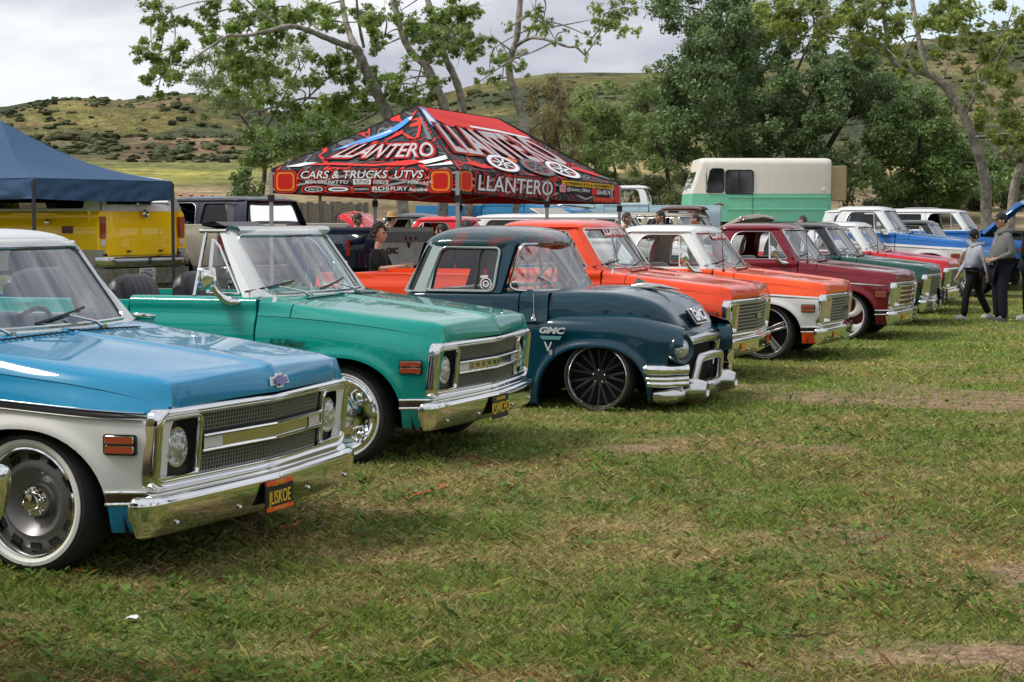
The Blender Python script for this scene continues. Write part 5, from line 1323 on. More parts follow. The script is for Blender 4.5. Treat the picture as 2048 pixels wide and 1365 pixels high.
tree('sycamore_tree', 'slender leaning sycamore with one bare limb reaching right into open sky', [
    ([(1018, 440), (1045, 330)] + zp([(580,900),(530,700),(480,530),(470,420),(520,280),(540,100),(552,-60)], 3.413, 880), .20, .12),
    (zp([(525,310),(620,260,-.4),(740,275,-.8),(870,320,-1),(930,325,-1.1),(990,380,-1.2)], 3.413, 880), .09, .035),
    (zp([(985,370,-1.2),(1010,350,-1.2),(1090,230,-1.4),(1150,100,-1.6),(1190,-20,-1.8)], 3.413, 880), .035, .015),
    (zp([(530,160),(560,120,-.4),(640,108,-.8),(690,105,-1)], 3.413, 880), .05, .03), (zp([(590,270),(640,140,.4),(650,40,.6),(660,-40,.8)], 3.413, 880), .05, .03),
    (zp([(470,480),(420,400,.5),(370,300,.8),(350,240,1)], 3.413, 880), .03, .012)], CC, 47, .125, STAR, (.19, .265, .06), leafmat('sycamore', .5), SYC, seed=5, dens=.7)
CD = zc([(620,100,50),(680,150,60),(720,80,70),(760,180,60),(800,110,70),(840,200,60),(860,60,70),(900,130,70),(960,60,70),(960,180,60),(1030,110,70),(1060,200,60),(1100,40,70),(1120,130,60),(1180,60,60),(1200,180,60),(1260,60,60),(1180,240,50),(1280,240,50),(1340,280,50),(1380,60,60),(1340,150,50),(1400,250,50),(1450,330,40),(1380,350,40),(1540,80,70),(1600,60,70),(1560,180,60),(1640,130,60),(1700,60,70),(1760,80,60),(1720,180,60),(1780,200,50),(1820,250,60),(1880,230,60),(1930,200,50),(1980,200,40),(1840,330,50),(1900,300,50),(1800,400,50),(1870,420,60),(1920,480,50),(1800,480,40),(1850,560,50),(1750,520,40),(1880,640,50),(1960,540,40),(1990,620,40),(1820,680,50),(1900,740,50),(1960,700,50),(2000,760,40),(1990,40,60),(2030,80,40),(1880,140,40),(1600,300,40),(1650,260,40)], 2.738, 1300)
tree('sycamore_tree', 'pale curved sycamore trunk leaning left over the blue trucks', [
    ([(1970, 440)] + zp([(1840,1050),(1800,850),(1730,660),(1660,540),(1590,450),(1500,400),(1400,385),(1320,320),(1290,150),(1270,-60)], 2.738, 1300), .25, .07),
    (zp([(1510,410),(1490,300,.4),(1460,150,.7),(1425,-60,1)], 2.738, 1300), .13, .10), (zp([(1725,640),(1780,520,-.6),(1830,400,-.9),(1890,300,-1.2),(1960,200,-1.5)], 2.738, 1300), .06, .02),
    (zp([(1600,450),(1630,330,.6),(1640,180,.9),(1660,0,1.2)], 2.738, 1300), .06, .035),
    (zp([(1340,330),(1200,270,-.8),(1050,210,-1.2),(880,205,-1.6),(740,170,-2)], 2.738, 1300), .05, .02), (zp([(1290,200),(1150,120,-.5),(1000,90,-.8),(850,60,-1)], 2.738, 1300), .04, .015)],
    CD, 47, .125, STAR, (.20, .255, .055), leafmat('sycamore', .5), SYC, seed=6, dens=1.0)
CF = zc([(130,40,80),(220,60,100),(330,100,100),(450,60,110),(560,60,90),(260,180,90),(380,200,110),(500,200,110),(620,220,100),(230,290,80),(330,310,110),(450,320,110),(560,320,110),(680,330,80),(760,300,60),(100,400,70),(60,390,40),(180,430,90),(300,440,110),(430,450,120),(560,450,110),(670,450,80),(140,520,90),(260,560,110),(390,580,120),(520,580,110),(620,600,80),(200,650,90),(320,690,110),(450,700,110),(580,700,80),(250,770,90),(380,800,110),(500,810,90),(230,840,70),(690,680,50),(640,790,60),(740,830,60)], 2.738, 1300)
CF2 = zc([(860,420,80),(950,400,80),(1050,380,90),(1130,430,90),(1000,480,90),(900,520,80),(1100,520,90),(1180,500,80),(950,600,80),(1060,600,80),(1160,600,90),(880,680,70),(820,620,60),(840,760,70),(920,740,60),(1000,700,60),(820,850,70),(900,830,60),(1250,560,80),(1330,600,80),(1400,620,70),(1200,680,60),(1000,330,60),(1080,310,50),(900,290,40),(1240,300,50),(1200,350,60)], 2.738, 1300)
COT = (.105, .172, .062)
tree('cottonwood_tree', 'tall dense dark green cottonwood above the mint step van', [([(1527, 440), (1525, 340), (1545, 240), (1570, 150), (1560, 40), (1555, -60)], .38, .14), ([(1535, 260), (1490, 170), (1440, 90), (1400, 20)], .16, .05), ([(1545, 240), (1590, 150), (1620, 80)], .14, .04), ([(1528, 320), (1470, 270), (1400, 200), (1350, 150)], .12, .03)],
     CF, 67, .14, QUAD, COT, leafmat('cottonwood', .35), DKB, seed=7, dens=.75, depth=1.3, up=.3)
tree('cottonwood_tree', 'smaller dark cottonwood with slanting limbs, right of the tall one', [([(1620, 440), (1640, 330), (1690, 240), (1720, 200), (1740, 140)], .22, .07), ([(1650, 310), (1610, 230), (1640, 150)], .12, .04), ([(1690, 240), (1760, 210), (1800, 230)], .08, .03)],
     CF2, 67, .14, QUAD, (.10, .168, .062), leafmat('cottonwood', .35), DKB, seed=8, dens=.7, depth=1.2, up=.3)
CG = zc([(1300,700,90),(1400,720,90),(1500,740,90),(1600,720,80),(1350,800,100),(1460,830,100),(1570,820,100),(1670,800,80),(1300,880,90),(1400,920,100),(1520,920,100),(1640,900,100),(1720,870,70),(1350,990,90),(1450,1010,90),(1560,1010,100),(1680,1000,90),(1760,960,80),(1850,900,70),(1400,1070,70),(1500,1080,70),(1600,1080,70),(1700,1080,60),(1500,560,80),(1600,600,80),(1420,540,70),(1900,990,60),(1940,940,50),(1880,1060,50),(1300,1050,60),(1250,980,60)], 2.738, 1300)
tree('green_tree', 'broad mid green tree behind the white roofed blue trucks', [([(1860, 440), (1850, 360), (1840, 280), (1850, 210)], .25, .06), ([(1850, 360), (1810, 300), (1790, 270)], .1, .03), ([(1850, 350), (1900, 310), (1930, 300)], .1, .03)], CG, 66, .13, QUAD, (.125, .205, .058), leafmat('cottonwood', .35), DKB, seed=9, dens=.75, depth=1.3, up=.3)
CH_ = zc([(900,760,90),(1000,740,100),(1100,750,90),(950,860,110),(1060,860,110),(1170,880,100),(1000,960,110),(1120,980,110),(1240,1000,100),(1180,1080,90),(1060,1080,90),(980,1050,70),(1090,1170,60),(1000,1150,60)], 3.413, 880)
CH2 = zc([(1330,960,90),(1350,700,100),(1440,680,90),(1480,780,90),(1380,820,100),(1480,880,90),(1400,980,90),(1430,1060,90),(1300,1090,90),(1300,620,70),(1400,600,70),(1500,620,60),(1560,480,60),(1640,520,60),(1280,770,60),(1540,1000,70),(1520,1120,70),(1600,1180,60)], 3.413, 880)
WIL = (.215, .295, .10)
tree('willow_tree', 'light green feathery willow between printed canopy and dark cottonwood', [([(1205, 440), (1195, 350), (1180, 280), (1170, 220)], .2, .06), ([(1195, 350), (1240, 300), (1260, 260)], .1, .03), ([(1190, 330), (1140, 290), (1120, 250)], .09, .03), ([(1222, 440), (1232, 350), (1210, 290)], .12, .04)], CH_, 68, .17, SLIM, WIL, leafmat('willow', .45), DKB, seed=10, dens=.75, depth=1.2)
tree('willow_tree', 'light green willow right against the edge of the dark cottonwood', [([(1340, 440), (1335, 350), (1310, 260), (1290, 210)], .18, .06), ([(1325, 310), (1290, 250), (1310, 215)], .1, .04), ([(1330, 340), (1370, 280)], .08, .03)], CH2, 72, .17, SLIM, (.20, .28, .095), leafmat('willow', .45), DKB, seed=11, dens=.75, depth=1.2)
CI = zc([(640,640,70),(720,620,70),(800,640,60),(660,740,80),(760,740,80),(830,760,60),(680,840,80),(780,850,80),(860,900,70),(720,930,80),(820,980,70),(620,900,50),(780,1050,60),(900,1040,60)], 3.413, 880)
tree('brown_tree', 'brownish half bare tree beside the slender sycamore trunk', [([(1135, 440), (1128, 340), (1090, 280), (1080, 220)], .16, .05), ([(1128, 330), (1110, 250), (1120, 190)], .08, .03)], CI, 60, .13, SLIM, (.19, .17, .075), leafmat('willow', .45), DKB, seed=12, dens=.42)
CJ = zc([(450,300,60),(520,360,70),(480,420,70),(430,500,50),(520,500,70),(600,560,70),(500,580,60),(560,640,70),(480,640,40),(640,640,50),(700,560,70),(740,480,70),(680,400,70),(600,300,60),(760,340,60),(860,300,60),(940,260,60),(1000,330,50)], 2.844, 260)
tree('pale_tree', 'pale feathery tree seen through the left sycamore limb', [([(520, 440), (530, 330), (520, 230), (500, 160)], .18, .05), ([(528, 300), (480, 230), (440, 180)], .09, .03), ([(525, 270), (570, 190), (600, 130)], .09, .03)], CJ, 74, .17, SLIM, (.19, .25, .10), leafmat('willow', .45), DKB, seed=13, dens=.5, depth=1.1)
CK = zc([(1000,700,70),(1080,680,70),(1150,720,70),(1220,760,60),(1050,780,80),(1150,800,80),(950,780,70),(880,830,70),(760,790,60),(700,830,60),(820,800,60),(900,880,70),(1000,880,70),(1100,880,70),(780,880,60),(700,900,60)], 2.844, 260)
tree('green_shrub', 'round green shrubby tree left of the printed canopy', [([(640, 440), (640, 340), (640, 280)], .12, .04), ([(640, 340), (600, 310)], .06, .02), ([(640, 330), (670, 280)], .06, .02)], CK, 62, .14, QUAD, (.135, .215, .065), leafmat('willow', .45), DKB, seed=14, dens=.7)
tree('green_bush', 'small green bush by the weathered fence above the crew cab', [([(492, 440), (492, 390), (490, 365)], .06, .02)], [(492, 365, 16), (475, 378, 16), (510, 378, 16), (492, 388, 18), (520, 392, 12), (470, 394, 12), (485, 355, 9)], 54, .10, QUAD, (.12, .19, .06), leafmat('willow', .45), DKB, seed=15, dens=.8, cat='bush')
CE = zc([(1960,860,40),(2010,830,50),(2040,760,50),(1930,640,40),(2020,700,50),(1980,560,40),(2040,640,50),(2060,500,50)], 2.738, 1300)
tree('sycamore_tree', 'second pale sycamore trunk at the right edge behind the raised blue hood', [([(2018, 440), (2030, 370), (2052, 315), (2090, 240), (2110, 100)], .24, .16), ([(2045, 330), (2020, 318), (1998, 316), (1990, 290)], .09, .04)], CE, 52, .13, STAR, (.14, .20, .045), leafmat('sycamore', .5), SYC, seed=16, dens=.6)
g0 = random.Random(5)
tree('thicket', 'low tangled thicket at the foot of the willows behind the printed canopy', [([(1180, 440), (1180, 400)], .1, .04), ([(1250, 438), (1262, 395), (1280, 370)], .06, .02), ([(1120, 438), (1112, 390)], .06, .02)], [(1050 + 310 * i / 26 + g0.uniform(-8, 8), g0.uniform(362, 424), g0.uniform(16, 30)) for i in range(27)], 66, .14, SLIM, (.13, .175, .065), leafmat('willow', .45), DKB, seed=21, dens=.7, cat='thicket')
tree('thicket', 'shaded undergrowth beneath the cottonwoods right of the mint van', [([(1750, 440), (1750, 400)], .1, .04), ([(1690, 438), (1684, 395)], .06, .02), ([(1900, 438), (1905, 392)], .06, .02)], [(1670 + 370 * i / 30 + g0.uniform(-8, 8), g0.uniform(330, 418), g0.uniform(16, 30)) for i in range(31)], 76, .14, QUAD, (.09, .125, .05), leafmat('willow', .45), DKB, seed=22, dens=.7, cat='thicket')
# trees beyond the frame: they stand round the field and show in glass and paint
def field_trees():
    proto = []
    for s_ in range(2):
        g = np.random.default_rng(60 + s_); root = empty('field_tree', (0, 0, 0), 0, 'tall tree at the edge of the show field, beyond the frame', 'tree', 'trees round the field beyond the frame')
        m = MB(); m.tube([(0, 0, -.2), (.2, .1, 3), (.1, -.2, 7), (.4, .1, 12)], [.4, .32, .24, .06], 10); m.build('trunk', SYC, root)
        for k in range(7):
            a = k * 2.4; z = 3 + k * 1.1; l = MB(); l.tube([(.15, 0, z), (1.5 * cos(a), 1.5 * sin(a), z + 1.2), (3 * cos(a), 3 * sin(a), z + 2.8)], [.14, .09, .03], 7); l.build('limb', SYC, root)
        P = []; Q = []
        for k in range(70):
            a = g.uniform(0, 2 * pi); z = g.uniform(3.2, 14); rr = g.uniform(.6, 4.2) * (1 - abs(z - 7.5) / 9); c = np.array([rr * cos(a), rr * sin(a), z]); q = g.normal(0, 1, (150, 3)); q /= np.linalg.norm(q, axis=1)[:, None]; P.append(c + q * g.random((150, 1)) ** .4 * g.uniform(.6, 1.3)); Q.append(q + [0, 0, .4])
        V, F, C = leaves(np.concatenate(P), np.concatenate(Q), .22, QUAD, (.05, .10, .028), g); o = color_mesh('crown', V, F, C, leafmat('cottonwood', .35), None, smooth_=False); o.parent = root; o['kind'] = 'stuff'; proto.append(root)
    sp = [(26, 42), (31, 55), (40, 62), (46, 40), (-30, -8), (-24, -24), (-12, -34), (0, -38), (10, -32), (22, -30), (34, -20), (40, 0), (42, 20), (-36, 10), (-38, 28)]
    for i, (x, y) in enumerate(sp):
        if i < 2: r = proto[i]
        else:
            src = proto[i % 2]; r = src.copy(); COL.objects.link(r)
            for c in src.children: d = c.copy(); COL.objects.link(d); d.parent = r
        r.location = (x, y, float(hterr(np.array([x]), np.array([y]))[0]) if y > 40 else 0); s = .8 + .5 * rng.random(); r.scale = (s, s, s * rng.uniform(.85, 1.2)); r.rotation_euler = (0, 0, rng.uniform(0, 6))
field_trees()
# weathered board fence
def fence():
    t = empty('board_fence', at(560, 440, 51).to_3d() * 1, 0, 'weathered grey board fence behind the dark crew cab', 'fence'); t.location.z = 0; b = MB(); b.box((0, 0, 0), (.135, .02, 1.25)); me = b.mesh('board', 0); W = prin('weathered_wood', (.20, .175, .14), .9, var=.4, vscale=9, bump=.5, bscale=30)
    for k in range(62):
        p = at(360 + 6.1 * k, 440, 51); z = float(hterr(np.array([p.x]), np.array([51.]))[0])
        o = link('board', me, W, t); o.location = (p.x - t.location.x, rng.uniform(-.015, .015), z + .60 + rng.uniform(-.06, .05)); o.rotation_euler = (0, rng.uniform(-.03, .03), 0)
    r = MB(); a, c = at(355, 440, 51), at(745, 440, 51); r.box(((a.x + c.x) / 2 - t.location.x, .05, 1.5), (c.x - a.x, .05, .09)); r.build('rail', W, t)
fence()
# ---------------------------------------------------------------- pop-up canopies
FABBLUE = prin('blue_canopy_fabric', (.045, .095, .185), .75, bump=.7, bscale=3.2, var=.08, vscale=.6, spec=.2)
def blue_canopy():
    L, Rr = Vector((-6.11, 22.5, 2.15)), Vector((-4.74, 24.6, 2.15)); n = Vector((-.839, .544, 0)); Lb, Rb = L + n * 4.1, Rr + n * 4.1; P = (L + Rr) / 2 + n * 2.03; P.z = 2.995
    t = empty('canopy', ((L + Rb) / 2).to_3d() * 1, 0, 'plain dark blue pop-up canopy at the left above the yellow wagon', 'canopy', 'pop-up canopies'); t.location.z = 0; o = t.location
    C = [L, Rr, Rb, Lb]; rf = MB()
    for i in range(4):
        a, b = C[i], C[(i + 1) % 4]; rows = []
        for k in range(13):
            w = k / 12; rows.append([a.lerp(b, s / 16).lerp(P, w) - o - Vector((0, 0, .16 * sin(pi * w) * (.6 + .4 * abs(s / 8 - 1)))) for s in range(17)])
        rf.grid(rows)
    rf.build('roof', FABBLUE, t, sharp=30)
    for i in range(4):
        a, b = C[i], C[(i + 1) % 4]; m = MB(); d = (b - a).normalized(); nn = Vector((d.y, -d.x, 0)); rows = []
        for j in range(7):
            z = -.265 * j / 6; rows.append([a.lerp(b, s / 60) + nn * (.022 * sin(s * .75 + j * 1.3 + 2 * sin(s * .17)) * j / 6 + .010 * sin(s * .31 + 2 * j) + .006 * sin(s * .2 * j)) + Vector((0, 0, z - .012 * sin(pi * s / 60) * 2 * j / 6)) - o for s in range(61)])
        m.grid(rows); m.build('valance', FABBLUE, t, sharp=60)
    for c in C:
        m = MB(); m.box((c.x - o.x, c.y - o.y, 1.06), (.04, .04, 2.12)); m.build('leg', prin('dark_leg', (.06, .06, .07), .4, .6), t)
blue_canopy()
LR, LW, LK, LG, LO, LY = (.72, .030, .020), (.80, .80, .82), (.012, .012, .016), (.16, .16, .17), (.85, .20, .015), (.85, .50, .02)
def fm(n, c): return prin('print_' + n, c, .6, spec=.25)
PR_, PW, PK, PG, PO, PY, PB = fm('red', LR), fm('white', LW), fm('black', LK), fm('grey', LG), fm('orange', LO), fm('yellow', LY), fm('blue', (.08, .30, .72))
def printmat():
    m = prin('printed_fabric', LK, .6, spec=.25); nt = m.node_tree; N = nt.nodes; L = nt.links
    tc = N.new('ShaderNodeTexCoord'); mp = N.new('ShaderNodeMapping'); mp.inputs['Scale'].default_value = (1, 1, 1.6); mp.inputs['Rotation'].default_value = (.4, .7, .3)
    v = N.new('ShaderNodeTexVoronoi'); v.feature = 'DISTANCE_TO_EDGE'; v.inputs['Scale'].default_value = 2.6; n = N.new('ShaderNodeTexNoise'); n.inputs['Scale'].default_value = 1.5; n.inputs['Detail'].default_value = 2
    L.new(tc.outputs['Object'], mp.inputs[0]); L.new(mp.outputs[0], n.inputs['Vector']); ad = N.new('ShaderNodeMixRGB'); ad.inputs[0].default_value = .45; L.new(mp.outputs[0], ad.inputs[1]); L.new(n.outputs['Color'], ad.inputs[2]); L.new(ad.outputs[0], v.inputs['Vector'])
    r = N.new('ShaderNodeValToRGB'); r.color_ramp.interpolation = 'CONSTANT'; e = r.color_ramp.elements; e[0].position = 0; e[0].color = (*LR, 1); e[1].position = .022; e[1].color = (*LK, 1)
    for p, c in ((.10, (.05, .05, .055)), (.17, (.014, .014, .018)), (.24, (.15, .15, .16)), (.30, (.02, .02, .02))): q = e.new(p); q.color = (*c, 1)
    L.new(v.outputs['Distance'], r.inputs[0]); L.new(r.outputs[0], N['Principled BSDF'].inputs['Base Color']); return m
FABP = printmat()
def printed_canopy():
    Nn, L, Rr = Vector((-.76, 24.6, 2.33)), Vector((-3.54, 25.9, 2.35)), Vector((1.85, 30.3, 2.23)); F = L + Rr - Nn; P1, P2 = Vector((-1.44, 26.6, 3.33)), Vector((-.20, 29.4, 3.29))
    t = empty('canopy', (0, 27.5, 0), 0, 'black and red printed pop-up canopy with big white lettering and twin roof peaks', 'canopy', 'pop-up canopies'); o = Vector(t.location)
    def surf(quad):
        A, B, C_, D = quad
        return lambda s, w: A.lerp(B, s).lerp(D.lerp(C_, s), w) - Vector((0, 0, .05 * sin(pi * w) * (.5 + .5 * sin(pi * s)))) - o
    FS = surf((L, Nn, P1, P1)); FLg = surf((Nn, Rr, P2, P1)); FB = surf((Rr, F, P2, P2)); FK = surf((F, L, P1, P2)); roof_ = None
    m = MB()
    for f in (FS, FLg, FB, FK): m.grid([[f(s / 14, w / 10) for s in range(15)] for w in range(11)])
    roof_ = m.build('roof', FABP, t, sharp=25)
    # piped hips and ridge
    m = MB()
    for a, b in ((L, P1), (Nn, P1), (P1, P2), (P2, Rr)): m.tube([a.lerp(b, k / 8) - Vector((0, 0, .05 * sin(pi * k / 8) * .5 * (b.z != a.z and a.z < 3))) - o for k in range(9)], .012, 5)
    m.build('piping', PK, roof_)
    def planar(quad, off):
        A, B, C_, D = quad; f = surf(quad); nz = (B - A).cross(D - A).normalized()
        if nz.y > 0: nz = -nz
        return lambda s, w, h=0: f(s, w) + nz * (off + h)
    def tx(name, body, mat, fn, s0, w0, size, W, H, off=0, **kw):
        me = text_mesh(body, 1, **kw); xs = [v.co.x for v in me.vertices]; ys = [v.co.y for v in me.vertices]; x0, x1, y0, y1 = min(xs), max(xs), min(ys), max(ys)
        for v in me.vertices: v.co = fn(s0 + W * (v.co.x - (x0 + x1) / 2) / (x1 - x0) if not kw.get('offset') else s0 + W * (v.co.x - (x0 + x1) / 2) / (x1 - x0), w0 + H * (v.co.y - (y0 + y1) / 2) / (y1 - y0), off + v.co.z * .0)
        return link(name, me, mat, roof_)
    def ply(name, mat, fn, pts, off=0, par=None, sub=6):
        m = MB(); Q = []
        for i, p in enumerate(pts):
            q = pts[(i + 1) % len(pts)]
            for k in range(sub): Q.append(fn(p[0] + (q[0] - p[0]) * k / sub, p[1] + (q[1] - p[1]) * k / sub, off))
        m.poly(Q); return m.build(name, mat, par or roof_, sharp=0)
    gl = planar((Nn, Rr, P2, P1), .016); gs = planar((L, Nn, P1, P1), .016)
    # long face: red field above a jagged edge, big lettering, wheels
    ply('print_field', PR_, gl, [(.0, .98), (.02, .84), (.10, .80), (.2, .72), (.28, .76), (.36, .70), (.5, .78), (.62, .72), (.75, .74), (.86, .68), (.97, .74), (.93, .98)], .001)
    ply('print_streak', PB, gl, [(.01, .97), (.01, .70), (.05, .62), (.10, .74), (.06, .97)], .002); ply('print_streak', PW, gl, [(.022, .93), (.022, .72), (.05, .66), (.08, .76), (.05, .93)], .003)
    for W, H, mt, off, bo in ((.88, .52, PK, .004, .085), (.86, .50, PR_, .006, .065), (.82, .45, PW, .009, .028)): tx('print_lettering', 'LLANTERO', mt, gl, .47, .50, 1, W, H, off, shear=.0, bold=bo, space=1.02)
    ply('print_shine', PW, gl, [(.40, .79), (.66, .78), (.92, .72), (.92, .69), (.64, .745), (.40, .76)], .008)
    for k, (cs, cw) in enumerate(((.30, .16), (.52, .155), (.70, .16))):
        for r0, r1, mt, off in ((.0, .112, PK, .010), (.075, .102, PG if k == 1 else PW, .012), (.066, .071, PR_, .013)):
            m = MB(); A = [2 * pi * i / 32 for i in range(32)]; m.ring([[gl(cs + r * cos(a) * .9, cw + r * 1.45 * sin(a) + r * .3 * cos(a), off) for a in A] for r in (max(r0, .004), r1)]); m.build('print_wheel', mt, roof_, sharp=0)
        m = MB()
        for i in range(7):
            a = 2 * pi * i / 7; d = .10
            m.poly([gl(cs + r * cos(b) * .9, cw + r * 1.45 * sin(b) + r * .3 * cos(b), .014) for r, b in ((.012, a - .6), (.066, a - d), (.066, a + d), (.012, a + .6))])
        m.build('print_spokes', PW if k != 1 else PG, roof_, sharp=0)
    for q in ([(.10, .24), (.20, .26), (.30, .30), (.19, .29)], [(.36, .28), (.42, .22), (.45, .27), (.41, .30)], [(.58, .27), (.64, .24), (.70, .29)], [(.05, .10), (.14, .03), (.22, .06), (.12, .12)], [(.80, .22), (.92, .10), (.96, .14), (.86, .26)]): ply('print_flash', PO if q[0][1] > .2 and q[0][0] < .6 else PR_, gl, q, .005)
    ply('print_flash', PG, gl, [(.80, .30), (.84, .18), (.97, .05), (.99, .08), (.90, .24)], .004)
    # short face
    for W, H, mt, off, bo in ((.76, .31, PK, .004, .075), (.735, .285, PR_, .006, .05), (.70, .235, PW, .009, .012)): tx('print_lettering', 'LLANTERO', mt, gs, .60 if 0 else .57, .30, 1, W, H, off, shear=.25, bold=bo)
    ply('print_streak', PB, gs, [(.13, .30), (.18, .46), (.52, .82), (.72, .86), (.60, .74), (.40, .52)], .003); ply('print_streak', PW, gs, [(.16, .34), (.19, .42), (.40, .64), (.44, .62)], .004)
    ply('print_streak', PW, gs, [(.56, .80), (.70, .85), (.66, .78)], .005)
    for q in ([(.45, .48), (.58, .64), (.70, .50), (.80, .48), (.62, .58)], [(.70, .90), (.60, .78), (.85, .92)], [(.78, .50), (.84, .72), (.88, .70), (.82, .50)], [(.1, .06), (.3, .10), (.55, .06), (.75, .14), (.78, .10), (.56, .03), (.3, .06)], [(.62, .04), (.70, .12), (.9, .14), (.74, .04)]): ply('print_flash', PR_, gs, q, .005)
    for q in ([(.90, .46), (.90, .86), (.95, .80), (.95, .46)], [(.80, .10), (.98, .20), (.98, .14), (.84, .06)], [(.82, .02), (.99, .10), (.99, .05)], [(.06, .03), (.12, .10), (.2, .10), (.14, .03)]): ply('print_part', PG if q[0][0] > .85 else PW, gs, q, .006)
    # valances
    H = .345
    C4 = [L, Nn, Rr, F]; vals = []
    for i in range(4):
        a, b = C4[i], C4[(i + 1) % 4]; d = (b - a).normalized(); nn = Vector((d.y, -d.x, 0)); m = MB()
        fn = lambda s, w, h=0, a=a, b=b, nn=nn: a.lerp(b, s) + Vector((0, 0, -H * (1 - w))) + nn * (h + .002 * sin(s * 40) * (1 - w)) - o
        m.grid([[fn(s / 48, w / 5) for s in range(49)] for w in range(6)]); v = m.build('valance', FABP if i < 2 else PR_, t, sharp=50); vals.append((v, fn))
    def vt(v, fn, body, mat, s0, w0, W, Hh, off=.02, **kw):
        me = text_mesh(body, 1, **kw); xs = [p.co.x for p in me.vertices]; ys = [p.co.y for p in me.vertices]; x0, x1, y0, y1 = min(xs), max(xs), min(ys), max(ys)
        for p in me.vertices: p.co = fn(s0 + W * ((p.co.x - x0) / (x1 - x0) - .5), w0 + Hh * ((p.co.y - y0) / (y1 - y0) - .5), off + p.co.z * .05)
        return link('print_lettering', me, mat, v)
    def vr(v, fn, mat, s0, s1, w0, w1, off=.015, r=.25, name='print_panel'):
        m = MB(); P_ = rpoly([(s0, w0), (s1, w0), (s1, w1), (s0, w1)], .0001, 1, 5)
        asp = (s1 - s0) / (w1 - w0); P_ = rpoly([(0, 0), (1, 0), (1, 1), (0, 1)], r, 4, 4); m.poly([fn(s0 + (s1 - s0) * p[0], w0 + (w1 - w0) * p[1], off) for p in P_]); return m.build(name, mat, v, sharp=0)
    v, fn = vals[0]
    for s0, s1 in ((.03, .135), (.865, .965)):
        vr(v, fn, PR_, s0 - .012, s1 + .012, .03, .97, .012); vr(v, fn, PK, s0 - .006, s1 + .006, .07, .93, .013); vr(v, fn, PO, s0, s1, .10, .90, .014); vr(v, fn, fm('lamp_red', (.55, .012, .008)), s0 + .012, s1 - .012, .18, .82, .016)
    for W, Hh, mt, off, bo in ((.70, .46, PR_, .013, .04), (.68, .40, PK, .015, .03), (.66, .33, PW, .018, .012)): vt(v, fn, 'CARS & TRUCKS  UTVS', mt, .50, .78, W, Hh, off, shear=.25, bold=bo)
    for s0, s1 in ((.18, .30), (.31, .44), (.455, .55), (.56, .66), (.67, .78)): vr(v, fn, PR_, s0 - .006, s1 + .006, .02, .32, .012, .3); vr(v, fn, PK, s0, s1, .05, .29, .014, .3)
    for b, s0, w0, W, Hh, sh in (('McGAUGHYS', .255, .47, .12, .12, .2), ('NITTO', .375, .47, .11, .13, .2), ('AMERICAN', .605, .51, .08, .07, 0), ('FORCE', .605, .42, .08, .09, 0), ('FOX', .775, .44, .06, .14, .2), ('U.S.', .855, .46, .05, .10, 0), ('COGNITO', .50, .17, .08, .07, 0), ('BDS', .605, .20, .09, .15, 0), ('SUSPENSION', .605, .08, .09, .05, 0), ('FURY', .70, .19, .09, .16, .1), ('Raceline', .80, .16, .10, .15, .35)): vt(v, fn, b, PW, s0, w0, W, Hh, .018, shear=sh, bold=.01)
    vr(v, fn, PW, .455, .55, .36, .60, .015, .08); vt(v, fn, 'KING', PK, .503, .50, .075, .14, .018); vt(v, fn, 'SHOCKS', PK, .503, .39, .07, .04, .018)
    vr(v, fn, PW, .19, .29, .06, .28, .015, .5); vr(v, fn, PK, .196, .284, .085, .255, .016, .5); vt(v, fn, 'intro', PW, .24, .17, .06, .11, .018, shear=.3); vr(v, fn, PW, .32, .43, .08, .26, .015, .5); vr(v, fn, PK, .335, .415, .14, .20, .016, .5)
    v, fn = vals[1]
    vr(v, fn, PO, .01, .072, .10, .92, .012); vr(v, fn, PR_, .018, .064, .16, .86, .014)
    for W, Hh, mt, off, bo in ((.47, .86, PR_, .012, .075), (.455, .78, PK, .014, .05), (.43, .66, PW, .018, .012)): vt(v, fn, 'LLANTERO', mt, .315, .50, W, Hh, off, bold=bo, shear=.1)
    vr(v, fn, PK, .565, .93, .30, .68, .012, .1); vr(v, fn, PY, .59, .95, .70, .93, .013, .1); vt(v, fn, 'LOWERING KITS & ALIGNMENTS', PK, .775, .815, .33, .14, .018, bold=.01, shear=.15)
    vr(v, fn, fm('icon_pink', (.70, .06, .30)), .572, .617, .36, .74, .016, .3); vr(v, fn, fm('icon_orange', (.85, .25, .06)), .574, .60, .38, .55, .0165, .3)
    m = MB(); m.ring([[fn(.5945 + r * cos(a), .55 + r * 8.4 * sin(a), .019) for a in [2 * pi * i / 20 for i in range(20)]] for r in (.0075, .0105)]); m.build('print_icon', PW, v, sharp=0)
    m = MB(); Q = rpoly([(0, 0), (1, 0), (1, 1), (0, 1)], .3, 4, 2); m.ring([[fn(.5945 + (p[0] - .5) * k, .55 + (p[1] - .5) * k * 8.4, .019) for p in Q] for k in (.030, .036)]); m.build('print_icon', PW, v, sharp=0)
    vt(v, fn, '@Llantero_Official', PW, .70, .53, .155, .22, .018, shear=.2, bold=.012); vt(v, fn, '626.400.7415', PW, .885, .52, .115, .24, .019, shear=.15, bold=.02); vr(v, fn, PR_, .79, .83, .36, .66, .016, .1)
    vr(v, fn, PR_, .80, .95, .05, .27, .014, .1); vt(v, fn, 'PERFORMANCE', PO, .875, .16, .14, .13, .018, shear=.2); vr(v, fn, PR_, .955, .995, .06, .92, .013)
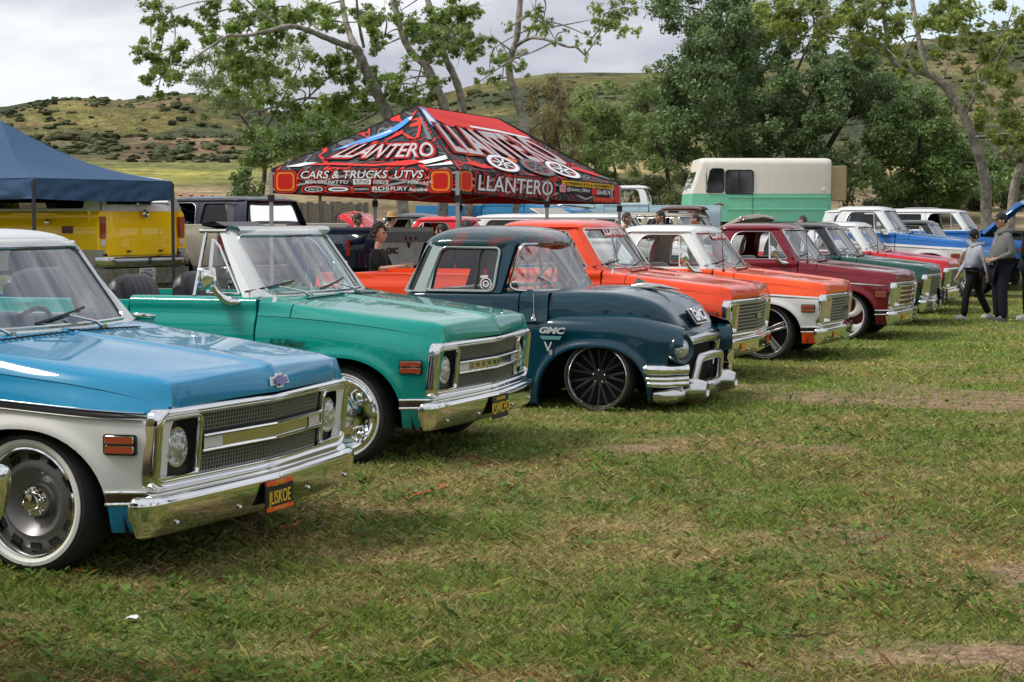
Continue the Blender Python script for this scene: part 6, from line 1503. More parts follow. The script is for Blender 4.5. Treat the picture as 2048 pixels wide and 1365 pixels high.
    # legs, joints, truss
    for k, c in enumerate(C4 + [(L + Nn) / 2 * 0 + F.lerp(L, .5), Nn.lerp(Rr, .5)]):
        m = MB(); m.box((c.x - o.x, c.y - o.y, c.z / 2 - .02), (.055, .055, c.z - .04)); lg = m.build('leg', prin('leg_grey', (.42, .42, .41), .4, .5), t)
        m = MB(); m.box((c.x - o.x, c.y - o.y, c.z - .42), (.09, .09, .10)); m.build('leg_joint', BLACK, lg)
    for a, b in ((L, Nn), (Nn, Rr), (Rr, F), (F, L)):
        m = MB(); n_ = 2 if (a - b).length < 4 else 4
        for k in range(n_):
            p, q = a.lerp(b, k / n_) - o, a.lerp(b, (k + 1) / n_) - o
            m.bar(p - Vector((0, 0, .05)), q - Vector((0, 0, .30)), .02, .03); m.bar(p - Vector((0, 0, .30)), q - Vector((0, 0, .05)), .02, .03)
        m.build('truss', prin('leg_grey', (.42, .42, .41), .4, .5), t)
printed_canopy()
# ---------------------------------------------------------------- rest of the show: other trucks
BACK = 'trucks parked in the back rows'
def P(n, c, c2=None, **k): return paint('paint_' + n, c, c2, **k)
T0 = c10('pickup_truck', 'truck cut off by the left edge, only its chrome front corner showing', (-2.635, 5.1, -22), .19, P('gold', (.30, .22, .08)), None, None, 'mesh69', 'steel', group=ROW, mirrors=False)
def guards(t, S):
    for y in (-.22, .22):
        b = MB(); b.prism([(.765 + p[0], y - .045, .30 + p[1]) for p in rpoly([(0, 0), (.07, .02), (.085, .16), (.05, .26), (0, .27)], .02, 3, 0)], (0, .09, 0)); o = b.build('bumper_guard', CHROME, t); m = MB(); m.box((.853, y, .43), (.02, .05, .22)); m.build('guard_strip', BLACK, o)
    plate(t, .775, -.62, .51, 'CALIFORNIA', '1S15', -.20, (prin('plate_white', (.6, .6, .6), .4), prin('plate_navy', (.02, .02, .10), .5)), .8)
T7 = c10('pickup_truck', 'dark green pickup with black roof and rubber-striped bumper guards', (5.95, 27.65, -21), -.20, P('forest', (.004, .060, .042)), P('black', (.012, .014, .014)), None, 'egg', 'steel', group=ROW, extra=guards, mirrors=False)
T8 = c10('pickup_truck', 'red pickup with white cab roof and silver barred grille', (7.1, 31.0, -21), -.19, P('red', (.56, .012, .020)), P_white, None, 'egg', 'steel', group=ROW, antenna=True, extra=guards if 0 else None)
T9 = c10('pickup_truck', 'tall blue and white pickup with white cab roof behind the hooded boy', (8.20, 34.1, -21), .11, P('bluewhite', (.010, .13, .42), (.72, .72, .70), a=1.02), P_white, None, 'egg', 'chrome5', group=ROW, low=BLACK, trim=('blue9', .018, CHROME, False))
T9b = c10('pickup_truck', 'low bright blue pickup with black roof between two taller blue trucks', (9.85, 37.4, -21), -.16, P('brightblue', (.015, .16, .46)), P('black', (.012, .014, .014)), None, 'egg', 'steel', group=ROW, simple=True)
T10 = c10('wagon', 'blue wagon with long white roof and its hood raised', (11.27, 40.5, -21), .11, P('royal', (.012, .11, .36)), P_white, None, 'egg', 'chrome5', 'suburban', group=ROW, hood_up=48, simple=True, cat='wagon')
YEL = P('yellow', (.96, .60, .006), (.34, .33, .30), a=.74, b=0, lo=.2); YELP = P('yellowplain', (.96, .60, .006))
def rear_yellow(t, S):
    dz = .50
    for s in (1, -1):
        b = MB(); b.prism([(-4.075, s * .86 + p[0] * 1, p[1]) for p in rpoly([(-.045, .86), (.045, .86), (.055, 1.16), (-.055, 1.16)], .015, 3, 0)], (.05, 0, 0)); b.build('tail_lamp', REDL, t).location.z = dz
        b = MB(); b.box((-4.06, s * .86, .80), (.03, .075, .085)); b.build('reverse_lamp', CLEARL, t, bevel=.008).location.z = dz
        b = MB(); b.prism([(-3.55 + p[0], s * .985, .98 + p[1]) for p in rpoly([(-.09, -.05), (.09, -.05), (.09, .05), (-.09, .05)], .015, 3, 0)], (0, -s * .02, 0)); b.build('side_marker', prin('dull_red', (.10, .02, .015), .4), t).location.z = dz
        for z in (.685,): b = MB(); b.box((-4.09, s * .35, z), (.03, .07, .02)); b.build('tailgate_latch', BLACK, t).location.z = dz
    b = MB(); b.ball((-3.2, .985, 1.08), .045, 12, 8, (1, .4, 1)); b.build('fuel_cap', DULLCHROME, t).location.z = dz
    b = MB(); b.grid([[(-4.12 - .03 * k + .10 * smooth((abs(y) - .8) / .25), y, z) for y in [-1.02 + 2.04 * j / 20 for j in range(21)]] for k, z in ((0, .62), (1, .61), (1.3, .58), (1, .50), (0, .47))]); b.build('rear_bumper', DULLCHROME, t).location.z = dz
    b = MB(); b.box((-4.08, 0, .34), (.06, 1.9, .22)); b.build('bumper_mount', prin('bare_metal', (.22, .21, .17), .6, .4, var=.4, vscale=8), t).location.z = dz
    for s in (1, -1): b = MB(); b.box((-4.0, s * .62, .06), (.03, .62, .46)); b.build('mud_flap', prin('bare_metal2', (.16, .155, .13), .7, .2, var=.4, vscale=8), t).location.z = dz
    p = plate(t, -4.12, 0, .36, 'CALIFORNIA', '8Z0F667', dz, (prin('plate_white', (.6, .6, .6), .4), prin('plate_navy', (.02, .02, .10), .5)), 1.1)
    p.rotation_euler = (0, 0, pi); p.location = (-8.235, 0, dz)
    b = MB(); b.tube([(-4.065, -.14, 1.335), (-4.10, -.12, 1.33), (-4.10, .12, 1.33), (-4.065, .14, 1.335)], .012, 6); b.build('gate_handle', CHROME, t).location.z = dz
    b = MB(); b.lathe([(.001, -.02), (.05, -.015), (.06, 0)], 16, (-4.10, 0, 1.20), axis='x'); b.build('round_emblem', CHROME, t).location.z = dz
def facing(px, d, fwd, back, z=0):
    """pose whose rear centre (local x = -back) stands at photo column px, distance d, heading along fwd"""
    h = Vector(fwd).normalized(); x = (px - 1024) / FPX * d; return (x + h.x * back, d + h.y * back, math.degrees(math.atan2(h.y, h.x)), z)
TY = c10('wagon', 'lifted yellow wagon with white top seen from behind, dented rear bumper', facing(287, 24.5, (-.893, .45), 4.05), .47, YEL, P_white, None, 'egg', 'steel', 'suburban', group=BACK, cat='wagon', extra=rear_yellow, simple=True)
for _c in TY.children:
    if _c.name.startswith('tailgate') and _c.type == 'MESH' and 'latch' not in _c.name: _c.material_slots[0].link = 'OBJECT'; _c.material_slots[0].material = YELP
def bed_lamps(dz, wide=False, z0=.80, z1=1.05):
    def f(t, S):
        for s in (1, -1): b = MB(); b.prism([(-3.815, s * .885 + p[0], p[1]) for p in rpoly([(-.05, z0), (.05, z0), (.05, z1), (-.05, z1)], .012, 3, 0)], (.14, 0, 0)); b.build('tail_lamp', REDL, t).location.z = dz
        b = MB(); b.box((-3.90, 0, .52), (.14, 1.9, .17)); b.build('rear_bumper', DULLCHROME, t, bevel=.02).location.z = dz
    return f
TG = c10('pickup_truck', 'pale grey pickup seen from behind between the yellow wagon and the teal truck', facing(512, 26.45, (-.893, .45), 3.80), .33, P('palegrey', (.36, .35, .31), (.16, .15, .13), a=.62, b=0, lo=.3), P('navydark', (.010, .014, .030)), None, 'egg', 'steel', group=BACK, extra=bed_lamps(.33), simple=True, mirrors=False)
def dually(t, S):
    dz = .24; nv = P('navy', (.006, .010, .030)); xe = -5.15
    for s in (1, -1):
        o = S('dbed', lambda: bed_side(-2.72, xe, -9, 1.25), 'bed_side', nv, scale=(1, s, 1))
        b = MB(); rows = []
        for i in range(13):
            x = -3.3 - 1.7 * i / 12; k = sin(pi * i / 12) ** .5; rows.append([(x, s * (.95 + .22 * k * smooth((1.14 - z) / .14)), z) for z in (.62, .75, .9, 1.0, 1.05, 1.10, 1.14)])
        b.grid(rows); o = b.build('wide_fender', nv, t); o.location.z = dz
        b = MB(); b.box((-4.75, s * 1.10, .94), (.06, .03, .26)); b.build('marker_lamp', REDL, t).location.z = dz
    b = MB(); b.box((xe - .02, 0, .95), (.05, 1.66, .62)); tg = b.build('tailgate', prin('brushed_tailgate', (.80, .80, .79), .4, 0, var=.15, vscale=4), t, bevel=.012); tg.location.z = dz
    b = MB(); b.box((xe - .05, 0, 1.10), (.02, 1.64, .17)); b.build('tailgate_band', prin('smoked_band', (.12, .13, .14), .2, .6), t).location.z = dz
    for k in range(3): b = MB(); b.ball((xe - .066, -.22 + .16 * k, 1.08), .028, 10, 6, (.5, 1, 1)); b.build('brake_lamp', REDL, t).location.z = dz
    x = text('tailgate_lettering', 'GMC', prin('dull_red', (.10, .02, .015), .4), t, (xe - .048, .52, .88), (0, -1, 0), (0, 0, 1), .13, sx=1.3, extrude=.006, bold=.008); x.location.z = dz
    b = MB(); b.prism([(xe - .05, -.06, 1.02), (xe - .05, .06, 1.02), (xe - .05, 0, .92)], (-.02, 0, 0)); b.build('tailgate_handle', BLACK, t).location.z = dz
    b = MB(); b.box((xe - .10, 0, .52), (.14, 1.9, .17)); b.build('rear_bumper', DULLCHROME, t, bevel=.02).location.z = dz
    for k in range(4): b = MB(); b.ball((-1.0, -.45 + .3 * k, 1.80), .035, 8, 6, (1, 1.5, .7)); b.build('roof_lamp', AMBER, t).location.z = dz
    b = MB(); b.box((-3.9, 0, .70), (2.4, 1.7, .04)); b.build('bed_floor', DARK, t).location.z = dz
TD = c10('crew_cab_truck', 'dark navy crew cab truck with wide rear fenders, brushed tailgate and three red lamps', facing(812, 28.4, (-.893, .45), 5.15), .24, P('navy', (.006, .010, .030)), P('navydark', (.010, .014, .030)), None, 'egg', 'steel', 'suburban', group=BACK, extra=dually, simple=True, mirrors=False, xr=-2.68, cat='pickup truck')
for _c in TD.children:
    if _c.name.startswith('lift_gate'): _c.material_slots[0].link = 'OBJECT'; _c.material_slots[0].material = prin('primer_grey', (.10, .10, .105), .45)
def cream_extra(t, S):
    b = MB(); b.box((-3.83, 0, .93), (.03, 1.62, .57)); b.build('tailgate_skin', P('cream', (.55, .51, .42)), t, bevel=.01).location.z = .33
TCr = c10('pickup_truck', 'cream pickup whose bed shows over the dark crew cab', facing(655, 37.5, (-.85, .52), 3.85), .33, P('cream', (.55, .51, .42)), None, None, 'egg', 'steel', group=BACK, extra=cream_extra, simple=True, mirrors=False)
TR = c10('pickup_truck', 'bright red pickup under the printed canopy with its hood raised', (-2.48, 33.3, 166), -.09, P('brightred', (.70, .012, .022)), None, None, 'egg', 'steel', group=BACK, hood_up=42, simple=True, mirrors=False)
TGc = c10('pickup_truck', 'grey cab pickup just behind the raised red hood', (-3.45, 38.4, 168), -.02, P('slate', (.06, .065, .07)), None, None, 'egg', 'steel', group=BACK, simple=True, mirrors=False)
TW = c10('wagon', 'long white roofed wagon behind the solid orange cab', (3.26, 35.4, -14), -.03, P('offwhite', (.62, .62, .60)), P_white, None, 'egg', 'steel', 'suburban', group=BACK, simple=True, cat='wagon', mirrors=False)
TL = c10('pickup_truck', 'light blue pickup facing right beneath the canopy edge', (1.25, 47.5, -22, .75), .05, P('skyblue', (.05, .30, .62)), None, None, 'mesh69', 'steel', group=BACK, simple=True, mirrors=False)
TLb = c10('pickup_truck', 'light blue and white pickup with its teal hood raised, left of the mint van', (2.05, 49.5, 172, .75), .06, P('paleblue', (.40, .55, .62)), P_white, None, 'egg', 'steel', group=BACK, simple=True, hood_up=12, mirrors=False)
TB = c10('pickup_truck', 'rusty brown rounded cab pickup between the tan wagon and mint van', (2.7, 41.0, 165, .05), .12, P('rustbrown', (.10, .032, .020), rough=.45, rust=.12), None, None, 'egg', 'steel', group=BACK, simple=True, mirrors=False)
def tan_extra(t, S):
    b = MB(); b.box((-4.45, 0, 1.86), (1.0, 1.35, .05)); o = b.build('open_hatch', P('tanpatina', (.30, .26, .19), rough=.5, rust=.09), t, bevel=.02); o.rotation_euler = (0, .42, 0); o.location = (-.75, 0, -1.85)
TT = c10('wagon', 'long tan patina wagon with both hood and rear hatch open', (4.55, 36.4, -32), .0, P('tanpatina', (.30, .26, .19), rough=.5, rust=.09), None, None, 'egg', 'steel', 'suburban', group=BACK, simple=True, hood_up=34, cat='wagon', mirrors=False, extra=tan_extra)
TKb = c10('pickup_truck', 'black pickup with its dark hood raised in front of the mint van', (8.5, 42.5, 165, .05), .1, P('black', (.012, .014, .014)), None, None, 'egg', 'steel', group=BACK, simple=True, hood_up=24, mirrors=False)
def step_van():
    D = 58; a, b = at(1378, 440, D), at(1665, 440, D); z0 = float(hterr(np.array([a.x + 2]), np.array([58.]))[0]); Lg = b.x - a.x
    t = empty('step_van', (a.x, D, z0), R(2), 'mint green and white step van parked beneath the tall cottonwood', 'van'); W, G = prin('van_white', (.74, .72, .64), .45, var=.05), prin('van_mint', (.19, .60, .41), .4, var=.05)
    ztop = 3.62 - z0 + .05; zb = at(1500, 388, D).z - z0; Wd = 2.1
    def section(x, zs, xf): return [(x + xf(z), y, z) for y, z in zs]
    def body(z0_, z1_, mt, nm, top=False):
        m = MB(); rows = []
        for x in (0, .04, .12, Lg - .2, Lg - .06, Lg):
            e = .10 if x in (0, Lg) else (.04 if x in (.04, Lg - .06) else 0); row = []
            zz = [z0_, (z0_ + z1_) / 2, z1_ - (.22 if top else 0)]
            for z in zs_(zz): row.append((x + lean(x, z), 0 + e, z))
            if top:
                for k in range(1, 7): an = pi / 2 * k / 6; row.append((x + lean(x, z1_ - .22), .22 - .22 * cos(an) + e, z1_ - .22 + .22 * sin(an) * (1 - e * 2)))
                for k in range(5, -1, -1): an = pi / 2 * k / 6; row.append((x + lean(x, z1_ - .22), Wd - .22 + .22 * cos(an) - e, z1_ - .22 + .22 * sin(an) * (1 - e * 2)))
            for z in zs_(zz)[::-1]: row.append((x + lean(x, z), Wd - e, z))
            rows.append(row)
        m.grid(rows); m.poly(rows[0]); m.poly(rows[-1]); return m.build(nm, mt, t, sharp=40)
    zs_ = lambda q: q
    def lean(x, z): return (max(0, z - zb + .1) * .34 if x < .5 else 0) - (0 if z > zb else 0)
    body(.35, zb, G, 'lower_body'); up = body(zb + .004, ztop, W, 'upper_body', True)
    def pane(x0, x1, z0_, z1_, nm='side_window', fr=.03):
        P_ = rpoly([(x0 + .10 * (x0 < .6), z0_), (x1, z0_), (x1, z1_), (x0 + (.26 if x0 < .6 else 0), z1_)], .10, 5, 0)
        m = MB(); m.prism([(p[0], -.012, p[1]) for p in P_], (0, .02, 0)); o = m.build(nm, prin('van_glass', (.012, .016, .014), .05, 0, 1), t)
        m = MB(); L_ = [(p[0], -.012, p[1]) for p in P_]; L_.append(L_[0]); m.tube(L_, .022, 6, cap=False); m.build('window_frame', BLACK, o); return o
    u = lambda px: (px - 1378) / FPX * D
    pane(u(1405), u(1447), at(0, 385, D).z - z0, at(0, 338, D).z - z0); w = pane(u(1451), u(1506), at(0, 388, D).z - z0, at(0, 341, D).z - z0)
    m = MB(); m.box((u(1478), -.02, at(0, 365, D).z - z0), (.04, .02, .74)); m.build('window_divider', BLACK, w)
    for zc in (.95, 1.35): m = MB(); m.box((Lg * .62, -.012, zc - .2), (Lg * .7, .02, .05)); m.build('side_rib', G, t, bevel=.008)
    m = MB(); m.box((u(1505), -.008, zb - .6), (.02, .015, 1.9)); m.build('door_seam', prin('van_seam', (.05, .22, .14), .5), t)
    text('van_badge', 'CHEVROLET', prin('badge_grey', (.10, .16, .14), .5), t, (u(1415), -.012, zb - .40), (1, 0, 0), (0, 0, 1), .10, sx=1.1, extrude=.004)
    m = MB(); m.prism([(u(1438) + p[0] * .15, -.02, zb - .36 + p[1] * .12) for p in BOWP], (0, .01, 0)); m.build('bow_badge', prin('badge_red', (.35, .03, .03), .5), t)
    m = MB(); m.box((u(1648), -.015, zb + .14), (.12, .03, .12)); m.build('fuel_door', W, t, bevel=.01)
    m = MB(); m.tube([(u(1412), -.02, zb + .9), (u(1410), -.22, zb + .7), (u(1410), -.24, zb + .2)], .015, 6); m.box((u(1410), -.26, zb + .35), (.05, .06, .5)); m.build('mirror', CHROME, t)
    m = MB(); m.box((Lg + .26, .7, zb + .35), (.5, 1.2, 1.15)); m.build('rear_box', prin('tan_box', (.36, .29, .17), .7, var=.1), t, bevel=.02)
    m = MB(); m.grid([[((z - zb + .1) * .34 - .012, y, z) for y in (.25, 1.05, 1.85)] for z in (zb + .1, zb + .9)]); m.build('windshield', GLASS, t)
    for x in (.8, Lg - 1.0):
        for s, yy in ((1, .15), (-1, Wd - .15)): w = wheel('steel', t, 0, 1 if s < 0 else -1); w.location = (x, yy, .34)
    m = MB(); m.box((Lg / 2, Wd / 2, .3), (Lg - .3, 1.6, .25)); m.build('underbody', DARK, t)
step_van()
# ---------------------------------------------------------------- people
SKIN = prin('skin', (.52, .31, .22), .5, var=.06, vscale=20); SKIN2 = prin('skin_tan', (.50, .30, .20), .5, var=.06, vscale=20)
HAIRM = prin('dark_hair', (.012, .009, .008), .55, bump=.8, bscale=60); EYEM = prin('eye_dark', (.02, .015, .012), .2)
import bmesh
def skin(nodes, edges, root, lv=1):
    """nodes: name -> (x, y, z, radius); one skinned surface along the edges, as plain mesh data"""
    names = list(nodes); me = bpy.data.meshes.new('skin'); me.from_pydata([nodes[n][:3] for n in names], [(names.index(a), names.index(b)) for a, b in edges], [])
    o = bpy.data.objects.new('skin', me); COL.objects.link(o); o.modifiers.new('skin', 'SKIN'); sv = me.skin_vertices[0].data
    for i, n in enumerate(names): r = nodes[n][3]; sv[i].radius = r if isinstance(r, tuple) else (r, r); sv[i].use_root = (n == root)
    s = o.modifiers.new('sub', 'SUBSURF'); s.levels = s.render_levels = lv
    bpy.context.view_layer.update(); dg = bpy.context.evaluated_depsgraph_get(); out = bpy.data.meshes.new_from_object(o.evaluated_get(dg)); bpy.data.objects.remove(o); bpy.data.meshes.remove(me)
    m = MB(); m.v = [tuple(v.co) for v in out.vertices]; m.f = [tuple(p.vertices) for p in out.polygons]; m.m = [0] * len(m.f); bpy.data.meshes.remove(out); return m
def head_grid(c, yaw=0, tilt=0, s=1, grow=0):
    """head looking along +x before yaw; returns rows of points"""
    M = Matrix.Rotation(yaw, 3, 'Z') @ Matrix.Rotation(tilt, 3, 'Y'); rows = []
    for i in range(21):
        th = pi * i / 20; row = []
        for j in range(28):
            ph = 2 * pi * j / 28; x, y, z = sin(th) * cos(ph), sin(th) * sin(ph), cos(th)
            px, py, pz = x * .094, y * .075, z * .118
            if z < -.1: k = min(1, (-z - .1) / .8); py *= 1 - .30 * k; px = px * (1 - .12 * k) + .012 * k
            if x > 0 and not grow:
                f = x ** 6
                px += .022 * f * math.exp(-((z + .16) / .17) ** 2) * math.exp(-(y / .22) ** 2) * 1.3       # nose
                px -= .010 * math.exp(-((z - .07) / .10) ** 2) * math.exp(-((abs(y) - .36) / .16) ** 2)    # eye sockets
                px += .006 * math.exp(-((z + .52) / .07) ** 2) * math.exp(-(y / .25) ** 2)                 # lips
                px += .010 * math.exp(-((z + .82) / .12) ** 2) * math.exp(-(y / .35) ** 2)                 # chin
            v = Vector((px, py, pz)) * s; v += v.normalized() * grow; row.append(Vector(c) + M @ v)
        rows.append(row)
    return rows, M
def person(label, pos, yaw, H=1.75, shirt=(.02, .02, .022), pants=(.012, .013, .018), hair='short', cap=None, arms='down', stride=0, girth=1.0, hoodie=False, skinm=SKIN, look=0, head_tilt=0, group=None, shoes=(.5, .5, .5), sleeves=True, hatc=None, legs=True):
    k = H / 1.75; t = empty('person', pos, R(yaw), label, 'person', group or 'visitors walking among the trucks'); g = girth
    N = {'pel': (0, 0, .95, (.13 * g, .16 * g)), 'belly': (.015 * g, 0, 1.08, (.135 * g * (1.12 if g > 1.1 else 1), .155 * g)), 'chest': (0, 0, 1.27, (.125 * (g * .5 + .5), .165 * (g * .4 + .6))), 'neckb': (-.01, 0, 1.44, .07), 'neck': (.0, 0, 1.50, .052), 'skull': (.012, 0, 1.57, .056)}
    E = [('pel', 'belly'), ('belly', 'chest'), ('chest', 'neckb'), ('neckb', 'neck'), ('neck', 'skull')]
    for s, n in ((1, 'l'), (-1, 'r')):
        sx = stride * s; w = .095 + .03 * (g - 1)
        N.update({'hip' + n: (sx * .10, s * w, .88, .095 * (g * .6 + .4)), 'kn' + n: (sx * .22 + (.05 if sx < 0 else .03), s * (w + .01), .50 + (.03 if sx < 0 else 0), .064 * (g * .5 + .5)), 'an' + n: (sx * .32 - (.10 if sx < 0 else 0), s * (w + .02), .095 + (.06 if sx < 0 else 0), .043), 'toe' + n: (sx * .32 + .15 - (.12 if sx < 0 else 0), s * (w + .03), .045, .036)})
        E += [('pel', 'hip' + n), ('hip' + n, 'kn' + n), ('kn' + n, 'an' + n), ('an' + n, 'toe' + n)]
        sh = (-.01, s * .185 * (.8 + .2 * g), 1.40); N['sh' + n] = (*sh, .062)
        if arms == 'pocket': el, wr, ha = (-.07, s * (.25 + .04 * (g - 1)), 1.13), (.12 * g, s * .19, 1.02), (.165 * g, s * .12, 1.01)
        elif arms == 'rail': el, wr, ha = (.10, s * .24, 1.18), (.30, s * .16, 1.22), (.38, s * .13, 1.22)
        elif arms == 'swing': el, wr, ha = (-.03 - .10 * s * stride, s * .25, 1.12), (.03 - .22 * s * stride, s * .255, .90), (.05 - .25 * s * stride, s * .25, .82)
        else: el, wr, ha = (-.03, s * .245, 1.13), (.03, s * .255, .90), (.045, s * .25, .82)
        N['el' + n] = (*el, .046); N['wr' + n] = (*wr, .030); N['ha' + n] = (*ha, (.036, .020)); d = (Vector(ha) - Vector(wr)).normalized()
        E += [('chest', 'sh' + n), ('sh' + n, 'el' + n), ('el' + n, 'wr' + n), ('wr' + n, 'ha' + n)]
        side = d.cross(Vector((0, s, 0))); side = side.normalized() if side.length > .1 else Vector((1, 0, 0))
        for q in range(4):
            b = Vector(ha) + side * (.027 - .018 * q) + d * .03; L_ = (.062, .07, .066, .052)[q]; m1 = b + d * L_ * .5 + Vector((0, -s * .006, 0)); m2 = b + d * L_ + Vector((0, -s * .022, 0))
            N['f%d%s' % (q, n)] = (*b, .0095); N['g%d%s' % (q, n)] = (*m1, .0088); N['h%d%s' % (q, n)] = (*m2, .0078); E += [('ha' + n, 'f%d%s' % (q, n)), ('f%d%s' % (q, n), 'g%d%s' % (q, n)), ('g%d%s' % (q, n), 'h%d%s' % (q, n))]
        b = Vector(wr).lerp(Vector(ha), .5) + side * .03; N['t0' + n] = (*b, .011); N['t1' + n] = (*(b + side * .022 + d * .03 + Vector((0, -s * .012, 0))), .009); E += [('wr' + n, 't0' + n), ('t0' + n, 't1' + n)]
    sc = lambda v: (tuple(x * k for x in v[:3]) + ((tuple(r * k for r in v[3]) if isinstance(v[3], tuple) else v[3] * k),))
    Ns = {n: sc(v) for n, v in N.items()}; thin = lambda n, v: v[:3] + ((tuple(r * .72 for r in v[3]) if isinstance(v[3], tuple) else v[3] * (.5 if n[:2] in ('to', 'sh') else .72 if n[:2] in ('hi', 'kn', 'an', 'to', 'sh') or (sleeves and n[:2] == 'el') or n == 'neckb' else 1)),)
    body = skin({n: thin(n, v) for n, v in Ns.items()}, E, 'pel')
    hc = Vector((.022, 0, 1.645)) * k; rows, M = head_grid(hc, R(look), R(head_tilt), k); body.grid(rows, cv=True)
    for s in (1, -1): body.ball(hc + M @ Vector((-.012, s * .077, -.005)) * k, .030 * k, 10, 6, (.6, .3, 1.1))
    bo = body.build('body', skinm, t, sharp=180)
    e = MB()
    for s in (1, -1): e.ball(hc + M @ Vector((.080, s * .030, .010)) * k, .0105 * k, 8, 6)
    e.build('eyes', EYEM, bo); e = MB()
    for s in (1, -1): e.tube([hc + M @ Vector((.088, s * .016, .030)) * k, hc + M @ Vector((.084, s * .034, .036)) * k, hc + M @ Vector((.072, s * .050, .028)) * k], .005 * k, 5)
    e.build('eyebrows', HAIRM, bo)
    # clothes: the same skeleton, fuller, cut at neck, wrists and waist
    sub = lambda names, f, ov={}: ({n: tuple(Ns[n][:3]) + ((tuple(r * f + .006 for r in Ns[n][3]) if isinstance(Ns[n][3], tuple) else Ns[n][3] * f + .006),) if n not in ov else ov[n] for n in names}, [(a, b) for a, b in E if a in names and b in names])
    top = ['pel', 'belly', 'chest', 'neckb', 'shl', 'shr', 'ell', 'elr'] + (['wrl', 'wrr'] if sleeves else [])
    f = 1.16 if hoodie else 1.08; nn, ee = sub(top, f); x, y, z, r = nn['pel']; nn['pel'] = (x, y, z + .03 * k, tuple(q * .98 for q in r)); nn['neckb'] = nn['neckb'][:3] + (.082 * k,)
    sm = prin('cloth_%.3f_%.3f_%.3f' % shirt, shirt, .85, bump=.35, bscale=14, var=.08, vscale=8, spec=.2); so = skin(nn, ee, 'pel').build('hoodie' if hoodie else 'shirt', sm, t, sharp=180)
    if hoodie:
        h = MB(); rows = []
        for i in range(9):
            a = pi * i / 8 - pi / 2; rows.append([((-.015 + .085 * cos(b) * (1.2 if cos(b) < 0 else .85)) * k + (-.05 * k if cos(b) < 0 else .01 * k) + .030 * k * cos(a) * cos(b), (.085 * sin(b) + .030 * cos(a) * sin(b)) * k, (1.475 - .02 * cos(b) + .045 * sin(a)) * k) for b in [2 * pi * j / 20 for j in range(20)]])
        h.grid(rows, cv=True); h.build('hood', sm, so, sharp=180)
        p = MB(); p.grid([[(.155 * g * k * (1 - (y_ / .3) ** 2) + .01, y_ * k, z_ * k) for y_ in (-.13, -.07, 0, .07, .13)] for z_ in (.93, 1.0, 1.06)]); p.build('pocket', sm, so)
        for s in (1, -1): c = MB(); c.tube([(.10 * k, s * .03 * k, 1.44 * k), (.135 * k, s * .035 * k, 1.34 * k), (.150 * k, s * .03 * k, 1.24 * k)], .004, 5); c.build('drawstring', prin('string', (.6, .6, .58), .7), so)
    if legs:
        nn, ee = sub(['pel', 'hipl', 'hipr', 'knl', 'knr', 'anl', 'anr'], 1.12); x, y, z, r = nn['pel']; nn['pel'] = (x, y, z - .01, tuple(q * .86 for q in r))
        for n in 'lr': x, y, z, r = nn['an' + n]; nn['an' + n] = (x, y, z - .05 * k, r * 1.45)
        skin(nn, ee, 'pel').build('trousers', prin('cloth_%.3f_%.3f_%.3f' % pants, pants, .85, bump=.4, bscale=10, spec=.2), t, sharp=180)
        for n in 'lr':
            a, b = Vector(Ns['an' + n][:3]), Vector(Ns['toe' + n][:3]); s_ = MB(); d = b - a; d.z = 0; rows = []
            for i in range(11):
                u = i / 10; c = a - d * .38 + d * 1.62 * u; w = .045 * (math.sin(pi * min(1, .12 + u * .85)) ** .45); hh = .10 * (1 - .40 * u ** 1.6); z0 = b.z - .038 * k
                q = d.normalized().cross(Vector((0, 0, 1))); rows.append([Vector((c.x, c.y, z0)) + q * w * cos(p) * k + Vector((0, 0, max(0, sin(p)) * hh * k)) for p in [2 * pi * j / 12 for j in range(12)]])
            s_.grid(rows, cv=True); s_.poly(rows[0]); s_.poly(rows[-1]); s_.build('shoe', prin('shoe_%.2f' % shoes[0], shoes, .6), t)
    # hair, caps, hats
    if hair == 'curly':
        h = MB(); g_ = random.Random(3)
        for i in range(230):
            th = g_.uniform(0, 1.9); ph = g_.uniform(0, 2 * pi)
            d = Vector((sin(th) * cos(ph), sin(th) * sin(ph), cos(th)))
            if d.x > .45 and d.z < .40: continue
            c = hc + M @ (Vector((d.x * .105 - .008, d.y * .098, d.z * .135 + .012)) * k * g_.uniform(.92, 1.14)); h.ball(c, g_.uniform(.014, .028) * k, 7, 5)
        h.build('hair', prin('brown_hair', (.030, .016, .010), .6, bump=1, bscale=80), t)
    elif hair:
        rows, _ = head_grid(hc, R(look), R(head_tilt), k, .008 if hair == 'short' else .004); h = MB(); q = []
        for i, r_ in enumerate(rows):
            row = []
            for j, p in enumerate(r_):
                lo = 1.0 if 3 < abs((j + 14) % 28 - 14) else .55; lim = (11.5 if 7 <= j <= 21 else 6.2 if (j <= 3 or j >= 25) else 8.6)
                row.append(p if i <= lim else hc + (p - hc) * .9)
            q.append(row)
        h.grid(q[:14], cv=True); h.build('hair', HAIRM if hair == 'short' else prin('buzz_hair', (.05, .035, .028), .8), t, sharp=180)
    if cap:
        rows, _ = head_grid(hc + Vector((0, 0, .012 * k)), R(look), R(head_tilt), k, .016); c = MB(); c.grid(rows[:9], cv=True); cm = prin('cap_%.2f' % cap[0], cap, .8); co = c.build('cap', cm, t, sharp=180)
        b = MB(); rr = []
        for i in range(9):
            a = -1.05 + 2.1 * i / 8; rr.append([hc + M @ Vector(((.088 + .085 * u * cos(a * .9)) * cos(a * .55), (.080 + .02 * u) * sin(a), .050 - .012 * u + .006 * cos(a))) * k for u in (0, .4, .8, 1.0)])
        b.grid(rr); b.build('cap_brim', prin('brim_%.2f' % (hatc or cap)[0], hatc or cap, .8), co)
    elif hatc:
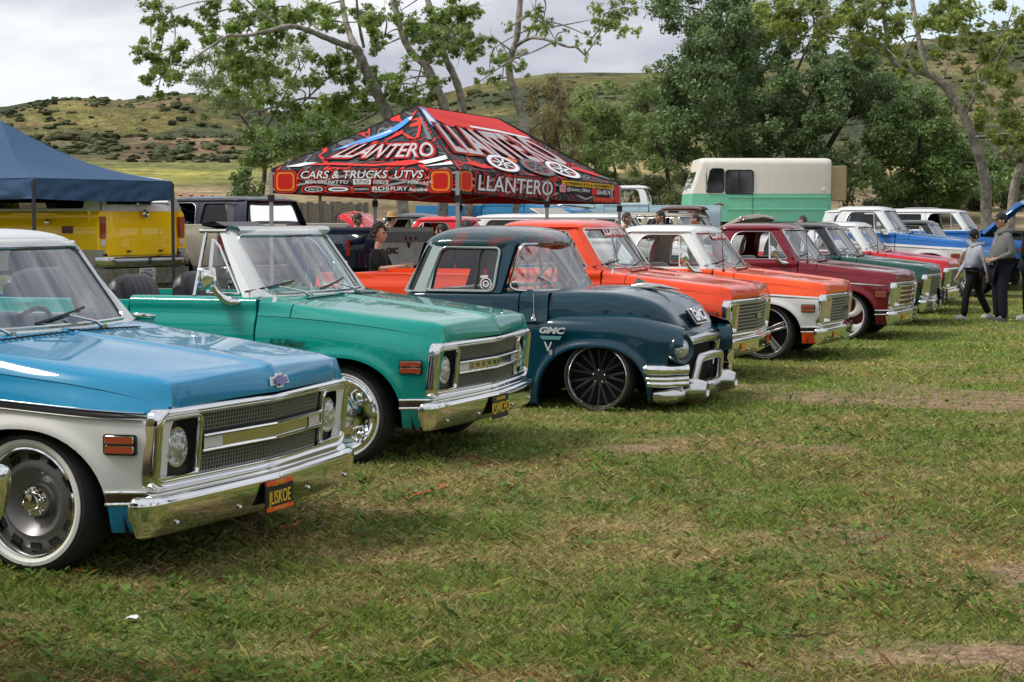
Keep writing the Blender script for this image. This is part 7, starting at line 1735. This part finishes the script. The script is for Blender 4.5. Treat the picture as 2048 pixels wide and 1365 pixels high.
        c = MB(); c.lathe([(.19, -.005), (.16, -.012), (.11, .0), (.098, .01), (.092, .08), (.07, .105), (.03, .095), (.001, .10)], 28, hc + Vector((0, 0, .06)), axis='z'); c.build('straw_hat', prin('straw', hatc, .8, bump=.5, bscale=90), t)
    return t
def stand(px, d, z=0): x = (px - 1024) / FPX * d; return (x, d, z)
person('heavy man in grey hoodie and grey-billed black cap, hands in pocket', stand(2003, 27.9), 186, 1.70, (.15, .155, .15), (.012, .014, .022), 'short', (.012, .012, .014), 'pocket', 0, 1.42, True, SKIN, look=-6, shoes=(.06, .06, .07), hatc=(.25, .25, .26), group='people standing on the grass')
person('boy in pale grey hoodie and black cap walking left', stand(1949, 28.6), 190, 1.44, (.36, .37, .44), (.010, .010, .011), 'short', (.012, .012, .012), 'swing', .85, 1.05, True, SKIN2, look=0, shoes=(.5, .5, .5), group='people standing on the grass')
person('person in black at the right edge, mostly cut off', stand(2062, 28.2), 185, 1.72, (.010, .010, .011), (.010, .010, .012), 'short', None, 'down', 0, 1.1, False, SKIN, group='people standing on the grass')
person('curly haired boy in black tee leaning on the orange bed rail', stand(757, 20.75), -12, 1.53, (.012, .012, .013), (.02, .025, .04), 'curly', None, 'rail', 0, .9, False, SKIN2, look=-12, sleeves=False)
person('young man in black hoodie beside the raised red hood', stand(713, 30.4), -10, 1.72, (.010, .010, .011), (.02, .02, .03), 'short', None, 'down', 0, 1, True, SKIN, look=-15, head_tilt=12)
person('man in black cap behind the cream truck bed', stand(677, 39.5), -5, 1.74, (.012, .012, .014), (.02, .02, .03), 'short', (.012, .012, .014), 'down', 0, 1, False, SKIN2)
person('person in wide straw hat behind the raised red hood', stand(782, 35.2), 20, 1.73, (.25, .25, .28), (.02, .02, .03), 'short', None, 'down', 0, 1, False, SKIN, hatc=(.48, .31, .12))
person('bearded dark haired man in black shirt behind the white roofed orange pickup', stand(1251, 31.6), -30, 1.74, (.010, .010, .011), (.02, .02, .03), 'short', None, 'down', 0, 1.1, False, SKIN2, look=-10)
person('man in black beanie and hooded top facing left by the tan wagon', stand(1322, 33.2), 180, 1.78, (.012, .012, .013), (.02, .02, .03), 'short', None, 'down', 0, 1.05, True, SKIN, look=10)
person('man with buzz cut and tan shirt facing left by the tan wagon', stand(1392, 33.0), 172, 1.72, (.25, .20, .13), (.02, .02, .03), 'buzz', None, 'down', 0, 1.1, False, SKIN2)
person('man with shaved head seen over the maroon truck roof', stand(1606, 35.5), 150, 1.70, (.02, .02, .025), (.02, .02, .03), 'buzz', None, 'down', 0, 1.1, False, SKIN2)
person('person in maroon shirt seen through the dark teal truck window', stand(886, 24.6), 160, 1.55, (.10, .012, .015), (.02, .02, .03), 'short', None, 'down', 0, 1.1, False, SKIN2)
person('person in black with back turned, framed by the dark teal truck window', stand(934, 24.4), 100, 1.60, (.010, .010, .011), (.02, .02, .03), 'short', None, 'down', 0, 1.15, False, SKIN)
# ---------------------------------------------------------------- small things lying on the grass
def ground_at(u, v):
    d = CH / ((v - Y0) / FPX); p = at(u, v, d); p.z = float(hground(np.array([p.x]), np.array([p.y]))[0]); return p
def ribbon(name, label, pts, w, mat, cat, seed):
    g = random.Random(seed); P = [ground_at(*q) + Vector((0, 0, .012 + g.uniform(0, .018))) for q in pts]; P = smoothline(P, 5); o = P[0].copy(); m = MB(); rows = []
    for i, p in enumerate(P):
        d = (P[min(i + 1, len(P) - 1)] - P[max(0, i - 1)]).normalized(); n = d.cross(Vector((0, 0, 1))); a = g.uniform(-.6, .6)
        rows.append([p + n * w * cos(a) * s + Vector((0, 0, w * sin(a) * s + .006 * (1 - s * s))) - o for s in (-1, 0, 1)])
    m.grid(rows); x = m.build(name, mat, None, loc=o); tag(x, label, cat, 'orange tape scraps on the grass'); return x
TAPE = prin('orange_tape', (.62, .10, .02), .5)
ribbon('tape_strip', 'torn orange tape strip on the bare soil right of the blue truck bumper', [(805, 1004), (830, 1000), (852, 994), (872, 986), (890, 977)], .010, TAPE, 'tape', 1)
ribbon('tape_strip', 'short orange tape scrap in the grass below the blue truck tyre', [(150, 1160), (172, 1158), (200, 1150), (218, 1146)], .008, TAPE, 'tape', 2)
ribbon('tape_strip', 'faint orange tape scrap in front of the dark teal bullet bumper', [(1375, 812), (1398, 808), (1420, 806)], .010, TAPE, 'tape', 3)
ribbon('tape_strip', 'thin orange tape scrap between the blue and teal trucks', [(560, 1062), (585, 1058), (598, 1050)], .007, TAPE, 'tape', 4)
def scrap():
    p = ground_at(263, 1252); m = MB(); g = random.Random(9); m.grid([[(.016 * i - .024 + g.uniform(-.006, .006), .013 * j - .02 + g.uniform(-.006, .006), .02 + g.uniform(-.006, .010)) for j in range(4)] for i in range(4)]); o = m.build('paper_scrap', WHITE, None, loc=p); tag(o, 'crumpled white paper scrap lying in the near grass', 'paper')
scrap()
